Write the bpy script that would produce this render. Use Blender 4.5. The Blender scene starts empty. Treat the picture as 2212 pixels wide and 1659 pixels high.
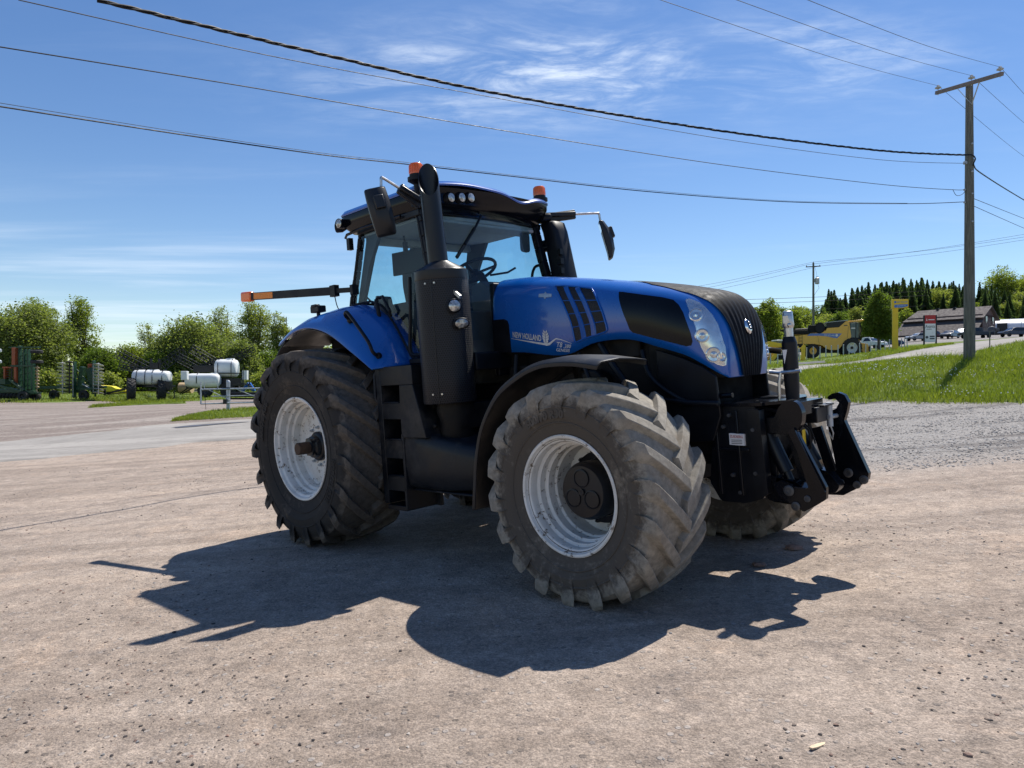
import bpy, bmesh, math, random
import numpy as np
from mathutils import Vector, Matrix, geometry
from mathutils.bvhtree import BVHTree

R = math.radians
PI = math.pi
scene = bpy.context.scene
COL = scene.collection

# ------------------------------------------------------------------ camera
CAMZ = 1.64
FPX = 1550.6                      # focal length in units of a 2212 px wide frame
cam_d = bpy.data.cameras.new("camera")
cam_d.sensor_fit = 'HORIZONTAL'
cam_d.sensor_width = 36.0
cam_d.lens = 36.0 * FPX / 2212.0
cam_d.clip_start = 0.05
cam_d.clip_end = 6000
cam = bpy.data.objects.new("camera", cam_d)
COL.objects.link(cam)
cam.location = (0, 0, CAMZ)
cam.rotation_euler = (R(90), 0, 0)
scene.camera = cam

# ------------------------------------------------------------------ the slope the tractor stands on
YAW, PITCH, ROLL = 2.358, -0.0231, -0.0713
CT = Vector((6.6646, -4.9771, 1.6432))          # camera seen from the tractor's own axes
_d = Vector((math.cos(YAW) * math.cos(PITCH), math.sin(YAW) * math.cos(PITCH), math.sin(PITCH)))
_r = _d.cross(Vector((0, 0, 1))).normalized()
_u = _r.cross(_d)
_r2 = _r * math.cos(ROLL) + _u * math.sin(ROLL)
_u2 = -_r * math.sin(ROLL) + _u * math.cos(ROLL)
RT = Matrix((_r2, _d, _u2))                     # tractor axes -> world axes
TLOC = RT @ (-CT) + Vector((0, 0, CAMZ))
NRM = RT @ Vector((0, 0, 1))

# ------------------------------------------------------------------ sun and sky
SUN_T = Vector((-0.03, 0.67, 1.0)).normalized()
SUN = (RT @ SUN_T).normalized()
sun_el = math.asin(SUN.z)
sun_az = math.atan2(SUN.x, SUN.y)
sd = bpy.data.lights.new("sun", 'SUN')
sd.energy = 5.0
sd.angle = R(0.53)
sd.color = (1.0, 0.95, 0.87)
so = bpy.data.objects.new("sun", sd)
COL.objects.link(so)
so.rotation_euler = (-SUN).to_track_quat('-Z', 'Y').to_euler()
so.location = SUN * 200

world = bpy.data.worlds.new("World")
scene.world = world
world.use_nodes = True
wt = world.node_tree
wt.nodes.clear()
def wn(t, **k):
    n = wt.nodes.new(t)
    for a, b in k.items():
        setattr(n, a, b)
    return n
def wl(a, b):
    wt.links.new(a, b)
def wmath(op, a, b=None, c=None, clamp=False):
    n = wn('ShaderNodeMath', operation=op)
    n.use_clamp = clamp
    for i, v in enumerate((a, b, c)):
        if v is None:
            continue
        if isinstance(v, (int, float)):
            n.inputs[i].default_value = v
        else:
            wl(v, n.inputs[i])
    return n.outputs[0]
wout = wn('ShaderNodeOutputWorld')
wbg = wn('ShaderNodeBackground')
wbg.inputs['Strength'].default_value = 0.098
wl(wbg.outputs[0], wout.inputs[0])
sky = wn('ShaderNodeTexSky', sky_type='NISHITA')
sky.sun_disc = False
sky.sun_elevation = sun_el
sky.sun_rotation = sun_az
sky.altitude = 150
sky.air_density = 1.0
sky.dust_density = 0.1
sky.ozone_density = 1.2
# high thin cirrus: noise on a flat cloud layer far above, kept to two parts of the sky
tc = wn('ShaderNodeTexCoord')
sep = wn('ShaderNodeSeparateXYZ')
wl(tc.outputs['Generated'], sep.inputs[0])
dx, dy, dz = sep.outputs
zc = wmath('MAXIMUM', dz, 0.02)
ax = wmath('DIVIDE', dx, dy)            # azimuth slope, x / y
ez = wmath('DIVIDE', dz, dy)            # height slope, z / y
lx = wmath('DIVIDE', dx, zc)
ly = wmath('DIVIDE', dy, zc)
def cloud_noise(sx, sy, scale, detail, rough, dist, off):
    c = wn('ShaderNodeCombineXYZ')
    wl(wmath('MULTIPLY', lx, sx), c.inputs[0])
    wl(wmath('MULTIPLY', ly, sy), c.inputs[1])
    c.inputs[2].default_value = off
    n = wn('ShaderNodeTexNoise')
    n.inputs['Scale'].default_value = scale
    n.inputs['Detail'].default_value = detail
    n.inputs['Roughness'].default_value = rough
    n.inputs['Distortion'].default_value = dist
    wl(c.outputs[0], n.inputs['Vector'])
    return n.outputs['Fac']
def blob(cx, cz, rx, rz):
    a = wmath('DIVIDE', wmath('SUBTRACT', ax, cx), rx)
    b = wmath('DIVIDE', wmath('SUBTRACT', ez, cz), rz)
    q = wmath('ADD', wmath('MULTIPLY', a, a), wmath('MULTIPLY', b, b))
    return wmath('POWER', 2.718, wmath('MULTIPLY', q, -1.0))
def ramp(v, lo, hi):
    n = wn('ShaderNodeMapRange')
    n.interpolation_type = 'SMOOTHSTEP'
    n.inputs['From Min'].default_value = lo
    n.inputs['From Max'].default_value = hi
    wl(v, n.inputs['Value'])
    return n.outputs['Result']
n_wisp = cloud_noise(1.5, 2.6, 1.5, 9, 0.62, 0.9, 3.1)
n_fine = cloud_noise(3.0, 6.5, 2.2, 8, 0.65, 0.5, 8.7)
n_band = cloud_noise(0.16, 0.62, 1.0, 7, 0.6, 0.35, 5.3)
hi_mask = wmath('MAXIMUM', blob(0.05, 0.435, 0.27, 0.060), wmath('MULTIPLY', blob(0.38, 0.455, 0.20, 0.055), 0.62))
hi_mask = wmath('MAXIMUM', hi_mask, wmath('MULTIPLY', blob(0.10, 0.52, 0.14, 0.03), 0.25))
hi = wmath('MULTIPLY', hi_mask, wmath('MULTIPLY', ramp(n_wisp, 0.33, 0.70), ramp(n_fine, 0.2, 0.72)))
lo_mask = wmath('MULTIPLY', ramp(ax, 0.05, -0.45), wmath('MULTIPLY', ramp(ez, 0.33, 0.17), ramp(ez, 0.02, 0.07)))
lo = wmath('MULTIPLY', lo_mask, ramp(n_band, 0.44, 0.78))
veil = wmath('MULTIPLY', ramp(cloud_noise(0.5, 1.6, 1.0, 6, 0.6, 0.4, 1.9), 0.5, 0.85), wmath('MULTIPLY', ramp(ez, 0.10, 0.2), 0.10))
cl = wmath('ADD', wmath('ADD', wmath('MULTIPLY', hi, 0.95), wmath('MULTIPLY', lo, 0.55)), veil, clamp=True)
hsv = wn('ShaderNodeHueSaturation')
hsv.inputs['Saturation'].default_value = 1.22
hsv.inputs['Hue'].default_value = 0.507
hsv.inputs['Value'].default_value = 1.0
wl(sky.outputs[0], hsv.inputs['Color'])
mixc = wn('ShaderNodeMix', data_type='RGBA')
wl(cl, mixc.inputs['Factor'])
wl(hsv.outputs[0], mixc.inputs[6])
mixc.inputs[7].default_value = (7.6, 8.4, 9.4, 1)
wl(mixc.outputs[2], wbg.inputs[0])

scene.view_settings.view_transform = 'Standard'
scene.view_settings.look = 'None'
scene.view_settings.gamma = 1
scene.view_settings.exposure = 0.42
scene.cycles.use_denoising = True
scene.cycles.denoising_prefilter = 'ACCURATE'
scene.cycles.max_bounces = 8
scene.cycles.transparent_max_bounces = 16

# ------------------------------------------------------------------ helpers
def at(px, py, Y):
    """a point seen at (px, py) of a 2212 px wide frame, Y metres away"""
    return Vector(((px - 1106) / FPX * Y, Y, CAMZ + (829.5 - py) / FPX * Y))

def tag(o, label=None, cat=None, group=None, kind=None):
    if label: o['label'] = label
    if cat: o['category'] = cat
    if group: o['group'] = group
    if kind: o['kind'] = kind
    return o

def empty(name, loc=(0, 0, 0), rz=0.0, label=None, cat=None, group=None):
    o = bpy.data.objects.new(name, None)
    COL.objects.link(o)
    o.location = loc
    o.rotation_euler = (0, 0, rz)
    return tag(o, label, cat, group)

class MB:
    def __init__(s):
        s.v = []; s.f = []; s.m = []
    def add(s, vs, fs, mi=0):
        b = len(s.v)
        s.v.extend([tuple(map(float, q)) for q in vs])
        s.f.extend([tuple(b + i for i in f) for f in fs])
        s.m.extend([mi] * len(fs))
        return s
    def box(s, c, size, rot=None, mi=0, taper=1.0):
        hx, hy, hz = size[0] / 2, size[1] / 2, size[2] / 2
        vs = []
        for z, t in ((-hz, 1), (hz, taper)):
            for x, y in ((-hx, -hy), (hx, -hy), (hx, hy), (-hx, hy)):
                q = Vector((x * t, y * t, z))
                if rot is not None:
                    q = rot @ q
                vs.append(q + Vector(c))
        return s.add(vs, [(3, 2, 1, 0), (4, 5, 6, 7), (0, 1, 5, 4), (1, 2, 6, 5), (2, 3, 7, 6), (3, 0, 4, 7)], mi)
    def bar(s, a, b, w, h, up=(0, 0, 1), mi=0):
        a, b = Vector(a), Vector(b)
        d = (b - a); L = d.length; d.normalize()
        u = Vector(up)
        if abs(d.dot(u)) > 0.98: u = Vector((1, 0, 0))
        x = d.cross(u).normalized(); z = x.cross(d)
        vs = []
        for p in (a, b):
            for i, j in ((-1, -1), (1, -1), (1, 1), (-1, 1)):
                vs.append(p + x * (i * w / 2) + z * (j * h / 2))
        return s.add(vs, [(3, 2, 1, 0), (4, 5, 6, 7), (0, 1, 5, 4), (1, 2, 6, 5), (2, 3, 7, 6), (3, 0, 4, 7)], mi)
    def tube(s, pts, r, n=10, mi=0, cap=True, closed=False):
        pts = [Vector(p) for p in pts]
        k = len(pts)
        rs = r if isinstance(r, (list, tuple)) else [r] * k
        vs = []; prev = None
        for i, p in enumerate(pts):
            if closed:
                d = pts[(i + 1) % k] - pts[i - 1]
            else:
                d = pts[min(i + 1, k - 1)] - pts[max(i - 1, 0)]
            d.normalize()
            if prev is None:
                a = Vector((0, 0, 1)) if abs(d.z) < 0.9 else Vector((1, 0, 0))
                x = d.cross(a).normalized()
            else:
                x = (prev - d * prev.dot(d)).normalized()
            prev = x
            y = d.cross(x)
            for j in range(n):
                t = 2 * PI * j / n
                vs.append(p + (x * math.cos(t) + y * math.sin(t)) * rs[i])
        fs = []
        for i in range(k if closed else k - 1):
            i2 = (i + 1) % k
            for j in range(n):
                fs.append((i * n + j, i * n + (j + 1) % n, i2 * n + (j + 1) % n, i2 * n + j))
        if cap and not closed:
            fs.append(tuple(range(n))[::-1])
            fs.append(tuple((k - 1) * n + j for j in range(n)))
        return s.add(vs, fs, mi)
    def cyl(s, a, b, r, r2=None, n=16, mi=0):
        return s.tube([a, b], [r, r if r2 is None else r2], n, mi)
    def lathe(s, prof, c=(0, 0, 0), axis='Z', n=32, mi=0, capends=False):
        """prof: list of (radius, height along the axis)"""
        c = Vector(c); vs = []
        for r_, h in prof:
            for j in range(n):
                t = 2 * PI * j / n
                a, b = r_ * math.cos(t), r_ * math.sin(t)
                q = {'Z': (a, b, h), 'Y': (a, h, b), 'X': (h, a, b)}[axis]
                vs.append(c + Vector(q))
        fs = []
        for i in range(len(prof) - 1):
            for j in range(n):
                fs.append((i * n + j, i * n + (j + 1) % n, (i + 1) * n + (j + 1) % n, (i + 1) * n + j))
        if capends:
            fs.append(tuple(range(n))[::-1]); fs.append(tuple((len(prof) - 1) * n + j for j in range(n)))
        return s.add(vs, fs, mi)
    def prism(s, poly, axis, a, b, mi=0):
        """poly: 2-D outline; axis 'Y': poly is (x, z) extruded y=a..b; 'X': (y, z); 'Z': (x, y)"""
        n = len(poly); vs = []
        for h in (a, b):
            for p, q in poly:
                vs.append({'Y': (p, h, q), 'X': (h, p, q), 'Z': (p, q, h)}[axis])
        tr = geometry.tessellate_polygon([[Vector((p, q, 0)) for p, q in poly]])
        fs = [tuple(t) for t in tr] + [tuple(n + i for i in t[::-1]) for t in tr]
        fs += [(i, (i + 1) % n, n + (i + 1) % n, n + i) for i in range(n)]
        return s.add(vs, fs, mi)
    def grid(s, G, mi=0, wrap=False):
        """G: rows x cols of points"""
        rws, cls = len(G), len(G[0])
        vs = [q for row in G for q in row]
        fs = []
        for i in range(rws - 1):
            for j in range(cls if wrap else cls - 1):
                j2 = (j + 1) % cls
                fs.append((i * cls + j, i * cls + j2, (i + 1) * cls + j2, (i + 1) * cls + j))
        return s.add(vs, fs, mi)
    def ball(s, c, r, n=12, mi=0, sc=(1, 1, 1)):
        prof = [(r * math.sin(PI * i / n) + 1e-5, -r * math.cos(PI * i / n)) for i in range(n + 1)]
        b0 = len(s.v)
        s.lathe(prof, (0, 0, 0), 'Z', n * 2, mi)
        for i in range(b0, len(s.v)):
            q = s.v[i]
            s.v[i] = (q[0] * sc[0] + c[0], q[1] * sc[1] + c[1], q[2] * sc[2] + c[2])
        return s
    def xform(s, M, start=0):
        for i in range(start, len(s.v)):
            s.v[i] = tuple(M @ Vector(s.v[i]))
        return s
    def build(s, name, mat, parent=None, smooth=35, bevel=0.0, solid=0.0, seg=2, label=None, fixn=True):
        me = bpy.data.meshes.new(name)
        me.from_pydata(s.v, [], s.f)
        mats = mat if isinstance(mat, (list, tuple)) else [mat]
        for m in mats: me.materials.append(m)
        if len(mats) > 1:
            me.polygons.foreach_set('material_index', s.m)
        if fixn:
            bm = bmesh.new(); bm.from_mesh(me)
            bmesh.ops.recalc_face_normals(bm, faces=bm.faces)
            bm.to_mesh(me); bm.free()
        if smooth:
            me.polygons.foreach_set('use_smooth', [True] * len(me.polygons))
            me.set_sharp_from_angle(angle=R(smooth))
        o = bpy.data.objects.new(name, me)
        COL.objects.link(o)
        if parent is not None: o.parent = parent
        if solid:
            m = o.modifiers.new('solid', 'SOLIDIFY'); m.thickness = solid; m.offset = -1
        if bevel:
            m = o.modifiers.new('bevel', 'BEVEL'); m.width = bevel; m.segments = seg
            m.limit_method = 'ANGLE'; m.angle_limit = R(40)
        if label: o['label'] = label
        return o

def copy_tree(o, parent=None):
    c = o.copy()
    COL.objects.link(c)
    c.parent = parent
    for ch in o.children:
        copy_tree(ch, c)
    return c

def mirror_y(mb):
    m = MB()
    m.v = [(x, -y, z) for x, y, z in mb.v]; m.f = [f[::-1] for f in mb.f]; m.m = list(mb.m)
    return m

_font_cache = {}
def text_mb(txt, size, extrude=0.0, shear=0.0, bold=0.0):
    """flat lettering as triangles in the xy plane, origin at its left end on the base line; returns (verts, faces, width)"""
    cu = bpy.data.curves.new('lettering_curve', 'FONT')
    cu.body = txt; cu.size = size; cu.extrude = extrude; cu.shear = shear; cu.offset = bold
    cu.resolution_u = 3
    o = bpy.data.objects.new('lettering_curve', cu)
    COL.objects.link(o)
    dg = bpy.context.evaluated_depsgraph_get(); dg.update()
    me = bpy.data.meshes.new_from_object(o.evaluated_get(dg))
    vs = [tuple(v.co) for v in me.vertices]; fs = [tuple(p.vertices) for p in me.polygons]
    bpy.data.objects.remove(o); bpy.data.curves.remove(cu); bpy.data.meshes.remove(me)
    return vs, fs, max(v[0] for v in vs) if vs else 0

# ------------------------------------------------------------------ materials
def newmat(name):
    m = bpy.data.materials.new(name)
    m.use_nodes = True
    t = m.node_tree
    b = t.nodes['Principled BSDF']
    return m, t, b

def tex_noise(t, scale, detail=6, rough=0.6, coord='Object', dist=0.0, vec=None):
    n = t.nodes.new('ShaderNodeTexNoise')
    n.inputs['Scale'].default_value = scale
    n.inputs['Detail'].default_value = detail
    n.inputs['Roughness'].default_value = rough
    n.inputs['Distortion'].default_value = dist
    if vec is None:
        c = t.nodes.new('ShaderNodeTexCoord'); vec = c.outputs[coord]
    t.links.new(vec, n.inputs['Vector'])
    return n

def map_range(t, v, lo, hi, a=0.0, b=1.0, smooth=True):
    n = t.nodes.new('ShaderNodeMapRange')
    if smooth: n.interpolation_type = 'SMOOTHSTEP'
    n.inputs['From Min'].default_value = lo; n.inputs['From Max'].default_value = hi
    n.inputs['To Min'].default_value = a; n.inputs['To Max'].default_value = b
    t.links.new(v, n.inputs['Value'])
    return n.outputs['Result']

def mix(t, fac, a, b, blend='MIX'):
    n = t.nodes.new('ShaderNodeMix'); n.data_type = 'RGBA'; n.blend_type = blend
    for sock, v in ((n.inputs['Factor'], fac), (n.inputs[6], a), (n.inputs[7], b)):
        if isinstance(v, (int, float)): sock.default_value = v
        elif isinstance(v, (tuple, list)): sock.default_value = (*v[:3], 1)
        else: t.links.new(v, sock)
    return n.outputs[2]

def mth(t, op, a, b=0.0, clamp=False):
    n = t.nodes.new('ShaderNodeMath'); n.operation = op; n.use_clamp = clamp
    for i, v in enumerate((a, b)):
        if isinstance(v, (int, float)): n.inputs[i].default_value = v
        else: t.links.new(v, n.inputs[i])
    return n.outputs[0]

def bump(t, b, h, strength=0.3, dist=0.01):
    n = t.nodes.new('ShaderNodeBump')
    n.inputs['Strength'].default_value = strength
    n.inputs['Distance'].default_value = dist
    t.links.new(h, n.inputs['Height'])
    t.links.new(n.outputs[0], b.inputs['Normal'])

def mat(name, col, rough=0.5, metal=0.0, var=0.12, scale=8.0, dirt=None, dirt_amt=0.0, dirt_scale=3.0,
        bmp=0.0, bmp_scale=60.0, coat=0.0, spec=0.5):
    """plain surface with some tone variation, wear and optional dust"""
    m, t, b = newmat(name)
    n = tex_noise(t, scale)
    dark = tuple(c * (1 - var) for c in col); light = tuple(min(1, c * (1 + var)) for c in col)
    c = mix(t, map_range(t, n.outputs['Fac'], 0.3, 0.7), dark, light)
    rr = map_range(t, n.outputs['Fac'], 0.3, 0.7, rough * 0.85, min(1, rough * 1.2))
    if dirt and dirt_amt > 0:
        n2 = tex_noise(t, dirt_scale, 10, 0.72)
        f = map_range(t, n2.outputs['Fac'], 0.62 - 0.35 * dirt_amt, 0.80 - 0.2 * dirt_amt)
        f = mth(t, 'MULTIPLY', f, min(1.0, 0.45 + dirt_amt))
        c = mix(t, f, c, dirt)
        rr = mth(t, 'ADD', rr, mth(t, 'MULTIPLY', f, 0.35), True)
    t.links.new(c, b.inputs['Base Color']); t.links.new(rr, b.inputs['Roughness'])
    b.inputs['Metallic'].default_value = metal
    b.inputs['Specular IOR Level'].default_value = spec
    if coat:
        b.inputs['Coat Weight'].default_value = coat; b.inputs['Coat Roughness'].default_value = 0.06
    if bmp:
        n3 = tex_noise(t, bmp_scale, 5)
        bump(t, b, n3.outputs['Fac'], bmp, 0.004)
    return m

DUST = (0.21, 0.165, 0.125)
M = {}
M['blue'] = mat('blue_paint', (0.003, 0.10, 0.42), 0.27, 0, 0.05, 2.0, DUST, 0.0, 2.2, coat=0.6)
M['black'] = mat('black_plastic', (0.0045, 0.006, 0.010), 0.45, 0, 0.25, 6, DUST, 0.0, 4, bmp=0.12, bmp_scale=160, spec=.28)
M['black_dusty'] = mat('dusty_black_plastic', (0.010, 0.012, 0.016), 0.42, 0, 0.3, 5, (.10,.085,.07), 0.22, 3.5, bmp=0.15, bmp_scale=120, spec=.4)
M['black_gloss'] = mat('black_gloss_paint', (0.004, 0.005, 0.008), 0.14, 0, 0.2, 3, spec=.22)
M['black_metal'] = mat('black_painted_steel', (0.0045, 0.006, 0.010), 0.36, 0, 0.25, 5, DUST, 0.0, 4, bmp=0.1, bmp_scale=90, spec=.4)
M['tank'] = mat('scuffed_tank_plastic', (0.006, 0.008, 0.012), 0.45, 0, 0.3, 5, (.07,.062,.056), 0.36, 2.2, bmp=0.2, bmp_scale=60, spec=.35)
M['engine'] = mat('dark_engine_parts', (0.007, 0.007, 0.0075), 0.6, 0.0, 0.4, 9, (.08,.065,.05), 0.08, 6, bmp=0.2, bmp_scale=70, spec=.25)
M['grey_plastic'] = mat('grey_cab_plastic', (0.06, 0.066, 0.076), 0.65, 0, 0.1, 6)
M['headliner'] = mat('headliner_fabric', (0.34, 0.35, 0.36), 0.85, 0, 0.08, 12)
M['seat'] = mat('seat_fabric', (0.03, 0.033, 0.04), 0.8, 0, 0.2, 14)
M['steel'] = mat('bare_steel', (0.55, 0.55, 0.54), 0.32, 0.9, 0.12, 20)
M['rust'] = mat('rusty_steel', (0.075, 0.045, 0.03), 0.75, 0.3, 0.4, 12, bmp=0.3, bmp_scale=60)
M['galv'] = mat('galvanised_steel', (0.42, 0.45, 0.48), 0.5, 0.5, 0.15, 9)
M['white_plastic'] = mat('white_plastic', (0.78, 0.79, 0.78), 0.4, 0, 0.06, 2, (0.4, 0.37, 0.32), 0.12, 3)
M['amber'] = mat('amber_lens', (0.85, 0.14, 0.008), 0.18, 0, 0.12, 30, coat=0.5)
M['reflector'] = mat('orange_reflector', (0.75, 0.22, 0.01), 0.3, 0, 0.1, 40)
M['silver'] = mat('silver_lettering', (0.60, 0.61, 0.63), 0.4, 0.3, 0.06, 10)
M['lens'] = mat('lamp_glass', (0.42, 0.42, 0.40), 0.22, 0.55, 0.55, 45, coat=0.5)
M['bowl'] = mat('silver_lamp_bowl', (.80, .81, .82), .13, .8, .12, 14)
M['head_lamp'] = mat('headlamp_reflector', (.55, .55, .55), .16, .6, .3, 30, coat=.5)
M['void'] = mat('dark_recess_plastic', (.003, .0032, .0038), .7, 0, .2, 6, spec=.1)
M['chrome'] = mat('chrome', (0.8, 0.81, 0.83), 0.12, 1.0, 0.05, 10)
M['sticker'] = mat('white_sticker', (0.75, 0.75, 0.75), 0.5, 0, 0.05, 10)
M['yellow_tag'] = mat('yellow_sticker', (0.72, 0.5, 0.02), 0.5, 0, 0.1, 20)
M['red'] = mat('red_paint', (0.42, 0.012, 0.012), 0.4, 0, 0.1, 4)

def rim_material():
    m, t, b = newmat('white_rim_paint')
    n = tex_noise(t, 4.5, 8, 0.65)
    n2 = tex_noise(t, 26, 8, 0.7)
    n3 = tex_noise(t, 9, 6, 0.6)
    base = mix(t, map_range(t, n.outputs['Fac'], 0.3, 0.75), (0.74, 0.74, 0.72), (0.58, 0.56, 0.51))
    chip = mth(t, 'MULTIPLY', map_range(t, n2.outputs['Fac'], 0.555, 0.585), map_range(t, n3.outputs['Fac'], 0.46, 0.58))
    c = mix(t, chip, base, (0.12, 0.085, 0.055))
    t.links.new(c, b.inputs['Base Color'])
    b.inputs['Roughness'].default_value = 0.42
    bump(t, b, n2.outputs['Fac'], 0.08, 0.003)
    return m
M['rim'] = rim_material()

def tyre_material(name, rubber, dust, amt, lo, hi):
    """rubber; dried mud and dust cover the tread, thinner on the side wall"""
    m, t, b = newmat(name)
    c = t.nodes.new('ShaderNodeTexCoord')
    sp = t.nodes.new('ShaderNodeSeparateXYZ'); t.links.new(c.outputs['Object'], sp.inputs[0])
    rad = mth(t, 'POWER', mth(t, 'ADD', mth(t, 'MULTIPLY', sp.outputs[0], sp.outputs[0]), mth(t, 'MULTIPLY', sp.outputs[2], sp.outputs[2])), 0.5)
    tread = map_range(t, rad, lo, hi)
    n1 = tex_noise(t, 3.2, 10, 0.7, vec=c.outputs['Object'])
    n2 = tex_noise(t, 22, 8, 0.7, vec=c.outputs['Object'])
    n3 = tex_noise(t, 90, 4, 0.6, vec=c.outputs['Object'])
    f = mth(t, 'ADD', mth(t, 'MULTIPLY', n1.outputs['Fac'], 0.75), mth(t, 'MULTIPLY', n2.outputs['Fac'], 0.35))
    f = mth(t, 'ADD', f, mth(t, 'MULTIPLY', tread, 0.34))
    f = map_range(t, f, 0.92 - amt, 1.12 - amt)
    tone = mix(t, map_range(t, n2.outputs['Fac'], 0.3, 0.7), tuple(x * 0.72 for x in dust), tuple(x * 1.2 for x in dust))
    tone = mix(t, map_range(t, n1.outputs['Fac'], 0.5, 0.75), tone, (dust[0] * 0.72, dust[1] * 0.64, dust[2] * 0.56))
    col = mix(t, mth(t, 'MULTIPLY', f, 0.92), rubber, tone)
    t.links.new(col, b.inputs['Base Color'])
    b.inputs['Roughness'].default_value = 0.85
    b.inputs['Specular IOR Level'].default_value = 0.25
    h = mth(t, 'ADD', mth(t, 'MULTIPLY', n2.outputs['Fac'], 0.6), mth(t, 'MULTIPLY', n3.outputs['Fac'], 0.4))
    bump(t, b, h, 0.45, 0.006)
    return m
M['tyre_front'] = tyre_material('dusty_front_rubber', (0.088, 0.076, 0.064), (0.285, 0.26, 0.22), 0.36, 0.56, 0.80)
M['tyre_rear'] = tyre_material('rear_rubber', (0.036, 0.033, 0.031), (0.13, 0.112, 0.095), 0.36, 0.85, 0.99)
M['tyre_plain'] = mat('plain_rubber', (0.022, 0.022, 0.023), 0.8, 0, 0.3, 6, DUST, 0.2, 4)

def glass_material(name, tint, refl=0.06):
    m = bpy.data.materials.new(name); m.use_nodes = True
    t = m.node_tree; t.nodes.clear()
    out = t.nodes.new('ShaderNodeOutputMaterial')
    tr = t.nodes.new('ShaderNodeBsdfTransparent'); gl = t.nodes.new('ShaderNodeBsdfGlossy')
    n = tex_noise(t, 2.5, 8, 0.7)
    k = map_range(t, n.outputs['Fac'], 0.3, 0.8)
    cc = mix(t, k, tint, tuple(x * 0.9 for x in tint))
    t.links.new(cc, tr.inputs[0])
    gl.inputs['Roughness'].default_value = 0.03
    lw_ = t.nodes.new('ShaderNodeLayerWeight'); fz = mth(t, 'ADD', mth(t, 'MULTIPLY', mth(t, 'POWER', lw_.outputs['Facing'], 5.0), .85), .04)
    df = t.nodes.new('ShaderNodeBsdfDiffuse'); df.inputs[0].default_value = (0.45, 0.42, 0.38, 1)
    m1 = t.nodes.new('ShaderNodeMixShader'); m2 = t.nodes.new('ShaderNodeMixShader')
    t.links.new(mth(t, 'MULTIPLY', k, 0.035), m1.inputs[0])
    t.links.new(tr.outputs[0], m1.inputs[1]); t.links.new(df.outputs[0], m1.inputs[2])
    t.links.new(fz, m2.inputs[0]); t.links.new(m1.outputs[0], m2.inputs[1]); t.links.new(gl.outputs[0], m2.inputs[2])
    t.links.new(m2.outputs[0], out.inputs[0])
    return m
M['glass'] = glass_material('tinted_cab_glass', (0.70, 0.88, 0.92))
M['car_glass'] = mat('dark_car_glass', (0.012, 0.015, 0.018), 0.08, 0, 0.1, 3, coat=0.6)
M['lens_clear'] = glass_material('clear_lens', (0.9, 0.93, 0.95))
def perforated_material():
    """sheet steel with staggered punched holes"""
    m, t, b = newmat('perforated_black_steel')
    uv = t.nodes.new('ShaderNodeUVMap')
    sp = t.nodes.new('ShaderNodeSeparateXYZ'); t.links.new(uv.outputs[0], sp.inputs[0])
    px, pz = 0.021, 0.0185
    row = mth(t, 'FLOOR', mth(t, 'DIVIDE', sp.outputs[1], pz))
    odd = mth(t, 'MULTIPLY', mth(t, 'FLOORED_MODULO', row, 2.0), 0.5)
    fx = mth(t, 'SUBTRACT', mth(t, 'FRACT', mth(t, 'ADD', mth(t, 'DIVIDE', sp.outputs[0], px), odd)), 0.5)
    fz = mth(t, 'SUBTRACT', mth(t, 'FRACT', mth(t, 'DIVIDE', sp.outputs[1], pz)), 0.5)
    d = mth(t, 'POWER', mth(t, 'ADD', mth(t, 'MULTIPLY', fx, fx), mth(t, 'MULTIPLY', fz, fz)), 0.5)
    hole = map_range(t, d, 0.33, 0.27)
    c = mix(t, hole, (0.017, 0.019, 0.025), (0.001, 0.001, 0.001))
    t.links.new(c, b.inputs['Base Color'])
    b.inputs['Roughness'].default_value = 0.42; b.inputs['Specular IOR Level'].default_value = .3
    bump(t, b, mth(t, 'SUBTRACT', 1.0, hole), 0.8, 0.004)
    return m
M['perforated'] = perforated_material()
def grille_material():
    m, t, b = newmat('grille_mesh')
    c = t.nodes.new('ShaderNodeTexCoord')
    v = t.nodes.new('ShaderNodeTexVoronoi'); v.inputs['Scale'].default_value = 75
    v.feature = 'DISTANCE_TO_EDGE'
    t.links.new(c.outputs['Object'], v.inputs['Vector'])
    k = map_range(t, v.outputs['Distance'], 0.05, 0.16)
    col = mix(t, k, (0.018, 0.016, 0.016), (0.002, 0.002, 0.002))
    t.links.new(col, b.inputs['Base Color']); b.inputs['Roughness'].default_value = 0.5
    bump(t, b, mth(t, 'SUBTRACT', 1.0, k), 0.7, 0.004)
    return m
M['grille'] = grille_material()
# ================================================================== THE TRACTOR (built in its own axes: x forward, y to its left, z up)
tractor = empty('tractor', label='large blue farm tractor with white rims and black exhaust on the gravel yard', cat='tractor')
tractor.matrix_world = Matrix.Translation(TLOC) @ RT.to_4x4()

def crom(P, t):
    P = np.asarray(P, float); n = len(P) - 1
    t = np.clip(np.asarray(t, float), 0, 1) * n
    i = np.minimum(t.astype(int), n - 1); f = (t - i)[..., None] if P.ndim > 1 else t - i
    g = lambda k: P[np.clip(i + k, 0, n)]
    a, b, c, d = g(-1), g(0), g(1), g(2)
    return .5 * (2 * b + (c - a) * f + (2 * a - 5 * b + 4 * c - d) * f ** 2 + (3 * b - a - 3 * c + d) * f ** 3)

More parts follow.
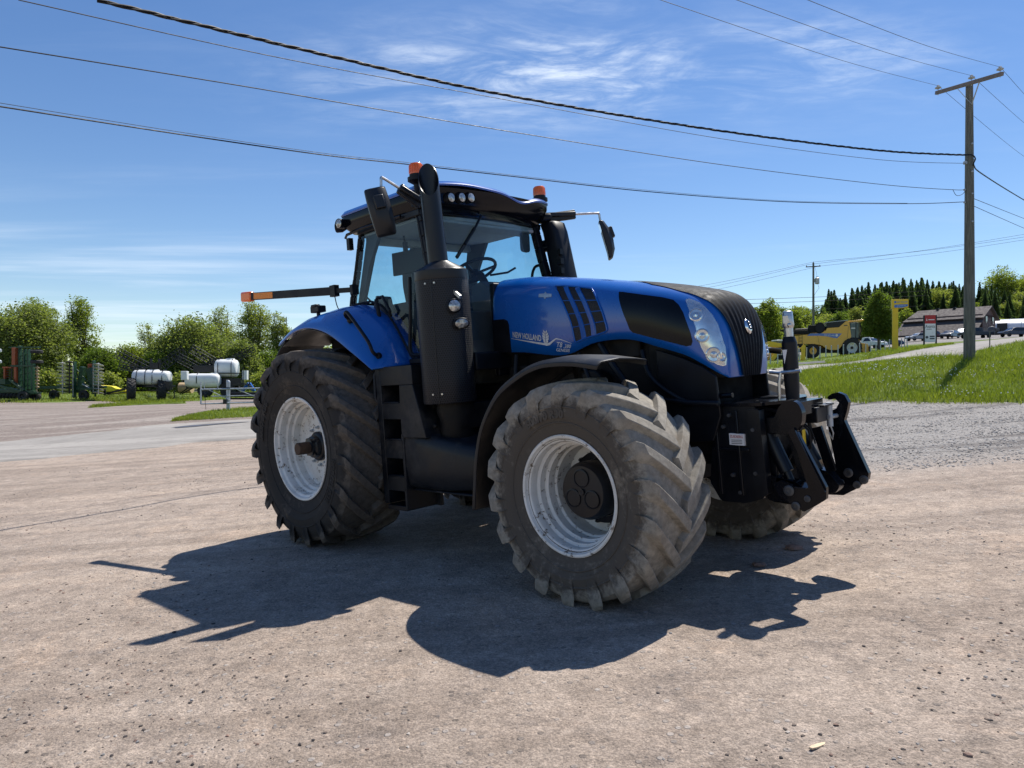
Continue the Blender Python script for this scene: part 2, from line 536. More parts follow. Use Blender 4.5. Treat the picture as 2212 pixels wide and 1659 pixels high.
def poly_smooth(P, k=6, closed=True):
    """rounded outline through the given points"""
    P = [np.array(p, float) for p in P]; n = len(P); out = []
    for i in range(n if closed else n - 1):
        a, b, c, d = P[(i - 1) % n], P[i], P[(i + 1) % n], P[(i + 2) % n]
        if not closed:
            a = P[max(i - 1, 0)]; d = P[min(i + 2, n - 1)]
        for j in range(k):
            f = j / k
            out.append(tuple(.5 * (2 * b + (c - a) * f + (2 * a - 5 * b + 4 * c - d) * f ** 2 + (3 * b - a - 3 * c + d) * f ** 3)))
    if not closed: out.append(tuple(P[-1]))
    return out

def poly_round(P, r, k=4):
    """outline with its corners rounded to radius r"""
    out = []; n = len(P)
    for i in range(n):
        p = Vector(P[i]); a = Vector(P[i - 1]) - p; b = Vector(P[(i + 1) % n]) - p
        q = min(r, a.length * .45, b.length * .45)
        a = p + a.normalized() * q; b = p + b.normalized() * q
        for j in range(k + 1):
            f = j / k
            out.append(tuple(a * (1 - f) ** 2 + p * 2 * f * (1 - f) + b * f * f))
    return out

# ------------------------------------------------------------------ hood
HC = [(1.95, 2.465), (2.3, 2.44), (2.8, 2.36), (3.2, 2.283), (3.55, 2.212), (3.8, 2.15), (3.98, 2.09), (4.075, 2.01), (4.13, 1.88), (4.158, 1.72), (4.162, 1.58), (4.157, 1.46)]
HB = [(1.95, .46, 1.785), (2.3, .465, 1.768), (2.76, .462, 1.715), (3.1, .458, 1.793), (3.42, .452, 1.793), (3.68, .44, 1.715), (3.88, .425, 1.645), (3.985, .405, 1.585), (4.05, .385, 1.54), (4.095, .36, 1.505), (4.125, .33, 1.48), (4.138, .29, 1.462)]
HN = [5, 5, 5, 4.6, 4.2, 3.8, 3.5, 3.3, 3.2, 3.2, 3.2, 3.2]
HG = [.02, .02, .02, .10, .28, .305, .31, .285, .245, .21, .168, .128]     # half width of the black centre strip
def hood_pt(t, th, off=0.0):
    C = crom(HC, t); B = crom(HB, t); n = crom(HN, t)
    a = np.asarray(th) * PI / 2
    wy = np.sin(a) ** (2 / n); wd = 1 - np.clip(np.cos(a), 0, 1) ** (2 / n)
    return np.stack([C[..., 0] + (B[..., 0] - C[..., 0]) * wd, B[..., 1] * wy, C[..., 1] + (B[..., 2] - C[..., 1]) * wd], -1)
NT, NH = 120, 44
Tg, Hg = np.meshgrid(np.linspace(0, 1, NT), np.linspace(-1, 1, 2 * NH + 1), indexing='ij')
Gh = hood_pt(Tg, np.abs(Hg)); Gh[..., 1] *= np.sign(Hg)
hm = MB(); hm.grid(Gh.tolist())
hood = hm.build('hood', M['blue'], tractor, smooth=60, solid=0.02)
hood_bvh = BVHTree.FromPolygons(hm.v, hm.f)

def on_hood(x, z, side=-1, off=0.003):
    h = hood_bvh.ray_cast(Vector((x, 2.0 * side, z)), Vector((0, -side, 0)))
    if h[0] is None:
        h = hood_bvh.find_nearest(Vector((x, .45 * side, z)))
    n = h[1]
    if n.y * side < 0: n = -n
    return h[0] + n * off

def hood_patch(name, outline, material, off=0.004, step=0.035, depth=0.012, side=-1, parent=None, smooth=40):
    """a panel that lies on the hood's side: outline in (x, z), with a small edge thickness"""
    pts = []
    n = len(outline)
    for i in range(n):
        a = np.array(outline[i]); b = np.array(outline[(i + 1) % n])
        k = max(1, int(np.linalg.norm(b - a) / step))
        for j in range(k): pts.append(tuple(a + (b - a) * j / k))
    nb = len(pts)
    xs = [p[0] for p in pts]; zs = [p[1] for p in pts]
    def inside(x, z):
        c = False
        for i in range(nb):
            x1, z1 = pts[i]; x2, z2 = pts[(i + 1) % nb]
            if (z1 > z) != (z2 > z) and x < (x2 - x1) * (z - z1) / (z2 - z1) + x1: c = not c
        return c
    inner = []
    x = min(xs) + step / 2
    while x < max(xs):
        z = min(zs) + step / 2
        while z < max(zs):
            if inside(x, z) and min((x - p[0]) ** 2 + (z - p[1]) ** 2 for p in pts) > (step * .45) ** 2: inner.append((x, z))
            z += step
        x += step
    r = geometry.delaunay_2d_cdt([Vector(p) for p in pts + inner], [(i, (i + 1) % nb) for i in range(nb)], [list(range(nb))], 1, 1e-6)
    v2, fs = r[0], r[2]
    orig = r[3]
    mb = MB()
    top = [on_hood(p.x, p.y, side, off) for p in v2]
    mb.add(top, fs)
    ring = [on_hood(p[0], p[1], side, off) for p in pts]; low = [on_hood(p[0], p[1], side, off - depth) for p in pts]
    mb.add(ring + low, [(i, (i + 1) % nb, nb + (i + 1) % nb, nb + i) for i in range(nb)])
    return mb.build(name, material, parent or tractor, smooth=smooth)

# black centre strip: hood-top screen running down over the nose as the front grille
tg = np.linspace(3 / 11, 1, 90)
W = np.interp(tg * 11, range(12), HG)
rows = []
NS = 65
for t, w in zip(tg, W):
    yb = float(crom(HB, t)[1]); n = float(crom(HN, t))
    row = []
    for k in range(NS):
        u = -1 + 2 * k / (NS - 1); y = w * u
        th = math.asin(min(1, (abs(y) / yb) ** (n / 2))) * 2 / PI
        p = hood_pt(t, th); p = Vector((p[0], y, p[2]))
        ridge = 0.5 + 0.5 * math.cos(u * PI * 9)
        front = min(1, max(0, (t - .45) / .25))
        edge = min(1.0, (1 - abs(u)) * 9)
        nrm = Vector((math.sin(front * PI / 2), 0, math.cos(front * PI / 2)))
        row.append(p + nrm * (0.006 + .012 * front + (0.007 * (ridge - 1.0)) * front * edge))
    rows.append(row)
gm = MB(); gm.grid([[tuple(q) for q in r] for r in rows])
grille = gm.build('front_grille', mat('grille_plastic', (.004, .005, .008), .6, 0, .25, 20, bmp=.3, bmp_scale=120, spec=.14), tractor, smooth=50)
# emblem on the nose, with its leaf
em = MB()
em.lathe([(0.0001, .018), (.034, .016), (.046, .008), (.05, 0)], (0, 0, 0), 'X', 28)
em.v = [(x, y * .8, z * 1.15) for x, y, z in em.v]
tilt = Matrix.Translation((4.163, 0, 1.82)) @ Matrix.Rotation(R(-14), 4, 'Y')
em.xform(tilt)
emblem = em.build('nose_emblem', M['chrome'], tractor)
lf = MB()
for s in (-1, 1):
    for k in range(3):
        z0 = .028 - k * .022
        lf.prism([(s * .004, z0), (s * .026, z0 + .016 - k * .002), (s * .026, z0 + .004 - k * .002), (s * .004, z0 - .014)], 'X', .0175, .0205)
lf.xform(tilt)
lf.build('emblem_leaf', M['black_gloss'], emblem, smooth=0)

VENT = [(2.684, 2.299), (3.02, 2.236), (3.07, 2.215), (3.12, 2.155), (3.178, 2.05), (3.212, 1.95), (3.224, 1.89), (3.215, 1.873), (3.18, 1.862), (3.0, 1.832), (2.915, 1.812), (2.895, 1.83), (2.868, 1.973), (2.80, 2.12), (2.72, 2.24)]
SWIN = [(3.325, 2.168), (3.345, 2.10), (3.375, 2.02), (3.418, 1.915), (3.435, 1.868), (3.46, 1.842), (3.60, 1.797), (3.75, 1.752), (3.896, 1.706), (3.935, 1.708), (3.947, 1.737), (3.935, 1.80), (3.909, 1.875), (3.88, 1.95), (3.84, 2.01), (3.79, 2.052), (3.70, 2.082), (3.52, 2.125), (3.36, 2.163)]
HEAD = [(3.878, 2.042), (3.91, 1.985), (3.949, 1.91), (3.975, 1.83), (3.99, 1.75), (4.005, 1.69), (4.025, 1.645), (4.058, 1.594), (4.10, 1.56), (4.13, 1.546), (4.143, 1.552), (4.146, 1.594), (4.14, 1.68), (4.122, 1.765), (4.10, 1.845), (4.066, 1.915), (4.02, 1.975), (3.98, 2.01), (3.93, 2.037), (3.895, 2.05)]
def lerp(a, b, f): return tuple(x + (y - x) * f for x, y in zip(a, b))
for side in (-1, 1):
    # louvred vent: dark mesh recess, blue slanted bars across it
    vent = hood_patch('hood_vent', VENT, M['grille'], 0.003, .03, .01, side)
    rim_ = MB()
    ring = [on_hood(x, z, side, .006) for x, z in poly_smooth(VENT, 3)]
    rim_.tube(ring, .007, 6, closed=True)
    rim_.build('vent_rim', M['blue'], vent)
    slat = MB()
    for f in (1 / 3., 2 / 3.):
        a0 = lerp((2.684, 2.299), (3.05, 2.23), f); a1 = lerp((2.80, 2.12), (3.13, 2.14), f); a2 = lerp((2.868, 1.973), (3.21, 1.96), f); a3 = lerp((2.905, 1.816), (3.21, 1.868), f)
        pts = poly_smooth([a0, a1, a2, a3], 5, False)
        rowa = []
        for (x, z) in pts:
            rowa.append([on_hood(x - .040, z, side, .0045), on_hood(x + .004, z, side, .013), on_hood(x + .010, z - .002, side, .003)])
        slat.grid([[tuple(q) for q in r] for r in rowa])
    slat.build('vent_slat', M['blue'], vent, smooth=30)
    rib = MB()
    for f in (.27, .52, .76):
        l = lerp((2.70, 2.29), (2.90, 1.82), f); l = (l[0] + .03 * math.sin(f * PI), l[1])
        r_ = lerp((3.05, 2.22), (3.22, 1.87), f); r_ = (r_[0] + .045 * math.sin(f * PI), r_[1])
        rib.tube([on_hood(*lerp(l, r_, q / 8), side, .004) for q in range(9)], .0035, 5)
    rib.build('vent_rib', M['blue'], vent)
    hood_patch('hood_side_window', SWIN, M['black_gloss'], 0.003, .035, .01, side)
    # headlight: chrome bowl with lamps behind a clear cover
    hl = hood_patch('headlight', HEAD, M['bowl'], 0.002, .02, .006, side, smooth=25)
    for (x, z, r_) in ((3.972, 1.925, .05), (4.017, 1.772, .052), (4.085, 1.632, .056), (4.125, 1.612, .034)):
        c = on_hood(x, z, side, .0); n_ = (on_hood(x, z, side, .05) - c).normalized()
        lm = MB()
        lm.lathe([(r_, -.002), (r_ * 1.0, .010), (r_ * .86, .013), (r_ * .8, .004), (r_ * .45, .0015), (r_ * .36, .010), (.0005, .015)], (0, 0, 0), 'Z', 24)
        lm.xform(Matrix.Translation(c) @ n_.to_track_quat('Z', 'Y').to_matrix().to_4x4())
        lm.build('lamp', M['bowl'], hl)
    hood_patch('lens_cover', [lerp(p, (4.01, 1.79), .03) for p in HEAD], M['lens_clear'], 0.017, .025, .016, side, parent=hl)
    # black filler panel behind the hood's cut rear corner
    NOTCH = [(1.935, 2.083), (2.09, 2.078), (2.135, 2.06), (2.15, 2.02), (2.16, 1.775), (1.935, 1.785)]
    hood_patch('hood_corner_panel', NOTCH, M['black'], 0.005, .04, .012, side)

def hood_text(name, txt, size, p0, p1, material, shear=0.0, bold=0.0, side=-1, off=.0045, up=1.0):
    vs, fs, w = text_mb(txt, size, 0, shear, bold)
    d = np.array(p1) - np.array(p0); L = np.linalg.norm(d); d = d / L
    nrm = np.array((-d[1], d[0])) * 1.0
    k = L / w
    mb = MB(); pts = []
    for x, y, _ in vs:
        q = np.array(p0) + d * x * k + np.array((0.0, 1.0)) * y * up
        pts.append(on_hood(q[0], q[1], side, off))
    mb.add(pts, fs)
    return mb.build(name, material, hood, smooth=0, solid=.001, fixn=False)
hood_text('maker_lettering', 'NEW HOLLAND', .070, (2.19, 1.908), (2.53, 1.848), M['silver'], 0, .0016)
hood_text('model_lettering', 'T8', .06, (2.69, 1.788), (2.76, 1.778), M['silver'], .3, .000)
hood_text('model_lettering', '.380', .042, (2.768, 1.776), (2.85, 1.766), M['silver'], .3, .000)
hood_text('model_lettering', 'GENESIS', .036, (2.685, 1.752), (2.835, 1.734), M['silver'], .25, .000)
sw = MB()
line = [(2.173, 1.898, .004), (2.35, 1.862, .010), (2.5, 1.832, .016), (2.585, 1.815, .020), (2.62, 1.818, .021), (2.66, 1.840, .016), (2.695, 1.856, .010), (2.74, 1.847, .007), (2.86, 1.803, .003)]
q = []
for a, b in zip(line, line[1:]):
    for j in range(5): q.append(lerp(a, b, j / 5))
q.append(line[-1])
sw.grid([[tuple(on_hood(x, z + h / 2, -1, .004)), tuple(on_hood(x, z - h / 2, -1, .004))] for x, z, h in q])
sw.build('decal_stripe', M['silver'], hood, smooth=0, solid=.001)
leaf = MB()
for s in (-1, 1):
    for k in range(5):
        z0 = 1.925 - k * .021; w = (.020, .031, .035, .034, .026)[k]
        P = [(2.58 + s * .003, z0), (2.58 + s * w, z0 + .014), (2.58 + s * w, z0 - .004), (2.58 + s * .003, z0 - .019)]
        leaf.add([on_hood(x, z - .1 * (x - 2.58), -1, .0045) for x, z in P], [(0, 1, 2, 3)])
leaf.build('decal_leaf', M['silver'], hood, smooth=0, solid=.001)
hood_patch('hood_badge', [(2.515, 2.25), (2.575, 2.247), (2.58, 2.258), (2.59, 2.258), (2.595, 2.245), (2.655, 2.234), (2.66, 2.218), (2.655, 2.208), (2.597, 2.212), (2.59, 2.2), (2.58, 2.2), (2.575, 2.215), (2.515, 2.224)], M['steel'], .006, .03, .01)

# ------------------------------------------------------------------ wheels
def make_tyre(Rr, Rc, Wh, rim_r, nl, lead, sink, lugw):
    """outer face at y < 0; local origin at the wheel centre"""
    mb = MB()
    prof = [(rim_r - .02, -.80), (rim_r + .005, -.83), (rim_r + .03, -.865), (rim_r + .12 * (Rc - rim_r) / .33, -.95), (rim_r + .45 * (Rc - rim_r), -1.0), (rim_r + .72 * (Rc - rim_r), -.985), (rim_r + .87 * (Rc - rim_r), -.94), (Rc - .018, -.84), (Rc - .006, -.6), (Rc, -.3), (Rc + .002, 0)]
    half = [(r_, w * Wh) for r_, w in prof]
    full = half + [(r_, -w) for r_, w in half[::-1][1:]]
    mb.lathe([(r_, w) for r_, w in full], (0, 0, 0), 'Y', 120)
    # side wall rings
    for s in (-1, 1):
        for f, h in ((.30, .006), (.62, .005)):
            rr = rim_r + f * (Rc - rim_r)
            y = -np.interp(rr, [p[0] for p in half[:7]], [-p[1] for p in half[:7]])
            mb.lathe([(rr - .008, -s * y * 1.0 - s * .004 * 0), (rr - .003, s * (-y + h)), (rr + .003, s * (-y + h)), (rr + .008, s * -y)], (0, 0, 0), 'Y', 96)
    def base_r(w):
        return float(np.interp(abs(w), [-p[1] for p in half[::-1]], [p[0] for p in half[::-1]])) if abs(w) < 1.0 * Wh else rim_r
    st = [(-1.0, Rr - .150, Rc - .17, 0.0, .70), (-1.045, Rr - .095, Rc - .12, 0.0, .85), (-1.03, Rr - .048, Rc - .08, .01, .95), (-.95, Rr - .020, Rc - .05, .06, 1.0)]
    for w in (-.80, -.62, -.45, -.28, -.12, .0, .10):
        st.append((w, Rr - .016 * (w / .9) ** 2, Rc - .02 - .02 * abs(w), .06 + (lead - .06) * ((w + .95) / 1.05) ** .92, 1.0 - .12 * max(0, w + .1)))
    rnd = random.Random(4)
    for side in (1, -1):
        for k in range(nl):
            ph = 2 * PI * (k + (0 if side == 1 else .5)) / nl
            j = 1 + rnd.uniform(-.04, .04)
            sec = []
            for (w, rt, rb, ld, ws) in st:
                w_ = w * Wh * side
                a = ph + ld
                ht, hb = lugw * ws * j / 2 / Rr, lugw * ws * 1.5 / 2 / Rr
                row = []
                for (da, rr) in ((-hb, rb), (-ht, rt - .004), (-ht * .82, rt), (ht * .82, rt), (ht, rt - .004), (hb, rb)):
                    row.append(((rr) * math.sin(a + da), w_, (rr) * math.cos(a + da)))
                sec.append(row)
            mb.grid(sec)
            b = len(mb.v) - len(sec) * 6
            mb.f.append(tuple(b + i for i in range(6))); mb.f.append(tuple(b + (len(sec) - 1) * 6 + i for i in range(6))); mb.m += [0, 0]
    # flattened contact patch, side wall bulging a little above it
    out = []
    for x, y, z in mb.v:
        if z < -sink: z = -sink + (z + sink) * .12
        rr = math.hypot(x, z)
        if z < -.45 * Rr and rim_r < rr:
            y *= 1 + .055 * math.exp(-((z + .72 * Rr) / (.17 * Rr)) ** 2) * math.exp(-(x / (.45 * Rr)) ** 2)
        out.append((x, y, z))
    mb.v = out
    return mb

def side_text(mb, txt, size, r0, ang0, y):
    vs, fs, w = text_mb(txt, size, 0, 0, .004)
    pts = []
    for x, yy, _ in vs:
        a = ang0 + (x - w / 2) / r0
        pts.append(((r0 + yy) * math.sin(a), y, (r0 + yy) * math.cos(a)))
    mb.add(pts, fs)

def add_wheel(cx, cy, cz, side, front):
    wh = empty('front_wheel' if front else 'rear_wheel')
    wh.parent = tractor; wh.location = (cx, cy, cz)
    key = 'F' if front else 'B'
    if front: Rr, Rc, Wh, rr, nl, lead, lw, depth = .790, .742, .30, .403, 18, .42, .092, .40
    else: Rr, Rc, Wh, rr, nl, lead, lw, depth = 1.005, .948, .385, .508, 19, .44, .090, .25
    t = make_tyre(Rr, Rc, Wh, rr, nl, lead, cz + .012, lw)
    if side > 0: t = mirror_y(t)
    ty = t.build('tyre', M['tyre_front'] if front else M['tyre_rear'], wh, smooth=32)
    yy = -(Wh * 1.0 + .004)
    size_txt = '600/70 R30' if front else '800/70 R38'
    rs = rr + .40 * (Rc - rr)
    for a0 in ((2.9, -.24) if front else (-1.15, 1.99, PI)):
        tm = MB(); side_text(tm, size_txt, .075 if front else .095, rs, a0, yy)
        if side > 0: tm = mirror_y(tm)
        tm.build('size_lettering', M['tyre_front'] if front else M['tyre_rear'], ty, smooth=0, solid=.004)
    f = -.88 * Wh
    rm = MB()
    if front:
        pr = [(rr + .012, f + .012), (rr + .018, f), (rr + .010, f - .006), (rr - .004, f - .002), (rr - .012, f + .02), (rr - .03, f + .032), (rr - .036, f + .05), (rr - .034, f + .095), (rr - .054, f + .108), (rr - .052, f + .165), (rr - .072, f + .178), (rr - .068, f + .25), (rr - .082, f + .262), (rr - .08, f + depth), (.27, f + depth + .008), (.24, f + depth + .02), (.05, f + depth + .022)]
    else:
        pr = [(rr + .012, f + .012), (rr + .018, f), (rr + .010, f - .006), (rr - .004, f - .002), (rr - .014, f + .022), (rr - .035, f + .035), (rr - .042, f + .06), (rr - .040, f + .10), (rr - .066, f + .113), (rr - .063, f + .155), (rr - .088, f + .168), (rr - .09, f + depth - .01), (rr - .12, f + depth + .004), (.30, f + depth - .004), (.26, f + depth - .012), (.10, f + depth - .012)]
    inner = [(pr[-1][0], -f - .02), (rr - .06, -f - .03), (rr + .015, -f)]
    rm.lathe(pr, (0, 0, 0), 'Y', 72); rm.lathe([(rr - .07, f + depth + .01)] + inner[1:], (0, 0, 0), 'Y', 48)
    if side > 0: rm = mirror_y(rm)
    rim = rm.build('rim', M['rim'], wh, smooth=24)
    hb = MB()
    if front:
        h0 = f + .16
        hb.lathe([(.205, f + depth + .02), (.205, h0 + .05), (.192, h0 + .02), (.18, h0 + .004), (.10, h0), (.0005, h0)], (0, 0, 0), 'Y', 40)
        for k in range(3):
            a = R(90 + 120 * k); c = (math.cos(a) * .095, h0 - .002, math.sin(a) * .095)
            hb.lathe([(.066, 0.002), (.066, -.006), (.058, -.008), (.055, -.002), (.0005, -.002)], c, 'Y', 24)
        hb.lathe([(.024, 0), (.024, -.014), (.012, -.016), (.0005, -.012)], (0, h0, 0), 'Y', 16)
        hb.lathe([(.27, f + depth + .06), (.26, f + depth - .02), (.21, f + depth - .03)], (0, 0, 0), 'Y', 40)
    else:
        h0 = f + depth - .012
        hb.lathe([(.15, h0), (.15, h0 - .03), (.135, h0 - .045), (.115, h0 - .05), (.11, h0 - .09), (.088, h0 - .10), (.085, h0 - .13), (.06, h0 - .135)], (0, 0, 0), 'Y', 32)
        for k in range(4):
            a = R(45 + 90 * k); c = Vector((math.cos(a) * .10, h0 - .11, math.sin(a) * .10))
            hb.cyl(c, c + Vector((0, .05, 0)), .018, n=8)
    if side > 0: hb = mirror_y(hb)
    hb.build('hub', M['black_metal'], wh, smooth=40)
    if not front:
        ba = MB(); ba.lathe([(.0005, f - .02), (.056, f - .02), (.062, f - .014), (.062, h0 - .05)], (0, 0, 0), 'Y', 24)
        if side > 0: ba = mirror_y(ba)
        ba.build('bar_axle', M['rust'], wh, smooth=40)
    nr, nn = (.262, 12) if front else (.195, 10)
    ny = (f + depth + .012) if front else h0
    proto = None
    for k in range(nn):
        a = 2 * PI * (k + .5) / nn
        if proto is None:
            nm = MB(); nm.lathe([(.021, .01), (.021, -.003), (.016, -.006), (.016, -.028), (.010, -.030), (.009, -.042), (.0005, -.042)], (0, 0, 0), 'Y', 6)
            if side > 0: nm = mirror_y(nm)
            proto = nm.build('wheel_nut', M['galv'] if not front else M['black_metal'], wh, smooth=30); o = proto
        else:
            o = proto.copy(); COL.objects.link(o); o.parent = wh
        o.location = (nr * math.cos(a), ny if side < 0 else -ny, nr * math.sin(a))
    return wh
ZF, ZR, WB = .744, .976, 3.448
YF, YR = 1.3202 - .264, 1.4276 - .339
for side in (-1, 1):
    add_wheel(WB, side * YF, ZF, side, True)
    add_wheel(0, side * YR, ZR, side, False)

# ------------------------------------------------------------------ chassis, engine and axles
ch = MB()
ch.box((.75, 0, 1.12), (2.5, .72, .75)); ch.box((.1, 0, 1.0), (.75, .95, .8)); ch.cyl((0, -1.0, .976), (0, 1.0, .976), .17, n=20)
ch.box((2.0, 0, .85), (1.1, .6, .35)); ch.box((2.9, -.27, .98), (2.5, .09, .28)); ch.box((2.9, .27, .98), (2.5, .09, .28))
chassis = ch.build('chassis', M['engine'], tractor, bevel=.02)
en = MB()
en.box((2.75, 0, 1.42), (1.6, .62, .72)); en.box((2.3, 0, 1.95), (.55, .8, .4)); en.box((3.0, 0, 1.8), (.9, .72, .3)); en.box((3.75, 0, 1.55), (.5, .66, .75))
en.cyl((3.02, -.33, 1.45), (3.02, -.46, 1.45), .13); en.cyl((3.32, -.33, 1.2), (3.32, -.42, 1.2), .10); en.cyl((2.55, -.34, 1.2), (2.55, -.44, 1.2), .07)
en.box((2.2, -.36, 1.5), (.25, .14, .3)); en.box((2.65, -.36, 1.62), (.5, .1, .1))
en.build('engine', M['engine'], tractor, bevel=.015)
hs = MB()
for pts, r_ in (([(3.12, -.42, 1.78), (3.25, -.46, 1.62), (3.42, -.46, 1.4), (3.62, -.43, 1.15), (3.72, -.38, 1.0)], .028),
                ([(2.9, -.43, 1.72), (3.02, -.47, 1.5), (3.05, -.47, 1.3), (2.95, -.4, 1.05)], .018),
                ([(2.2, -.45, 1.75), (2.22, -.5, 1.5), (2.3, -.5, 1.25), (2.5, -.42, 1.0)], .02),
                ([(3.5, -.4, 1.7), (3.6, -.46, 1.5), (3.78, -.44, 1.35), (3.95, -.35, 1.25)], .02)):
    hs.tube(poly_smooth(pts, 5, False), r_, 8)
hs.build('hose', M['black'], tractor)
fx = MB()
fx.bar((WB, -.72, ZF), (WB, .72, ZF), .26, .24); fx.box((WB, 0, ZF + .08), (.42, .5, .36)); fx.cyl((WB, -.92, ZF), (WB, -.55, ZF), .19); fx.cyl((WB, .92, ZF), (WB, .55, ZF), .19)
fx.cyl((WB + .25, -.7, ZF + .06), (WB + .25, .7, ZF + .06), .035)
fx.build('front_axle', M['engine'], tractor, bevel=.02)
sk = MB()
sk.prism([(3.62, 1.70), (3.85, 1.62), (4.0, 1.55), (4.10, 1.48), (4.12, 1.2), (4.05, 1.02), (3.75, 1.0), (3.62, 1.3)], 'Y', -.40, -.375)
sk.prism([(3.62, 1.70), (3.85, 1.62), (4.0, 1.55), (4.10, 1.48), (4.12, 1.2), (4.05, 1.02), (3.75, 1.0), (3.62, 1.3)], 'Y', .375, .40)
sk.tube([(3.66, -.42, 1.33), (3.9, -.47, 1.30), (4.15, -.47, 1.29)], .022, 8)
sk.build('front_skirt', M['black'], tractor, bevel=.006)
np_ = MB(); np_.prism([(-.30, 1.455), (.30, 1.455), (.3, 1.02), (-.3, 1.02)], 'X', 3.97, 4.02); np_.build('nose_underpanel', M['void'], tractor)

# ------------------------------------------------------------------ fenders
def loft(curves, k=5, n_across=1):
    rows = [poly_smooth(c, k, False) for c in curves]
    G = [[rows[j][i] for j in range(len(rows))] for i in range(len(rows[0]))]
    return G
for side in (-1, 1):
    def cv(y, P): return [(x, side * y, z) for x, z in P]
    G = loft([cv(1.225, [(-.66, 2.06), (-.34, 2.175), (0, 2.195), (.38, 2.10), (.76, 1.90), (1.08, 1.722)]),
              cv(1.20, [(-.66, 2.10), (-.34, 2.215), (0, 2.24), (.41, 2.16), (.80, 1.94), (1.105, 1.725)]),
              cv(1.12, [(-.65, 2.145), (-.33, 2.265), (.02, 2.315), (.46, 2.27), (.86, 2.035), (1.15, 1.73)]),
              cv(.98, [(-.62, 2.17), (-.3, 2.30), (.06, 2.36), (.52, 2.35), (.92, 2.11), (1.205, 1.738)]),
              cv(.86, [(-.60, 2.175), (-.28, 2.305), (.08, 2.37), (.55, 2.37), (.955, 2.125), (1.235, 1.742)]),
              cv(.62, [(-.58, 2.17), (-.28, 2.30), (.08, 2.36), (.5, 2.36), (.8, 2.2), (1.1, 1.75)])], 8)
    f = MB(); f.grid(G)
    fen = f.build('rear_fender', M['blue'], tractor, smooth=50, solid=.018, bevel=.004)
    ext = MB()
    ext.grid(loft([cv(1.16, [(-.62, 2.12), (-.80, 2.0), (-.93, 1.86), (-1.0, 1.72)]), cv(.62, [(-.60, 2.15), (-.78, 2.03), (-.92, 1.88), (-1.0, 1.72)])], 5))
    ext.build('fender_extension', M['black'], fen, solid=.02)
    lin = MB()
    lin.grid(loft([cv(1.19, [(-.62, 2.05), (-.3, 2.16), (0, 2.18), (.38, 2.08), (.74, 1.89), (1.04, 1.72)]), cv(.62, [(-.62, 2.05), (-.3, 2.16), (0, 2.18), (.38, 2.08), (.74, 1.89), (1.04, 1.72)])], 5))
    lin.build('fender_liner', M['black_dusty'], fen, solid=.01)
    iw_ = MB(); iw_.prism([(-.62, 1.5), (-.60, 2.1), (-.28, 2.29), (.08, 2.35), (.5, 2.35), (.8, 2.19), (1.1, 1.76), (1.1, 1.2), (.5, 1.1), (-.4, 1.1)], 'Y', side * .60, side * .57)
    iw_.build('inner_wall', M['engine'], fen)
    hd = MB()
    hp = [(.64, side * 1.13, 2.215), (.64, side * 1.17, 2.25), (.665, side * 1.19, 2.275), (.72, side * 1.19, 2.265), (.98, side * 1.20, 2.03), (1.05, side * 1.20, 1.95), (1.075, side * 1.19, 1.88), (1.075, side * 1.15, 1.845), (1.06, side * 1.11, 1.84)]
    hd.tube(poly_smooth(hp, 5, False), .017, 10)
    hd.ball((.64, side * 1.125, 2.21), .032, 6); hd.ball((1.065, side * 1.12, 1.84), .032, 6)
    hd.build('grab_handle', M['black'], fen)
    bx = MB(); bx.box((-.12, side * 1.02, 2.40), (.16, .10, .07)); bx.box((-.12, side * 1.05, 2.435), (.10, .06, .03)); bx.cyl((-.12, side * 1.02, 2.30), (-.12, side * 1.02, 2.37), .02)
    bx.build('fender_lamp', M['black'], fen, bevel=.01)
    # front mudguard on its bracket
    P = [(3.80, 1.615), (3.6, 1.648), (3.4, 1.655), (3.25, 1.64), (3.08, 1.585), (2.84, 1.452), (2.66, 1.235), (2.565, 1.0), (2.515, .75), (2.485, .56)]
    def up(P, d): 
        return [(x + d * (x - WB) / .95, z + d * (z - ZF) / .95) for x, z in P]
    G = loft([cv(1.345, up(P, -.03)), cv(1.345, up(P, 0)), cv(1.31, up(P, .028)), cv(1.12, up(P, .045)), cv(.93, up(P, .035)), cv(.80, up(P, .02)), cv(.78, up(P, -.02))], 5)
    f = MB(); f.grid(G)
    ff = f.build('front_fender', M['black_dusty'], tractor, smooth=45, solid=.012, bevel=.003)
    br = MB(); br.tube([(WB - .05, side * .72, ZF + .2), (WB - .25, side * .74, 1.3), (WB - .2, side * .9, 1.62)], .03, 8); br.bar((2.75, side * .8, 1.2), (3.1, side * .72, 1.0), .05, .05)
    br.build('fender_bracket', M['engine'], ff)

# ------------------------------------------------------------------ cab
cab = empty('cab'); cab.parent = tractor
def ys(z): return .85 - .055 * (z - 1.8) / 1.35
fr = MB()
for s in (-1, 1):
    A = [(1.405, 3.14), (1.52, 2.6), (1.66, 2.15), (1.745, 1.8)]
    pts = poly_smooth([(x, s * (ys(z) - .03), z) for x, z in A], 4, False)
    for a, b in zip(pts, pts[1:]): fr.bar(a, b, .075, .085, up=(0, 1, 0))
    Bp = [(.44, 3.14), (.33, 2.75), (.21, 2.39), (.12, 1.8)]
    pts = poly_smooth([(x, s * (ys(z) - .02), z) for x, z in Bp], 4, False)
    for a, b in zip(pts, pts[1:]): fr.bar(a, b, .05, .06, up=(0, 1, 0))
    fr.bar((.42, s * ys(3.13), 3.13), (1.45, s * ys(3.13), 3.13), .06, .06)
    fr.bar((1.22, s * .86, 1.765), (1.76, s * .86, 1.765), .06, .05)
fr.bar((.43, -.8, 3.13), (.43, .8, 3.13), .05, .06); fr.bar((.16, -.84, 2.1), (.16, .84, 2.1), .05, .07)
fr.build('cab_frame', M['black'], cab, bevel=.008)
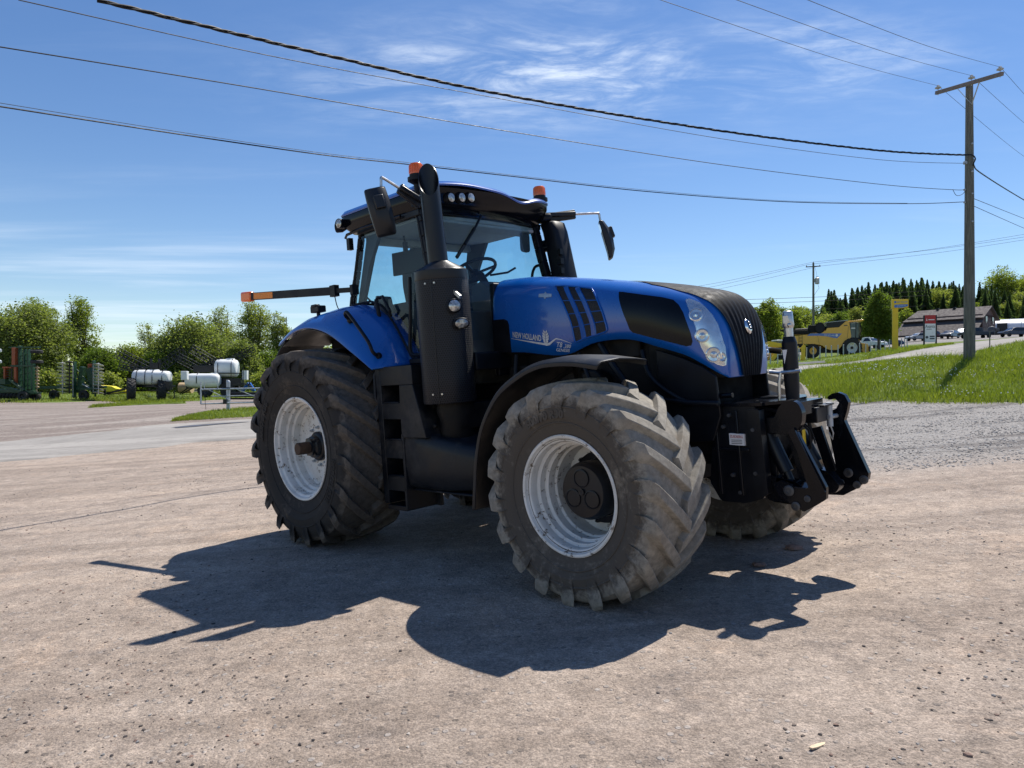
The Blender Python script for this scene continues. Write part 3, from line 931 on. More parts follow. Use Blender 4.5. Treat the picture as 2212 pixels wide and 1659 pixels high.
def pane(name, pts, th=.008, frame=None):
    mb = MB(); n = len(pts)
    c = sum((Vector(p) for p in pts), Vector()) / n
    mb.add(pts, [tuple(range(n))])
    return mb.build(name, M['glass'], cab, smooth=0, fixn=True)
for s in (-1, 1):
    O = [(.44, 3.11), (1.40, 3.11), (1.515, 2.6), (1.65, 2.15), (1.735, 1.79), (1.235, 1.79), (1.0, 2.11), (.78, 2.34), (.6, 2.405), (.22, 2.405), (.33, 2.75)]
    O = poly_round(O, .05, 3)
    pane('side_window', [(x, s * (ys(z) + .004), z) for x, z in O])
    gk = MB()
    gk.tube([(x, s * (ys(z) + .008), z) for x, z in O], .012, 6, closed=True)
    gk.build('window_seal', M['black'], cab)
# door frame line and inner door handle on the right side
df = MB()
df.tube(poly_smooth([(1.29, -.865, 2.55), (1.265, -.868, 2.2), (1.235, -.87, 1.98), (1.225, -.87, 1.88), (1.26, -.87, 1.83), (1.35, -.87, 1.82), (1.55, -.87, 1.83)], 5, False), .018, 8)
df.build('door_frame', M['black'], cab)
dh = MB()
dh.tube([(.79, -.865, 2.42), (.76, -.89, 2.40), (.80, -.89, 2.2), (.84, -.865, 2.13)], .02, 8)
dh.tube([(.79, -.865, 2.42), (.87, -.89, 2.42), (.97, -.89, 2.27), (.95, -.865, 2.22)], .016, 8)
dh.build('door_handle', M['black'], cab)
# curved windscreen and rear window
NG = 14
def wpt(u, v):   # u -1..1 across, v 0 top .. 1 bottom
    z = 3.115 - 1.2 * v
    A = np.interp(z, [1.8, 2.15, 2.6, 3.14], [1.745, 1.66, 1.52, 1.405])
    return (A + .13 * (1 - u * u), u * (ys(z) - .05), z)
ws = MB(); ws.grid([[wpt(-1 + 2 * j / NG, i / 10) for j in range(NG + 1)] for i in range(11)])
ws.build('windscreen', M['glass'], cab, smooth=60)
def rpt(u, v):
    z = 3.11 - 1.0 * v
    A = np.interp(z, [1.8, 2.39, 2.75, 3.14], [.12, .21, .33, .44])
    return (A - .10 * (1 - u * u), u * (ys(z) - .03), z)
rw = MB(); rw.grid([[rpt(-1 + 2 * j / NG, i / 8) for j in range(NG + 1)] for i in range(9)])
rw.build('rear_window', M['glass'], cab, smooth=60)
wp = MB()
wp.tube([(1.57, -.16, 3.13), (1.60, -.30, 2.97), (1.62, -.44, 2.83)], .012, 6); wp.bar((1.585, -.27, 3.0), (1.60, -.54, 2.70), .02, .028)
wp.build('windscreen_wiper', M['black'], cab)
rwp = MB(); rwp.tube([(.37, -.6, 2.9), (.2, -.62, 2.5), (.16, -.5, 2.42)], .012, 6); rwp.bar((.17, -.66, 2.43), (.15, -.40, 2.41), .03, .03)
rwp.build('rear_wiper', M['black'], cab)
# roof: blue cap over a black band with the lamp recesses
def rr_outline(x0, x1, w0, w1, r, bulge, n=8):
    """plan outline, half widths w0 (rear) and w1 (front), front edge bulging forward"""
    P = [(x0, -w0), (x1 - .02, -w1)]
    k = 10
    for i in range(1, k): 
        u = -1 + 2 * i / k
        P.append((x1 + bulge * (1 - u * u), w1 * u))
    P += [(x1 - .02, w1), (x0, w0)]
    return poly_round(P, r, 5)
def roof_loft(levels):
    rows = []
    for (x0, x1, w0, w1, r, b, z, zf) in levels:
        O = rr_outline(x0, x1, w0, w1, r, b)
        rows.append([(x, y, z + zf * max(0, (x - .9) / .7)) for x, y in O])
    return rows
band = MB()
band.grid(roof_loft([(.34, 1.40, .76, .74, .08, .06, 3.125, 0), (.28, 1.46, .82, .80, .10, .08, 3.13, 0), (.20, 1.54, .87, .83, .12, .09, 3.20, 0), (.16, 1.60, .88, .83, .13, .09, 3.27, .01), (.16, 1.61, .875, .825, .13, .09, 3.315, .015)]), wrap=True)
rb = band.build('roof_band', M['black_gloss'], cab, smooth=40)
cap = MB()
lv = roof_loft([(.16, 1.615, .88, .83, .13, .09, 3.315, .018), (.155, 1.62, .885, .832, .13, .09, 3.33, .018), (.18, 1.595, .865, .81, .14, .085, 3.365, .014), (.26, 1.53, .80, .76, .16, .07, 3.384, .005), (.45, 1.35, .62, .58, .2, .03, 3.392, -.004), (.7, 1.1, .3, .3, .15, 0, 3.395, 0)])
# the front edge dips between the raised lamp housings
for row in lv:
    for i, (x, y, z) in enumerate(row):
        if x > 1.0:
            row[i] = (x, y, z - .055 * math.exp(-((y - .30) / .20) ** 2) * (x - 1.0) / .6 + .02 * math.exp(-((y + .45) / .3) ** 2) * (x - 1.0) / .6)
cap.grid(lv, wrap=True); cap.f.append(tuple(len(cap.v) - len(lv[0]) + i for i in range(len(lv[0])))); cap.m.append(0)
cap.box((.75, .25, 3.42), (.5, .5, .03)); cap.ball((.62, -.3, 3.41), .06, 6)
cap.build('roof_cap', M['blue'], cab, smooth=45)
ceil = MB()
ceil.prism([(.36, -.76), (1.42, -.74), (1.47, -.4), (1.49, 0), (1.47, .4), (1.42, .74), (.36, .76)], 'Z', 3.085, 3.12)
ceil.box((.43, 0, 3.05), (.10, 1.4, .07)); ceil.prism([(1.2, 3.09), (1.46, 3.09), (1.46, 3.06), (1.3, 3.04)], 'Y', -.7, .7)
ceil.build('headliner', M['headliner'], cab, bevel=.01)
for s in (-1, 1):
    tr = MB()
    P = [(.47, 3.1), (.36, 2.75), (.25, 2.4), (.16, 1.85)]
    G = []
    for (x, z), w in zip(P, (.24, .12, .11, .22)):
        G.append([(x - .02, s * (ys(z) - .07), z), (x + w, s * (ys(z) - .05), z), (x + w, s * (ys(z) - .09), z), (x - .02, s * (ys(z) - .14), z), (x - .02, s * (ys(z) - .07), z)])
    tr.grid(G)
    tr.build('pillar_trim', M['grey_plastic'], cab, smooth=40)
inn = MB()
inn.box((.9, 0, 1.72), (1.6, 1.5, .06)); inn.box((.35, 0, 2.0), (.4, 1.5, .5)); 
inn.prism([(1.5, 1.75), (1.78, 1.75), (1.7, 2.42), (1.56, 2.50), (1.42, 2.46), (1.40, 2.3)], 'Y', -.22, .22)
inn.prism([(.45, 1.8), (1.0, 1.8), (1.02, 2.28), (.80, 2.38), (.45, 2.38)], 'Y', -.56, -.36)
inn.prism([(1.42, 1.75), (1.74, 1.78), (1.66, 2.2), (1.5, 2.2)], 'Y', -.8, .8)
inn.prism([(.5, 2.2), (.62, 2.46), (.86, 2.42), (.9, 2.26)], 'Y', -.80, -.77)
inn.build('dashboard', M['grey_plastic'], cab, bevel=.015)
st = MB()
st.prism(poly_round([(.42, 2.2), (.98, 2.2), (1.0, 2.30), (.9, 2.33), (.55, 2.32), (.50, 2.72), (.46, 2.95), (.36, 2.95), (.34, 2.6)], .05), 'Y', -.24, .24)
st.box((.7, 0, 1.98), (.4, .4, .42)); st.prism(poly_round([(.36, 2.92), (.46, 2.92), (.44, 3.02), (.36, 3.02)], .03), 'Y', -.13, .13)
st.box((.75, -.33, 2.52), (.42, .09, .07)); st.box((.62, .34, 2.5), (.38, .08, .06))
st.build('seat', M['seat'], cab, bevel=.02)
sw_ = MB()
swc = Vector((1.235, 0, 2.65)); tiltm = Matrix.Translation(swc) @ Matrix.Rotation(R(-24), 4, 'Y')
b0 = len(sw_.v)
sw_.tube([(.235 * math.cos(2 * PI * k / 28), .235 * math.sin(2 * PI * k / 28), 0) for k in range(28)], .017, 8, closed=True)
for k in range(3):
    a = R(60 + 120 * k); sw_.bar((0, 0, -.03), (.23 * math.cos(a), .23 * math.sin(a), 0), .035, .015)
sw_.cyl((0, 0, -.08), (0, 0, 0), .06, .05)
sw_.xform(tiltm, b0)
sw_.cyl((1.33, 0, 2.60), (1.52, 0, 2.3), .04); sw_.tube([(1.45, .02, 2.58), (1.55, .17, 2.60), (1.62, .22, 2.64)], .012, 6)
sw_.build('steering_wheel', M['black'], cab)
mo = MB(); mo.box((.78, -.47, 2.79), (.44, .03, .235), Matrix.Rotation(R(10), 3, 'Z')); mo.tube([(.82, -.45, 2.67), (.84, -.44, 2.5), (.84, -.44, 2.4)], .028, 8)
mo.tube([(.66, -.42, 3.08), (.74, -.46, 2.92)], .012, 6); mo.box((.74, -.47, 2.94), (.04, .04, .12))
mo.build('monitor', M['black'], cab, bevel=.01)
im = MB(); im.prism(poly_round([(.545, 2.86), (.665, 2.85), (.67, 3.06), (.55, 3.07)], .04), 'X', 1.39, 1.42); im.tube([(1.41, .6, 3.03), (1.42, .66, 3.1)], .012, 6)
im.build('inside_mirror', M['grey_plastic'], cab)
gh = MB(); gh.tube(poly_smooth([(1.46, .77, 2.72), (1.40, .74, 2.70), (1.36, .73, 2.6), (1.37, .73, 2.42), (1.42, .76, 2.3)], 4, False), .016, 8)
gh.build('inside_handle', M['black'], cab)
# roof lamps
for (x, y, z) in ((1.655, -.60, 3.24), (1.675, -.485, 3.25), (1.69, -.385, 3.257)):
    lm = MB(); lm.lathe([(.05, -.06), (.05, 0), (.046, .006)], (x, y, z), 'X', 20)
    o = lm.build('roof_lamp', M['black'], cab)
    l2 = MB(); l2.lathe([(.040, .006), (.03, .011), (.0005, .013)], (x, y, z), 'X', 20); l2.build('lamp_lens', M['lens'], o)
for s in (-1, 1):
    for (p, d) in (((1.53, s * .85, 3.215), (.55, s * .8, 0)), ((.25, s * .90, 3.24), (.15, s * 1, 0)), ((.17, s * .87, 3.22), (-.7, s * .6, 0))):
        d = Vector(d).normalized(); q = d.to_track_quat('Z', 'Y').to_matrix().to_4x4()
        lm = MB(); lm.lathe([(.03, -.07), (.052, -.03), (.052, .03), (.047, .036)], (0, 0, 0), 'Z', 18); lm.xform(Matrix.Translation(p) @ q)
        o = lm.build('corner_lamp', M['black'], cab)
        l2 = MB(); l2.lathe([(.046, .03), (.0005, .04)], (0, 0, 0), 'Z', 18); l2.xform(Matrix.Translation(p) @ q); l2.build('lamp_lens', M['lens'], o)
    gt = MB(); gt.tube([(.24, s * .85, 3.10), (.30, s * .87, 3.12), (.6, s * .87, 3.135), (1.2, s * .85, 3.135)], .014, 6); gt.box((.33, s * .86, 3.02), (.05, .05, .12))
    gt.build('roof_gutter', M['black'], cab)

# ------------------------------------------------------------------ exhaust on the right front corner of the cab
EX, EY = 1.82, -.925
exh = empty('exhaust_stack'); exh.parent = tractor
def can_outline(w, d, n=48):
    return [(EX + w * (abs(math.cos(a)) ** .72) * (1 if math.cos(a) > 0 else -1), EY + d * (abs(math.sin(a)) ** .72) * (1 if math.sin(a) > 0 else -1)) for a in [2 * PI * k / n for k in range(n)]]
RC = Matrix.Rotation(R(-45), 3, 'Z')
def can_ring(r_, z, n=56):
    out = []
    for k in range(n):
        a = 2 * PI * k / n
        p = Vector((r_ * 1.02 * math.copysign(abs(math.cos(a)) ** .82, math.cos(a)), r_ * math.copysign(abs(math.sin(a)) ** .82, math.sin(a)), 0))
        p = RC @ p
        out.append((EX + p.x, EY + p.y, z))
    return out
cm_ = MB(); zz = [1.375, 1.39, 1.6, 1.8, 2.0, 2.2, 2.44]
cm_.grid([can_ring(.224 if i == 0 else .232, z) for i, z in enumerate(zz)], wrap=True)
me_o = cm_.build('perforated_shield', M['perforated'], exh, smooth=40)
uvl = me_o.data.uv_layers.new(name='UVMap')
for pl in me_o.data.polygons:
    angs = []
    for li in pl.loop_indices:
        v = me_o.data.vertices[me_o.data.loops[li].vertex_index].co
        angs.append(math.atan2(v.y - EY, v.x - EX))
    if max(angs) - min(angs) > PI: angs = [a + 2 * PI if a < 0 else a for a in angs]
    for li, a in zip(pl.loop_indices, angs):
        v = me_o.data.vertices[me_o.data.loops[li].vertex_index].co
        uvl.data[li].uv = (a * .24, v.z)
sm = MB()
for k in (0,):
    a = R(-62); sm.bar((EX + .242 * math.cos(a), EY + .242 * math.sin(a), 1.38), (EX + .242 * math.cos(a), EY + .242 * math.sin(a), 2.44), .006, .006, up=(1, 0, 0))
sm.build('shield_seam', M['black_metal'], exh)
for da in (-.22, .12):
    for z in (2.40, 1.46):
        a = R(-62) + da; bt = MB(); c = Vector((EX + .240 * math.cos(a), EY + .240 * math.sin(a), z)); d = Vector((math.cos(a), math.sin(a), 0))
        bt.cyl(c, c + d * .012, .011, .008, 10); bt.build('shield_bolt', M['steel'], exh)
tp = MB()
tp.grid([can_ring(.234, 2.435), can_ring(.236, 2.445), can_ring(.234, 2.515), can_ring(.222, 2.528), can_ring(.09, 2.60), can_ring(.087, 2.605)], wrap=True)
tp.build('shield_top', M['black_metal'], exh, smooth=35)
bt_ = MB()
bt_.lathe([(.17, 1.38), (.175, 1.30), (.15, 1.22), (.15, 1.06), (.13, 1.03)], (EX, EY + .06, 0), 'Z', 32, capends=True)
bt_.box((EX, EY + .3, 1.25), (.3, .5, .22)); bt_.cyl((EX - .08, EY - .1, 1.18), (EX - .08, EY - .14, 1.18), .02)
bt_.build('aftertreatment_base', M['engine'], exh, smooth=40, bevel=.01)
pp = MB()
n = 36; PR = .087
pd = Vector((.74, -.67, 0)).normalized()
zr = [2.58, 2.7, 2.9, 3.08]
rows = []
PX, PY, SL, ZT = EX - .012, EY - .012, 1.85, 3.33
def pipe_ring(rad, zf):
    out = []
    for k in range(n):
        c_, s_ = math.cos(2 * PI * k / n), math.sin(2 * PI * k / n)
        z = zf if zf is not None else ZT - SL * PR * (pd.x * c_ + pd.y * s_)
        ln = max(0, (z - 2.58)) * .045
        out.append((PX + rad * c_ - ln * .75, PY + rad * s_ - ln * .66, z))
    return out
for z in zr: rows.append(pipe_ring(PR, z))
rows.append(pipe_ring(PR * 1.02, None)); rows.append(pipe_ring(PR * .94, None)); rows.append(pipe_ring(PR * .93, 2.8))
pp.grid(rows, wrap=True); pp.f.append(tuple(len(pp.v) - n + i for i in range(n))); pp.m.append(0)
pp.build('exhaust_pipe', M['black_metal'], exh, smooth=40, fixn=False)
for (p, d, sc) in (((2.085, -1.03, 2.19), (.86, -.5, .05), (1, 1)), ((2.105, -.985, 2.045), (.9, -.42, -.15), (1.15, .78))):
    d = Vector(d).normalized(); mm = Matrix.Translation(p) @ d.to_track_quat('Z', 'Y').to_matrix().to_4x4()
    lm = MB(); lm.lathe([(.03, -.05), (.06, -.02), (.062, .018), (.055, .024)], (0, 0, 0), 'Z', 24); lm.v = [(x * sc[0], y * sc[1], z) for x, y, z in lm.v]; lm.cyl((0, .02, -.04), (0, .06, -.12), .015, n=8); lm.xform(mm)
    o = lm.build('work_lamp', M['black'], exh)
    l2 = MB(); l2.lathe([(.050, .022), (.04, .030), (.0005, .034)], (0, 0, 0), 'Z', 24); l2.v = [(x * sc[0], y * sc[1], z) for x, y, z in l2.v]; l2.xform(mm); l2.build('lamp_lens', M['lens'], o)
fb = MB(); fb.prism([(2.05, 2.335), (2.13, 2.275), (2.12, 2.25), (2.05, 2.30)], 'Y', -1.0, -.98); fb.build('lamp_bracket', M['steel'], exh, smooth=0)
# pre-cleaner / intake stack on the left front corner
ins = MB()
def ring_i(cx, cy, w, d, z, n=24):
    return [(cx + w * math.copysign(abs(math.cos(a)) ** .6, math.cos(a)), cy + d * math.copysign(abs(math.sin(a)) ** .6, math.sin(a)), z) for a in [2 * PI * k / n for k in range(n)]]
ins.grid([ring_i(1.69, .92, .115, .12, 2.2), ring_i(1.66, .92, .115, .12, 2.55), ring_i(1.57, .92, .11, .12, 3.06), ring_i(1.535, .92, .11, .12, 3.155), ring_i(1.53, .92, .08, .09, 3.175), ring_i(1.53, .92, .01, .01, 3.178)], wrap=True)
for z in (2.62, 2.72, 2.82): ins.box((1.72, .80, z), (.05, .05, .06))
ins.box((1.50, .83, 2.92), (.14, .05, .12)); ins.cyl((1.44, .80, 2.9), (1.55, .82, 2.9), .03)
ins.build('intake_stack', M['black'], tractor, smooth=45)

# ------------------------------------------------------------------ mirrors, beacons, marker arm
def mirror(elbow, root, body_c, rot, name='side_mirror'):
    mr = empty(name); mr.parent = tractor
    e, r_ = Vector(elbow), Vector(root)
    a = MB(); d = e - r_
    m1 = r_ + d * .55
    a.bar(r_, m1, .10, .05); a.bar(r_ + Vector((0, 0, -.03)), m1 + Vector((0, 0, .0)), .05, .10)
    a.build('mirror_arm', M['black_dusty'], mr, bevel=.012)
    rd = MB(); c = Vector(body_c)
    rd.tube(poly_smooth([m1 - d * .02, e - d * .08, e - d * .01 + Vector((0, 0, -.012)), e + Vector((0, 0, -.06)), (e.x + (c.x - e.x) * .7, e.y + (c.y - e.y) * .7, c.z + .10)], 6, False), .0125, 10)
    rd.build('mirror_rod', M['steel'], mr)
    hsn = MB()
    # housing: flat mirror side, bulging back (+x), tapering downwards
    sec = []
    for (z, w, dp, xo) in ((.215, .075, .02, 0.0), (.205, .095, .05, 0.0), (.10, .10, .085, -.005), (-.02, .10, .095, -.012), (-.13, .095, .08, -.018), (-.205, .088, .045, -.03), (-.215, .07, .02, -.03)):
        sec.append([(xo - .005, -w, z), (xo + dp * .6, -w * .98, z), (xo + dp, -w * .55, z), (xo + dp, w * .55, z), (xo + dp * .6, w * .98, z), (xo - .005, w, z)])
    hsn.grid(sec, wrap=True)
    b = len(hsn.v); hsn.f.append(tuple(range(6))); hsn.f.append(tuple(range(b - 6, b))); hsn.m += [0, 0]
    hsn.box((.06, 0, .06), (.11, .09, .12))
    mm = Matrix.Translation(c) @ rot
    hsn.xform(mm)
    hsn.build('mirror_housing', M['black_dusty'], mr, smooth=35, bevel=.012)
    gl = MB(); gl.prism(poly_round([(-.085, -.19), (.085, -.19), (.09, .19), (-.09, .19)], .03), 'X', -.010, -.006); gl.xform(mm)
    gl.build('mirror_glass', M['chrome'], mr, smooth=0)
    return mr
mirror((1.44, -1.215, 3.40), (1.53, -.86, 3.20), (1.43, -1.235, 3.09), Matrix.Rotation(R(-30), 4, 'Z') @ Matrix.Rotation(R(11), 4, 'X') @ Matrix.Rotation(R(-5), 4, 'Y'))
mirror((1.83, 1.38, 3.262), (1.46, .90, 3.26), (1.86, 1.41, 2.96), Matrix.Rotation(R(40), 4, 'Z') @ Matrix.Rotation(R(-16), 4, 'Y'))
for s in (-1, 1):
    bc = Vector((1.46, s * .83, 3.425))
    b = MB(); b.cyl(bc + Vector((0, 0, -.2)), bc + Vector((0, 0, -.02)), .025, .035); b.lathe([(.035, -.05), (.085, -.02), (.085, .012), (.066, .016), (.066, .04)], bc, 'Z', 24)
    b.cyl(bc + Vector((-.02, 0, -.2)), (1.44, s * .78, 3.2), .03); b.box((1.48, s * .85, 3.22), (.10, .08, .10))
    bo = b.build('beacon', M['black'], tractor, smooth=40)
    l = MB(); l.lathe([(.064, .03), (.066, .05), (.062, .125), (.052, .138), (.0005, .142)], bc, 'Z', 32)
    for k in range(20):
        a = 2 * PI * k / 20; l.bar(bc + Vector((.0645 * math.cos(a), .0645 * math.sin(a), .05)), bc + Vector((.061 * math.cos(a), .061 * math.sin(a), .122)), .007, .005)
    l.build('beacon_lens', M['amber'], bo, smooth=40)
wa = MB()
PA, PB = Vector((.30, -.83, 2.56)), Vector((-1.40, -1.15, 2.685))
da = (PB - PA).normalized()
wa.bar(PA + da * .28, PB, .045, .085); wa.bar(PA, PA + da * .32, .04, .05); wa.box(PA + da * .30, (.10, .06, .12)); wa.box(PA, (.05, .08, .10))
wa.tube(poly_smooth([PA + da * .30 + Vector((0, 0, -.06)), PA + da * .25 + Vector((0, 0, -.2)), PA + da * .08 + Vector((0, 0, -.25)), PA + Vector((0, 0, -.06))], 5, False), .006, 6)
war = wa.build('marker_arm', M['black'], tractor, bevel=.006)
rf = MB(); rf.bar(PB - da * .44, PB - da * .10, .048, .07); rf.build('reflective_strip', M['reflector'], war, smooth=0)
al = MB(); al.bar(PB - da * .05, PB + da * .14, .07, .115); al.build('marker_lamp', M['amber'], war, bevel=.02)

# ------------------------------------------------------------------ steps and fuel tank on the right; tank on the left
stp = MB()
S0, S1 = -1.13, -.74
for (x0, x1, z0, z1) in ((1.0, 1.075, .46, 1.72), (1.075, 1.56, 1.555, 1.73), (1.075, 1.36, 1.245, 1.395), (1.075, 1.36, .885, 1.055), (1.075, 1.36, .585, .72), (1.05, 1.34, .405, .45)):
    stp.box(((x0 + x1) / 2, (S0 + S1) / 2, (z0 + z1) / 2), (x1 - x0, S1 - S0, z1 - z0))
stp.prism([(1.36, 1.555), (1.56, 1.555), (1.70, 1.08), (1.345, 1.08), (1.35, 1.39)], 'Y', S0, -.8); stp.box((1.35, -.95, .86), (.03, .36, .5))
stp.box((1.2, -.76, 1.0), (.4, .04, 1.2)); stp.box((1.34, -.95, .52), (.03, .36, .22))
for z in (1.40, 1.06, .725): stp.box((1.22, S0 + .02, z), (.24, .05, .012))
stp.tube([(.99, -1.1, 1.7), (.975, -1.12, 1.66), (.975, -1.13, 1.45), (.99, -1.12, 1.40)], .016, 8)
stp.build('steps', M['tank'], tractor, bevel=.014)
for s in (-1, 1):
    fk = MB()
    prof = [(.63, .80), (.605, 1.0), (.62, 1.07), (.66, 1.10), (.80, 1.118), (.98, 1.118), (1.06, 1.105), (1.10, 1.06), (1.12, .70)]
    G = []
    for x, k, dz in ((1.345, .99, .06), (1.37, 1.0, .05), (1.6, 1.0, .02), (1.9, .99, -.03), (2.2, .965, -.08), (2.36, .92, -.11)):
        G.append([(x, s * y * k, z + (dz if z > .9 else 0) + (.02 if x > 2.1 and z < .7 else 0)) for z, y in prof])
    fk.grid(G); nn = len(prof); fk.f.append(tuple(range(nn))); fk.f.append(tuple(range(len(G) * nn - nn, len(G) * nn))); fk.m += [0, 0]
    fk.box((1.85, s * .98, .60), (.95, .16, .02))
    fk.build('fuel_tank', M['tank'], tractor, smooth=45, bevel=.012)
fl = MB(); fl.prism([(1.42, 1.12), (2.2, 1.02), (2.2, .98), (1.42, 1.0)], 'Y', -.95, -.6); fl.box((1.62, -.8, 1.66), (.5, .3, .10)); fl.box((1.25, .85, 1.1), (.5, .35, 1.2)); fl.box((1.92, 0, 2.0), (.06, .86, .85)); fl.box((1.75, 0, 1.72), (.5, 1.5, .16))
fl.build('cab_mount', M['black'], tractor, bevel=.015)

M['pin'] = mat('dull_pin_steel', (.09, .093, .10), .5, .6, .2, 20)
# ------------------------------------------------------------------ front linkage
lk = empty('front_linkage'); lk.parent = tractor
fm = MB()
for s in (-1, 1):
    fm.prism(poly_round([(4.10, 1.26), (4.36, 1.265), (4.37, .95), (4.39, .63), (4.25, .585), (4.06, .585), (3.98, .72), (4.02, 1.0)], .03), 'Y', s * .36, s * .31)
    fm.prism(poly_round([(4.30, 1.24), (4.39, 1.24), (4.42, .66), (4.33, .62)], .015), 'Y', s * .375, s * .30)
    fm.prism([(4.15, 1.02), (4.24, .96), (4.24, .90), (4.13, .96), (4.13, 1.16), (4.15, 1.16)], 'Y', s * .365, s * .36)
fm.box((4.22, 0, .95), (.28, .6, .56)); fm.box((3.85, 0, .98), (.5, .5, .3)); fm.box((4.3, 0, .70), (.16, .62, .16))
fm.build('linkage_frame', M['black_metal'], lk, bevel=.008)
tpl = MB()
tpl.prism(poly_round([(3.98, -.30), (4.12, -.38), (4.40, -.38), (4.50, -.16), (4.50, .16), (4.40, .38), (4.12, .38), (3.98, .30)], .03), 'Z', 1.262, 1.285)
tpl.prism(poly_round([(4.28, -.12), (4.56, -.12), (4.56, .30), (4.28, .30)], .02), 'Z', 1.17, 1.262); tpl.tube([(3.9, -.25, 1.30), (4.05, -.36, 1.335), (4.2, -.36, 1.34)], .018, 8)
tpl.build('top_plate', M['black_gloss'], lk, bevel=.006)
for s, yc in ((-1, -.345), (1, .445)):
    hk = MB()
    ear = poly_round([(4.50, 1.19), (4.535, 1.265), (4.60, 1.30), (4.66, 1.285), (4.69, 1.22), (4.68, 1.14), (4.62, 1.075), (4.50, 1.07), (4.45, 1.12)], .03)
    if s < 0:
        arm = poly_round([(4.605, 1.10), (4.648, 1.09), (4.815, .735), (4.81, .66), (4.72, .60), (4.66, .565), (4.60, .60), (4.50, .66), (4.46, .74), (4.52, .765), (4.62, .72), (4.70, .72)], .012)
        hk.prism(ear, 'Y', yc - .03, yc + .03)
        hk.prism(arm, 'Y', yc - .035, yc + .0)
        hk.bar((4.61, yc - .04, 1.11), (4.79, yc - .04, .70), .05, .02, up=(0, 1, 0))
    else:
        P = [(4.545, 1.262), (4.575, 1.282), (4.62, 1.291), (4.665, 1.27), (4.69, 1.215), (4.675, 1.15), (4.652, 1.085), (4.80, .70), (4.79, .655), (4.712, .586), (4.615, .53), (4.497, .527), (4.49, .60), (4.53, .70), (4.572, .745), (4.553, .89), (4.528, 1.07), (4.515, 1.145), (4.55, 1.15), (4.60, 1.172), (4.624, 1.215), (4.598, 1.243), (4.552, 1.238), (4.538, 1.25)]
        hk.prism(poly_round(P, .006, 3), 'Y', yc - .025, yc + .025)
    o = hk.build('hook_arm', M['black_gloss'], lk, bevel=.004)
    for (x, z, r_) in (((4.66, .70, .034), (4.715, .615, .028), (4.60, .625, .028), (4.765, .655, .032)) if s > 0 else ((4.57, .70, .036), (4.69, .655, .022), (4.61, .60, .03))):
        pn = MB(); pn.lathe([(r_, 0), (r_, -.008), (r_ * .8, -.012), (r_ * .5, -.012), (r_ * .45, -.006), (.0005, -.006)], (x, yc - .035 if s < 0 else yc - .025, z), 'Y', 18)
        pn.build('pin', M['pin'], o)
for s in (-1, 1):
    cy = MB(); cy.cyl((4.36, s * .22, 1.10), (4.50, s * .24, .80), .048); cy.cyl((4.50, s * .24, .80), (4.56, s * .25, .66), .026); cy.cyl((4.35, s * .17, 1.10), (4.35, s * .29, 1.10), .04)
    cy.build('lift_cylinder', M['black_metal'], lk)
    la = MB(); la.prism(poly_round([(4.32, .80), (4.60, .74), (4.68, .64), (4.64, .58), (4.40, .60), (4.30, .68)], .03), 'Y', s * .20, s * .30); la.bar((4.54, s * .20, 1.06), (4.62, s * .22, .74), .07, .03, up=(0, 1, 0))
    la.build('lower_arm', M['black_gloss'], lk, bevel=.006)
lb = MB(); lb.box((4.51, .24, 1.15), (.14, .24, .11)); lb.box((4.55, .28, 1.212), (.12, .18, .012)); lb.build('latch_box', M['black_metal'], lk, bevel=.006)
lp = MB(); lp.cyl((4.585, .33, 1.225), (4.585, .33, 1.05), .022); lp.cyl((4.585, .30, 1.12), (4.60, .42, 1.12), .016); lp.tube([(4.585, .33, 1.06), (4.60, .34, 1.0), (4.585, .36, .95), (4.57, .34, 1.0)], .006, 6)
lp.build('latch_pin', M['galv'], lk)
tl = MB()
TX, TY = 4.475, -.02
tl.cyl((TX, TY, 1.28), (TX + .0, TY, 1.42), .045, .052); tl.cyl((TX, TY, 1.42), (TX, TY, 1.68), .052); tl.cyl((TX, TY, 1.68), (TX, TY, 1.72), .05, .038)
tlo = tl.build('top_link', M['black'], lk, smooth=40)
t2 = MB(); t2.cyl((TX, TY, 1.70), (TX, TY, 1.79), .030); t2.lathe([(.034, 1.78), (.04, 1.80), (.036, 1.84), (.034, 1.89), (.028, 1.90)], (TX, TY, 0), 'Z', 16, capends=True); t2.box((TX, TY, 1.84), (.045, .075, .06)); t2.ball((TX + .02, TY - .03, 1.80), .016, 6)
t2.build('link_end', M['steel'], tlo, smooth=40, bevel=.004)
t3 = MB(); t3.tube([(TX - .13, TY - .06, 1.48), (TX - .06, TY - .05, 1.47), (TX + .03, TY - .055, 1.475), (TX + .09, TY - .05, 1.48)], .014, 8); t3.tube([(TX - .05, TY - .06, 1.47), (TX - .06, TY - .07, 1.40), (TX - .065, TY - .07, 1.28)], .012, 8); t3.bar((TX - .02, TY + .06, 1.525), (TX + .14, TY + .24, 1.525), .02, .014)
t3.build('link_handle', M['steel'], tlo)
t4 = MB(); t4.prism([(TX - .03, 1.63), (TX + .004, 1.63), (TX - .02, 1.53)], 'Y', TY - .0535, TY - .0525); t4.build('link_decal', M['sticker'], tlo, smooth=0)
def plate_text(name, txt, size, origin, ux, uz, material, parent, w=None):
    vs, fs, ww = text_mb(txt, size, 0, 0, .0)
    k = (w / ww) if w else 1
    o, ux, uz = Vector(origin), Vector(ux), Vector(uz)
    mb = MB(); mb.add([o + ux * x * k + uz * y for x, y, _ in vs], fs)
    return mb.build(name, material, parent, smooth=0, solid=.0008, fixn=False)
sk1 = MB(); sk1.prism([(4.165, 1.075), (4.275, 1.07), (4.275, .99), (4.165, .995)], 'Y', -.383, -.3605); sg = sk1.build('maker_sticker', M['sticker'], lk, smooth=0)
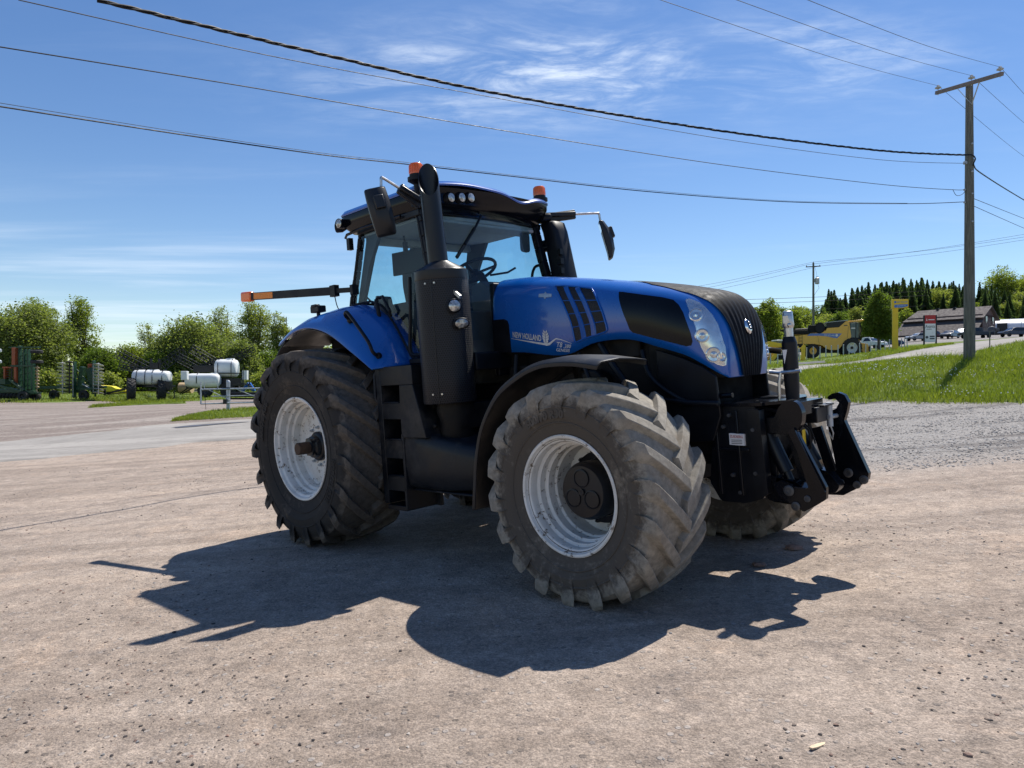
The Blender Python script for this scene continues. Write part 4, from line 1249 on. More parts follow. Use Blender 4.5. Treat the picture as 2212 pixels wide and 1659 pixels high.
plate_text('sticker_lettering', 'ZUIDBERG', .026, (4.172, -.3845, 1.045), (1, 0, -.03), (0, 0, 1), M['red'], sg, .096)
lt = MB()
for z in (1.028, 1.016, 1.004): lt.box((4.225 - .004, -.3838, z), (.08, .001, .004))
lt.build('sticker_lines', M['grey_plastic'], sg, smooth=0)
for (x, y, z, w, h) in ((4.52, .02, 1.0, .05, .12), (4.47, -.10, .70, .04, .07)):
    yt = MB(); yt.box((x, y, z), (.004, w, h)); yt.build('warning_sticker', M['yellow_tag'], lk, smooth=0)
for (x, z) in ((4.17, 1.2), (4.17, .78), (4.34, 1.1), (4.34, .80), (4.22, .66), (4.12, 1.12)):
    b_ = MB(); b_.cyl((x, -.36, z), (x, -.385, z), .016, .013, 8); b_.build('frame_bolt', M['pin'], lk)
rb_ = MB()
for x in (4.06, 4.22): rb_.bar((x, -.365, 1.23), (x + .015, -.365, .64), .02, .03, up=(0, 1, 0))
rb_.bar((4.02, -.365, .96), (4.3, -.365, .96), .02, .02, up=(0, 1, 0)); rb_.build('frame_rib', M['black_metal'], lk, bevel=.004)
hz = MB()
for k, (y0, c) in enumerate(((-.12, .0), (-.05, .03), (.14, .05))):
    hz.tube(poly_smooth([(4.0, y0 - .1, 1.12), (4.25, y0 - .16, 1.24 + c), (4.45, y0, 1.18 + c), (4.5, y0 + .05, .98), (4.42, y0 + .02, .82)], 5, False), .013, 7)
hz.build('hydraulic_hose', M['black'], lk)
bk = MB(); bk.box((4.40, 0, .90), (.08, .5, .52)); bk.box((4.44, -.12, 1.12), (.12, .3, .12)); bk.box((4.43, .17, .78), (.10, .12, .3)); bk.build('linkage_backplate', M['black_metal'], lk, bevel=.01)
pt = MB(); pt.cyl((4.4, 0, .86), (4.52, 0, .86), .07); pt.cyl((4.38, 0, .86), (4.44, 0, .86), .12); pt.tube([(4.45, .05, 1.15), (4.54, .06, 1.05), (4.55, .06, .92)], .008, 6); pt.tube([(4.45, .08, 1.15), (4.54, .10, 1.05), (4.56, .11, .95)], .006, 6)
pt.build('pto_shaft', M['engine'], lk)
# ================================================================== GROUND
def plane_z(x, y):
    return TLOC.z - (NRM.x * (x - TLOC.x) + NRM.y * (y - TLOC.y)) / NRM.z
CTRL = []
for x in (-7, -3, 1, 5, 9):
    for y in (-3, 1, 4, 7, 10, 13):
        CTRL.append((x, y, plane_z(x, y)))
for px, py, Y in ((0, 1000, 20.0), (0, 955, 26.5), (550, 945, 23), (550, 905, 29.5), (492, 887, 33), (60, 864, 58), (240, 866, 60), (330, 866, 61), (470, 860, 61), (560, 850, 66),
                  (60, 852, 85), (300, 850, 90), (560, 842, 95), (-500, 862, 60), (-500, 1010, 20), (900, 900, 35), (900, 850, 70), (1106, 838, 110),
                  (1400, 850, 36), (1400, 815, 62), (1840, 868, 20.3), (2212, 870, 16.9), (2093, 779, 25), (1900, 800, 25), (1740, 811, 38), (1740, 790, 46), (1970, 785, 46), (1970, 758, 58), (2212, 772, 30), (2212, 738, 52), (2212, 728, 66),
                  (1670, 790, 61), (1741, 779.5, 66), (1835, 769, 76), (1921, 757.5, 78), (1790, 772, 84), (1690, 783, 84), (1640, 778, 110),
                  (2050, 731, 130), (2190, 728, 118), (1930, 736, 135), (1950, 728, 160), (1760, 760, 130), (2300, 715, 150), (2600, 720, 110), (2600, 800, 28)):
    p = at(px, py, Y); CTRL.append((p.x, p.y, p.z))
for x, y, z in ((130, 260, 22), (230, 260, 30), (60, 220, 9), (-30, 200, 1), (-150, 200, 0.5), (-150, 60, -.4), (-60, 10, -2.2), (40, -15, 4), (-40, -30, -2), (100, 60, 9), (200, 120, 16), (330, 280, 30), (180, 340, 34), (60, 340, 14), (-120, 340, 2), (0, 340, 4)):
    CTRL.append((x, y, z))
CT_ = np.array(CTRL, float)
def _phi(r2): return np.where(r2 > 0, .5 * r2 * np.log(np.maximum(r2, 1e-12)), 0)
_n = len(CT_); _S = 100.0
_X = CT_[:, :2] / _S
_K = _phi(((_X[:, None] - _X[None]) ** 2).sum(-1)) + np.eye(_n) * 2e-5
_P = np.hstack([np.ones((_n, 1)), _X])
_A = np.block([[_K, _P], [_P.T, np.zeros((3, 3))]])
_W = np.linalg.solve(_A, np.concatenate([CT_[:, 2], np.zeros(3)]))
def gz_arr(x, y):
    q = np.stack([np.clip(x, -170, 340), np.clip(y, -32, 345)], -1) / _S
    sh = q.shape[:-1]; q = q.reshape(-1, 2); out = np.empty(len(q))
    for i in range(0, len(q), 20000):
        k = _phi(((q[i:i + 20000, None] - _X[None]) ** 2).sum(-1))
        out[i:i + 20000] = k @ _W[:_n] + _W[_n] + q[i:i + 20000] @ _W[_n + 1:]
    return out.reshape(sh)
def gz(x, y): return float(gz_arr(np.array([x]), np.array([y]))[0])
def near_blend(x, y):
    return x, y
def axis_pts(lo, hi, mid, fine, grow):
    P = [mid]; s = fine
    while P[-1] < hi: P.append(P[-1] + s); s *= grow
    Q = [mid]; s = fine
    while Q[-1] > lo: Q.append(Q[-1] - s); s *= grow
    return np.array(sorted(set(Q + P)))
gx = axis_pts(-1500, 1500, 0, .22, 1.030); gy = np.concatenate([[-200, -80, -40, -20, -10, -5], axis_pts(-2, 1600, -2, .22, 1.024)])
XX, YY = np.meshgrid(gx, gy)
ZZ = gz_arr(XX, YY)
rs = np.random.RandomState(5)
def vnoise(x, y, seed):
    """smooth value noise"""
    r = np.random.RandomState(seed).rand(257, 257)
    xi = np.floor(x).astype(int); yi = np.floor(y).astype(int); fx_, fy_ = x - xi, y - yi
    fx_ = fx_ * fx_ * (3 - 2 * fx_); fy_ = fy_ * fy_ * (3 - 2 * fy_)
    g = lambda a, b: r[a % 257, b % 257]
    return (g(xi, yi) * (1 - fx_) + g(xi + 1, yi) * fx_) * (1 - fy_) + (g(xi, yi + 1) * (1 - fx_) + g(xi + 1, yi + 1) * fx_) * fy_
def relief(x, y):
    d = np.hypot(x - .6, y - 6.2)
    k = np.clip((d - 3.6) / 3, 0.25, 1)
    return ((vnoise(x * 1.1, y * 1.1, 1) - .5) * .028 + (vnoise(x * 3.1, y * 3.1, 2) - .5) * .014) * k
near = np.exp(-(np.hypot(XX, YY) / 45) ** 2)
ZZ = ZZ + relief(XX, YY) * near

def ground_material():
    m, t, b = newmat('yard_gravel')
    c = t.nodes.new('ShaderNodeTexCoord'); O = c.outputs['Object']
    sp = t.nodes.new('ShaderNodeSeparateXYZ'); t.links.new(O, sp.inputs[0])
    big = tex_noise(t, .33, 8, .62, vec=O); mid = tex_noise(t, 2.2, 8, .7, vec=O); fine = tex_noise(t, 26, 6, .7, vec=O); grit = tex_noise(t, 110, 4, .7, vec=O)
    v1 = t.nodes.new('ShaderNodeTexVoronoi'); v1.inputs['Scale'].default_value = 62; t.links.new(O, v1.inputs['Vector'])
    v2 = t.nodes.new('ShaderNodeTexVoronoi'); v2.inputs['Scale'].default_value = 23; t.links.new(O, v2.inputs['Vector'])
    # trodden reddish dirt
    dirt = mix(t, map_range(t, big.outputs['Fac'], .35, .68), (.25, .202, .166), (.35, .29, .243))
    dirt = mix(t, map_range(t, mid.outputs['Fac'], .42, .72, 0, .55), dirt, (.36, .305, .26))
    pat = tex_noise(t, 1.15, 9, .72, vec=O, dist=.6)
    dirt = mix(t, map_range(t, mid.outputs['Fac'], .48, .32, 0, .6), dirt, (.17, .145, .13))
    dirt = mix(t, map_range(t, pat.outputs['Fac'], .52, .66, 0, .65), dirt, (.185, .152, .128))
    dirt = mix(t, map_range(t, pat.outputs['Fac'], .46, .34, 0, .6), dirt, (.40, .305, .235))
    dirt = mix(t, map_range(t, fine.outputs['Fac'], .35, .75, 0, .45), dirt, (.40, .335, .285))
    wd_ = t.nodes.new('ShaderNodeTexNoise'); wd_.inputs['Scale'].default_value = 1.0; wd_.inputs['Detail'].default_value = 6
    mpd = t.nodes.new('ShaderNodeMapping'); mpd.inputs['Rotation'].default_value = (0, 0, R(-24)); mpd.inputs['Scale'].default_value = (.10, 1.9, 1); t.links.new(O, mpd.inputs[0]); t.links.new(mpd.outputs[0], wd_.inputs['Vector'])
    dirt = mix(t, map_range(t, wd_.outputs['Fac'], .52, .62, 0, .45), dirt, (.21, .17, .14))
    dirt = mix(t, map_range(t, wd_.outputs['Fac'], .46, .38, 0, .45), dirt, (.40, .325, .265))
    # crushed grey stone, to the right of the tractor
    st = mix(t, map_range(t, fine.outputs['Fac'], .3, .7), (.185, .176, .168), (.33, .315, .30))
    q = mth(t, 'ADD', mth(t, 'MULTIPLY', sp.outputs[0], 1.0), mth(t, 'MULTIPLY', sp.outputs[1], .16))
    q = mth(t, 'ADD', q, mth(t, 'MULTIPLY', mth(t, 'SUBTRACT', big.outputs['Fac'], .5), 5.0))
    q = mth(t, 'ADD', q, mth(t, 'MULTIPLY', mth(t, 'SUBTRACT', mid.outputs['Fac'], .5), 1.6))
    far = map_range(t, sp.outputs[1], 8.2, 10.5)
    gmask = mth(t, 'MULTIPLY', map_range(t, q, 4.6, 6.6), far)
    # wheel ruts: darker strips along the drive
    w = t.nodes.new('ShaderNodeTexNoise'); w.inputs['Scale'].default_value = 1.0; w.inputs['Detail'].default_value = 5
    mp = t.nodes.new('ShaderNodeMapping'); mp.inputs['Rotation'].default_value = (0, 0, R(20)); mp.inputs['Scale'].default_value = (.12, 1.5, 1); t.links.new(O, mp.inputs[0]); t.links.new(mp.outputs[0], w.inputs['Vector'])
    st = mix(t, map_range(t, w.outputs['Fac'], .50, .60, 0, .75), st, (.115, .105, .10))
    # brownish yard beyond the road
    col = mix(t, gmask, dirt, st)
    yard = mix(t, map_range(t, fine.outputs['Fac'], .3, .7), (.16, .13, .115), (.27, .23, .205))
    yard = mix(t, map_range(t, w.outputs['Fac'], .45, .62, 0, .8), yard, (.33, .295, .265))
    yard = mix(t, map_range(t, mid.outputs['Fac'], .5, .72, 0, .7), yard, (.13, .105, .095))
    ymask = mth(t, 'MULTIPLY', map_range(t, mth(t, 'ADD', sp.outputs[1], mth(t, 'MULTIPLY', sp.outputs[0], -.45)), 30, 34), map_range(t, sp.outputs[0], 4, 0))
    col = mix(t, ymask, col, yard)
    stone = map_range(t, v1.outputs['Color'], .3, .9)
    s2 = t.nodes.new('ShaderNodeSeparateColor'); t.links.new(v1.outputs['Color'], s2.inputs[0])
    s3 = t.nodes.new('ShaderNodeSeparateColor'); t.links.new(v2.outputs['Color'], s3.inputs[0])
    v4 = t.nodes.new('ShaderNodeTexVoronoi'); v4.inputs['Scale'].default_value = 150; t.links.new(O, v4.inputs['Vector'])
    s4 = t.nodes.new('ShaderNodeSeparateColor'); t.links.new(v4.outputs['Color'], s4.inputs[0])
    col = mix(t, .55, col, mix(t, s2.outputs[0], (.36, .36, .36), (.66, .65, .64)), 'OVERLAY')
    col = mix(t, .65, col, mix(t, s4.outputs[0], (.30, .30, .30), (.70, .69, .68)), 'OVERLAY')
    m7 = tex_noise(t, 7, 9, .75, vec=O)
    col = mix(t, .5, col, mix(t, map_range(t, m7.outputs['Fac'], .34, .66), (.34, .34, .34), (.66, .655, .65)), 'OVERLAY')
    pebble = mth(t, 'MULTIPLY', map_range(t, s3.outputs[0], .80, .84), map_range(t, v2.outputs['Distance'], .42, .30))
    col = mix(t, mth(t, 'MULTIPLY', pebble, .6), col, mix(t, s3.outputs[1], (.10, .085, .075), (.44, .40, .37)))
    t.links.new(col, b.inputs['Base Color'])
    b.inputs['Roughness'].default_value = .95; b.inputs['Specular IOR Level'].default_value = .15
    h = mth(t, 'ADD', mth(t, 'MULTIPLY', fine.outputs['Fac'], .7), mth(t, 'MULTIPLY', grit.outputs['Fac'], .35))
    h = mth(t, 'ADD', h, mth(t, 'MULTIPLY', mth(t, 'SUBTRACT', 1.0, v1.outputs['Distance']), .35))
    h = mth(t, 'ADD', h, mth(t, 'MULTIPLY', pebble, .5))
    h = mth(t, 'ADD', h, mth(t, 'MULTIPLY', mid.outputs['Fac'], 2.6))
    m8 = tex_noise(t, 8, 6, .7, vec=O)
    h = mth(t, 'ADD', h, mth(t, 'MULTIPLY', m8.outputs['Fac'], 1.3))
    bump(t, b, h, .75, .018)
    return m
M['ground'] = ground_material()
gmb = MB(); gmb.grid(np.stack([XX, YY, ZZ], -1).tolist())
tag(gmb.build('ground', M['ground'], smooth=180, fixn=False), kind='structure')
def gzr(x, y):
    return gz(x, y) + float(relief(np.array([x]), np.array([y]))[0]) * math.exp(-(math.hypot(x, y) / 45) ** 2)

def sheet(name, left, right, material, lift=.02, nw=8, jit=0.0, seed=1, step=.8, label=None):
    """a strip of ground cover between two edge lines (x, y), laid on the terrain"""
    def resample(P):
        P = np.array(P, float); d = np.concatenate([[0], np.cumsum(np.hypot(*np.diff(P, axis=0).T))])
        n = NS_
        s = np.linspace(0, d[-1], n)
        return np.stack([np.interp(s, d, P[:, 0]), np.interp(s, d, P[:, 1])], -1)
    L = max(np.hypot(*np.diff(np.array(P, float), axis=0).T).sum() for P in (left, right))
    NS_ = max(8, int(L / step))
    A, B = resample(left), resample(right)
    r = np.random.RandomState(seed)
    def rough(P):
        s = np.linspace(0, L * .9, len(P))
        return P + (np.stack([vnoise(s, s * 0, seed), vnoise(s, s * 0 + 7, seed + 1)], -1) - .5) * 2 * jit + (np.stack([vnoise(s * .2, s * 0 + 3, seed), vnoise(s * .2, s * 0 + 9, seed + 1)], -1) - .5) * 3 * jit
    A, B = rough(A), rough(B)
    fr_ = [0, .012] + [k / (nw - 1) for k in range(1, nw - 1)] + [.988, 1]
    G = [A + (B - A) * k for k in fr_]
    G = np.stack(G, 0)
    Z = gz_arr(G[..., 0], G[..., 1]) + lift
    Z[0] -= lift + .05; Z[-1] -= lift + .05; Z[:, 0] -= lift + .05; Z[:, -1] -= lift + .05
    mb = MB(); mb.grid(np.concatenate([G, Z[..., None]], -1).transpose(1, 0, 2).tolist())
    o = mb.build(name, material, smooth=180, fixn=False)
    for p in o.data.polygons:
        if p.normal.z < 0: o.data.flip_normals(); break
    return tag(o, kind='structure')
def road_material():
    m, t, b = newmat('worn_grey_asphalt')
    c = t.nodes.new('ShaderNodeTexCoord'); O = c.outputs['Object']
    big = tex_noise(t, .6, 8, .65, vec=O); fine = tex_noise(t, 30, 6, .7, vec=O)
    mp = t.nodes.new('ShaderNodeMapping'); mp.inputs['Rotation'].default_value = (0, 0, R(-28)); mp.inputs['Scale'].default_value = (.08, 1.1, 1); t.links.new(O, mp.inputs[0])
    strk = tex_noise(t, 1.0, 6, .6, vec=mp.outputs[0])
    col = mix(t, map_range(t, big.outputs['Fac'], .3, .7), (.245, .228, .208), (.315, .295, .27))
    col = mix(t, map_range(t, strk.outputs['Fac'], .5, .62, 0, .7), col, (.37, .345, .315))
    md = tex_noise(t, 3.5, 8, .75, vec=O)
    col = mix(t, map_range(t, md.outputs['Fac'], .5, .7, 0, .45), col, (.17, .155, .14))
    col = mix(t, map_range(t, fine.outputs['Fac'], .4, .8, 0, .4), col, (.14, .135, .13))
    t.links.new(col, b.inputs['Base Color']); b.inputs['Roughness'].default_value = .9; b.inputs['Specular IOR Level'].default_value = .2
    bump(t, b, fine.outputs['Fac'], .4, .01)
    return m
M['road'] = road_material()
def xy(px, py, Y): p = at(px, py, Y); return (p.x, p.y)
road_near = [xy(-900, 1080, 13.5), xy(-350, 1040, 16.5), xy(0, 1000, 20), xy(550, 945, 23), xy(1000, 880, 26.5), xy(1400, 850, 32), xy(1740, 811, 38), xy(1970, 785, 46), xy(2100, 772, 51), xy(2212, 745, 53), xy(2600, 700, 66), xy(3200, 700, 90)]
road_far = [xy(-900, 980, 19), xy(-350, 960, 22.5), xy(0, 955, 26.5), xy(550, 905, 29.5), xy(1000, 860, 33), xy(1400, 830, 39), xy(1740, 790, 46), xy(1900, 766, 53), xy(2030, 748, 60), xy(2212, 730, 66), xy(2600, 700, 80), xy(3200, 700, 105)]
sheet('road', road_near, road_far, M['road'], .03, 9, .34, 3, .35)

def grass_base_material():
    m, t, b = newmat('turf')
    c = t.nodes.new('ShaderNodeTexCoord'); O = c.outputs['Object']
    big = tex_noise(t, .5, 8, .65, vec=O); fine = tex_noise(t, 9, 8, .75, vec=O)
    col = mix(t, map_range(t, big.outputs['Fac'], .3, .7), (.10, .145, .022), (.15, .19, .035))
    col = mix(t, map_range(t, fine.outputs['Fac'], .35, .7, 0, .6), col, (.045, .085, .014))
    col = mix(t, map_range(t, big.outputs['Fac'], .62, .8, 0, .6), col, (.20, .19, .08))
    t.links.new(col, b.inputs['Base Color']); b.inputs['Roughness'].default_value = .9; b.inputs['Specular IOR Level'].default_value = .2
    bump(t, b, fine.outputs['Fac'], .9, .06)
    return m
M['turf'] = grass_base_material()
# right bank between the yard and the road
bank_lo = [xy(1560, 885, 27), xy(1740, 869, 22.5), xy(1840, 868, 20.3), xy(2020, 868, 18.6), xy(2212, 870, 16.9), xy(2500, 880, 14.5), xy(2900, 880, 12)]
bank_hi = [xy(1560, 835, 34.3), xy(1740, 822, 35.5), xy(1860, 811, 32.5), xy(1960, 800, 30), xy(2060, 791, 27), xy(2212, 790, 24.5), xy(2500, 790, 20), xy(2900, 800, 16)]
sheet('grass_bank', bank_lo, bank_hi, M['turf'], .03, 16, .25, 11, .5)
bank2_lo = [xy(2105, 774, 43), xy(2150, 775, 37), xy(2212, 772, 33), xy(2500, 775, 27), xy(2900, 775, 22)]
bank2_hi = [xy(2110, 768, 49), xy(2150, 760, 50.5), xy(2212, 746, 52), xy(2500, 730, 60), xy(2900, 730, 74)]
sheet('grass_bank', bank2_lo, bank2_hi, M['turf'], .03, 12, .25, 15, .6)
# verge with the post row beyond the road
verge_lo = [xy(1300, 850, 40), xy(1560, 830, 44.5), xy(1680, 800, 46), xy(1800, 780, 50), xy(1900, 766, 54.5), xy(2000, 753, 60), xy(2060, 746, 63)]
verge_hi = [xy(1300, 800, 110), xy(1560, 790, 112), xy(1680, 775, 112), xy(1800, 765, 112), xy(1900, 760, 110), xy(1960, 750, 95), xy(2040, 744, 80)]
sheet('grass_verge', verge_lo, verge_hi, M['turf'], .05, 16, .3, 21, 1.0)
lot_lo = [xy(1940, 750, 98), xy(2040, 742, 84), xy(2230, 729, 74), xy(2500, 720, 92)]
lot_hi = [xy(1940, 744, 112), xy(2040, 737, 106), xy(2230, 731, 100), xy(2500, 722, 112)]
sheet('grass_verge', lot_lo, lot_hi, M['turf'], .06, 6, .3, 22, 1.5)
# left: field edge under the parked machines, and the patch at the gate
f_lo = [xy(-700, 880, 50), xy(-100, 872, 52.5), xy(60, 868, 54), xy(200, 862, 59), xy(330, 868, 55), xy(470, 861, 57), xy(640, 855, 59), xy(900, 850, 60), xy(1300, 840, 66)]
f_hi = [xy(-700, 850, 150), xy(-100, 848, 150), xy(60, 848, 150), xy(200, 848, 150), xy(330, 848, 150), xy(470, 848, 150), xy(640, 845, 150), xy(900, 845, 150), xy(1300, 840, 150)]
sheet('grass_field', f_lo, f_hi, M['turf'], .06, 30, .7, 31, 1.0)
tk_lo = [xy(150, 884, 45), xy(230, 876, 49), xy(300, 877, 49.5)]
g_lo = [xy(370, 906, 29.3), xy(450, 906, 29.4), xy(560, 902, 30.2), xy(760, 880, 33)]
g_hi = [xy(380, 905, 30.0), xy(450, 893, 32.2), xy(560, 880, 36), xy(760, 865, 39)]
sheet('grass_patch', g_lo, g_hi, M['turf'], .04, 8, .2, 41, .4)
s_lo = [xy(190, 879, 46), xy(300, 872, 50), xy(400, 872, 51)]
s_hi = [xy(200, 877, 47.5), xy(300, 866, 56), xy(400, 864, 57)]
sheet('grass_patch', s_lo, s_hi, M['turf'], .06, 6, .3, 43, .5)
# puddle at the road's far edge
pud, pt_, pb_ = newmat('puddle_water')
pb_.inputs['Base Color'].default_value = (.085, .062, .047, 1); pb_.inputs['Roughness'].default_value = .28; pb_.inputs['Specular IOR Level'].default_value = .25
pm = MB(); pc = at(445, 921, 27.5); pc2 = []
for k in range(26):
    a = 2 * PI * k / 26; r_ = 1 + .22 * math.sin(3 * a + 1) + .1 * math.sin(7 * a)
    x, y = pc.x + 1.15 * r_ * math.cos(a) , pc.y + .28 * r_ * math.sin(a) + .42 * 1.15 * r_ * math.cos(a)
    pc2.append((x, y, 0))
zl = max(gz(x, y) for x, y, _ in pc2) + .02
pm.add([(x, y, gz(x, y) + .045) for x, y, _ in pc2], [tuple(range(26))])
tag(pm.build('puddle', pud, smooth=0), kind='structure')

# ------------------------------------------------------------------ loose stones
def scatter_stones(name, spots, cols, seed, flat=.62):
    r = random.Random(seed); mb = MB()
    base = []
    for s in range(10):
        bm = bmesh.new(); bmesh.ops.create_icosphere(bm, subdivisions=1, radius=1)
        vs = []
        for v in bm.verts:
            k = 1 + r.uniform(-.38, .38); vs.append((v.co.x * k, v.co.y * k * r.uniform(.9, 1.1), v.co.z * k))
        base.append((vs, [tuple(w.index for w in f.verts) for f in bm.faces])); bm.free()
    for (x, y, s) in spots:
        vs, fs = base[r.randrange(10)]
        a = r.uniform(0, 6.28); c, sn = math.cos(a), math.sin(a); ex = r.uniform(.75, 1.35); fl = flat * r.uniform(.7, 1.2)
        z = GZ[(x, y)] + s * fl * .30
        mb.add([(x + s * (px * c * ex - py * sn), y + s * (px * sn * ex + py * c), z + s * fl * pz) for px, py, pz in vs], fs, r.randrange(len(cols)))
    o = mb.build(name, cols, smooth=0, fixn=False)
    return tag(o, kind='stuff')
SC = [mat('dark_stone', (.055, .045, .042), .8, 0, .3, 30), mat('brown_stone', (.15, .115, .095), .85, 0, .3, 30), mat('pale_stone', (.36, .32, .285), .85, 0, .2, 30), mat('grey_stone', (.24, .225, .215), .85, 0, .25, 30), mat('red_stone', (.21, .135, .105), .85, 0, .25, 30), mat('light_grey_stone', (.40, .385, .37), .85, 0, .2, 30)]
rr_ = random.Random(12)
spots = []
while len(spots) < 8500:
    y = 1.6 + (rr_.random() ** 1.6) * 16; x = rr_.uniform(-.78, .78) * y
    dens = float(vnoise(np.array([x * .8]), np.array([y * .8]), 9)[0])
    if rr_.random() > .05 + 3.2 * max(0, dens - .52) ** 1.0: continue
    s = min(.009, .0014 / max(.08, rr_.random()) ** .72) * (1.0 + .03 * y)
    spots.append((x, y, s))
for _ in range(34):
    y = 2.2 + rr_.random() ** 1.5 * 12; x = rr_.uniform(-.76, .76) * y
    spots.append((x, y, rr_.uniform(.007, .014)))
P = np.array(spots); zz_ = gz_arr(P[:, 0], P[:, 1]) + relief(P[:, 0], P[:, 1]) * np.exp(-(np.hypot(P[:, 0], P[:, 1]) / 45) ** 2)
GZ = {(a[0], a[1]): z for a, z in zip(spots, zz_)}
scatter_stones('loose_gravel', spots, [SC[0], SC[1], SC[0], SC[3], SC[4], SC[2], SC[1]], 3)
spots = []
while len(spots) < 11000:
    y = rr_.uniform(9, 21); x = rr_.uniform(.28, .80) * y
    if y > 20.3 - (x - 9.4) * 1.3 + .3: continue
    if x + .16 * y < 5.2 + rr_.uniform(-1.4, 2.0): continue
    spots.append((x, y, rr_.uniform(.007, .018)))
P = np.array(spots); zz_ = gz_arr(P[:, 0], P[:, 1]) + relief(P[:, 0], P[:, 1]) * np.exp(-(np.hypot(P[:, 0], P[:, 1]) / 45) ** 2)
GZ = {(a[0], a[1]): z for a, z in zip(spots, zz_)}
scatter_stones('crushed_stone', spots, [SC[2], SC[3], SC[2], SC[5], SC[3], SC[5]], 5)
# splinter of wood lying at the lower right, bits of bark by the front wheel
wd = mat('pale_wood', (.62, .48, .32), .8, 0, .2, 20)
def flat_at(px, py):
    """where the line of sight through a pixel meets the yard"""
    Y = 3.0
    for _ in range(40):
        x = (px - 1106) / FPX * Y; z = gzr(x, Y)
        Y = (CAMZ - z) / ((py - 829.5) / FPX)
    return Vector(((px - 1106) / FPX * Y, Y, gzr((px - 1106) / FPX * Y, Y)))
p = flat_at(1767, 1612)
wm = MB(); wm.prism([(-.052, -.010), (-.02, -.013), (.03, -.010), (.056, .004), (.02, .008), (-.03, .009), (-.056, .003)], 'Z', 0, .007); wm.xform(Matrix.Translation(p) @ Matrix.Rotation(R(32), 4, 'Z') @ Matrix.Rotation(R(4), 4, 'Y'))
tag(wm.build('wood_splinter', wd, smooth=0, bevel=.001), 'small pale splinter of wood lying on bare gravel at the lower right', 'wood splinter')
for (px, py, s, lab) in ((1716, 1186, .07, 'brown clod of dried mud in the shade near the front wheel'), (1640, 1222, .05, 'smaller pale clod of mud in the shade behind the front wheel')):
    p = flat_at(px, py); cb = MB(); cb.ball((0, 0, 0), s, 5); r5 = random.Random(px)
    cb.v = [(x * r5.uniform(.8, 1.3), y * r5.uniform(.7, 1.1), z * .35 * r5.uniform(.8, 1.2)) for x, y, z in cb.v]
    cb.xform(Matrix.Translation(p + Vector((0, 0, s * .2))))
    tag(cb.build('mud_clod', SC[4], smooth=0), lab, 'mud clod', 'mud clods by the wheel')

# ------------------------------------------------------------------ grass blades
def blade_material(name, a, b_, dry):
    m, t, b = newmat(name)
    c = t.nodes.new('ShaderNodeTexCoord'); n = tex_noise(t, 1.3, 6, .7, vec=c.outputs['Object']); n2 = tex_noise(t, 14, 3, .6, vec=c.outputs['Object'])
    col = mix(t, map_range(t, n.outputs['Fac'], .35, .68), a, b_)
    col = mix(t, map_range(t, n2.outputs['Fac'], .55, .72, 0, .85), col, dry)
    t.links.new(col, b.inputs['Base Color']); b.inputs['Roughness'].default_value = .55; b.inputs['Specular IOR Level'].default_value = .25
    tr = t.nodes.new('ShaderNodeBsdfTranslucent'); t.links.new(mix(t, 1.0, col, (1.0, 1.15, .5), 'MULTIPLY'), tr.inputs[0])
    ms = t.nodes.new('ShaderNodeMixShader'); ms.inputs[0].default_value = .42
    out = t.nodes['Material Output']
    t.links.new(b.outputs[0], ms.inputs[1]); t.links.new(tr.outputs[0], ms.inputs[2]); t.links.new(ms.outputs[0], out.inputs[0])
    return m
M['blade'] = blade_material('grass_blade', (.185, .225, .026), (.28, .305, .045), (.42, .39, .15))
def grass(name, spots, h, w, seed):
    r = np.random.RandomState(seed); n = len(spots)
    P = np.array(spots); z = gz_arr(P[:, 0], P[:, 1]) + .01
    a = r.uniform(0, 2 * PI, n); hh = h * r.uniform(.5, 1.35, n); ww = w * r.uniform(.7, 1.3, n)
    lx_, ly_ = r.normal(0, .32, n) * hh, r.normal(0, .32, n) * hh
    cx_, sx_ = np.cos(a) * ww / 2, np.sin(a) * ww / 2
    V = np.zeros((n, 5, 3))
    V[:, 0] = np.stack([P[:, 0] - cx_, P[:, 1] - sx_, z], -1); V[:, 1] = np.stack([P[:, 0] + cx_, P[:, 1] + sx_, z], -1)
    mx, my = P[:, 0] + lx_ * .35, P[:, 1] + ly_ * .35
    V[:, 2] = np.stack([mx + cx_ * .8, my + sx_ * .8, z + hh * .58], -1); V[:, 3] = np.stack([mx - cx_ * .8, my - sx_ * .8, z + hh * .58], -1)
    V[:, 4] = np.stack([P[:, 0] + lx_, P[:, 1] + ly_, z + hh * .97], -1)
    me = bpy.data.meshes.new(name)
    me.vertices.add(n * 5); me.vertices.foreach_set('co', V.reshape(-1))
    b = np.arange(n) * 5
    L = np.stack([b, b + 1, b + 2, b + 3, b + 3, b + 2, b + 4], -1).reshape(-1)
    me.loops.add(n * 7); me.loops.foreach_set('vertex_index', L.astype(np.int32))
    me.polygons.add(n * 2)
    st = np.stack([np.arange(n) * 7, np.arange(n) * 7 + 4], -1).reshape(-1); me.polygons.foreach_set('loop_start', st.astype(np.int32))
    me.polygons.foreach_set('loop_total', np.tile([4, 3], n).astype(np.int32))
    me.update(); me.validate()
    me.materials.append(M['blade'])
    o = bpy.data.objects.new(name, me); COL.objects.link(o)
    return tag(o, kind='stuff')
def in_strip(lo, hi, n, seed, bias=1.0):
    """random points between two edge lines"""
    r = np.random.RandomState(seed)
    def rs_(P, s):
        P = np.array(P, float); d = np.concatenate([[0], np.cumsum(np.hypot(*np.diff(P, axis=0).T))])
        return np.stack([np.interp(s * d[-1], d, P[:, 0]), np.interp(s * d[-1], d, P[:, 1])], -1)
    s = r.rand(n); k = r.rand(n) ** bias
    A, B = rs_(lo, s), rs_(hi, s)
    return A + (B - A) * k[:, None]
q = in_strip(bank_lo, bank_hi, 90000, 1)
clump = vnoise(q[:, 0] * .9, q[:, 1] * .9, 77)
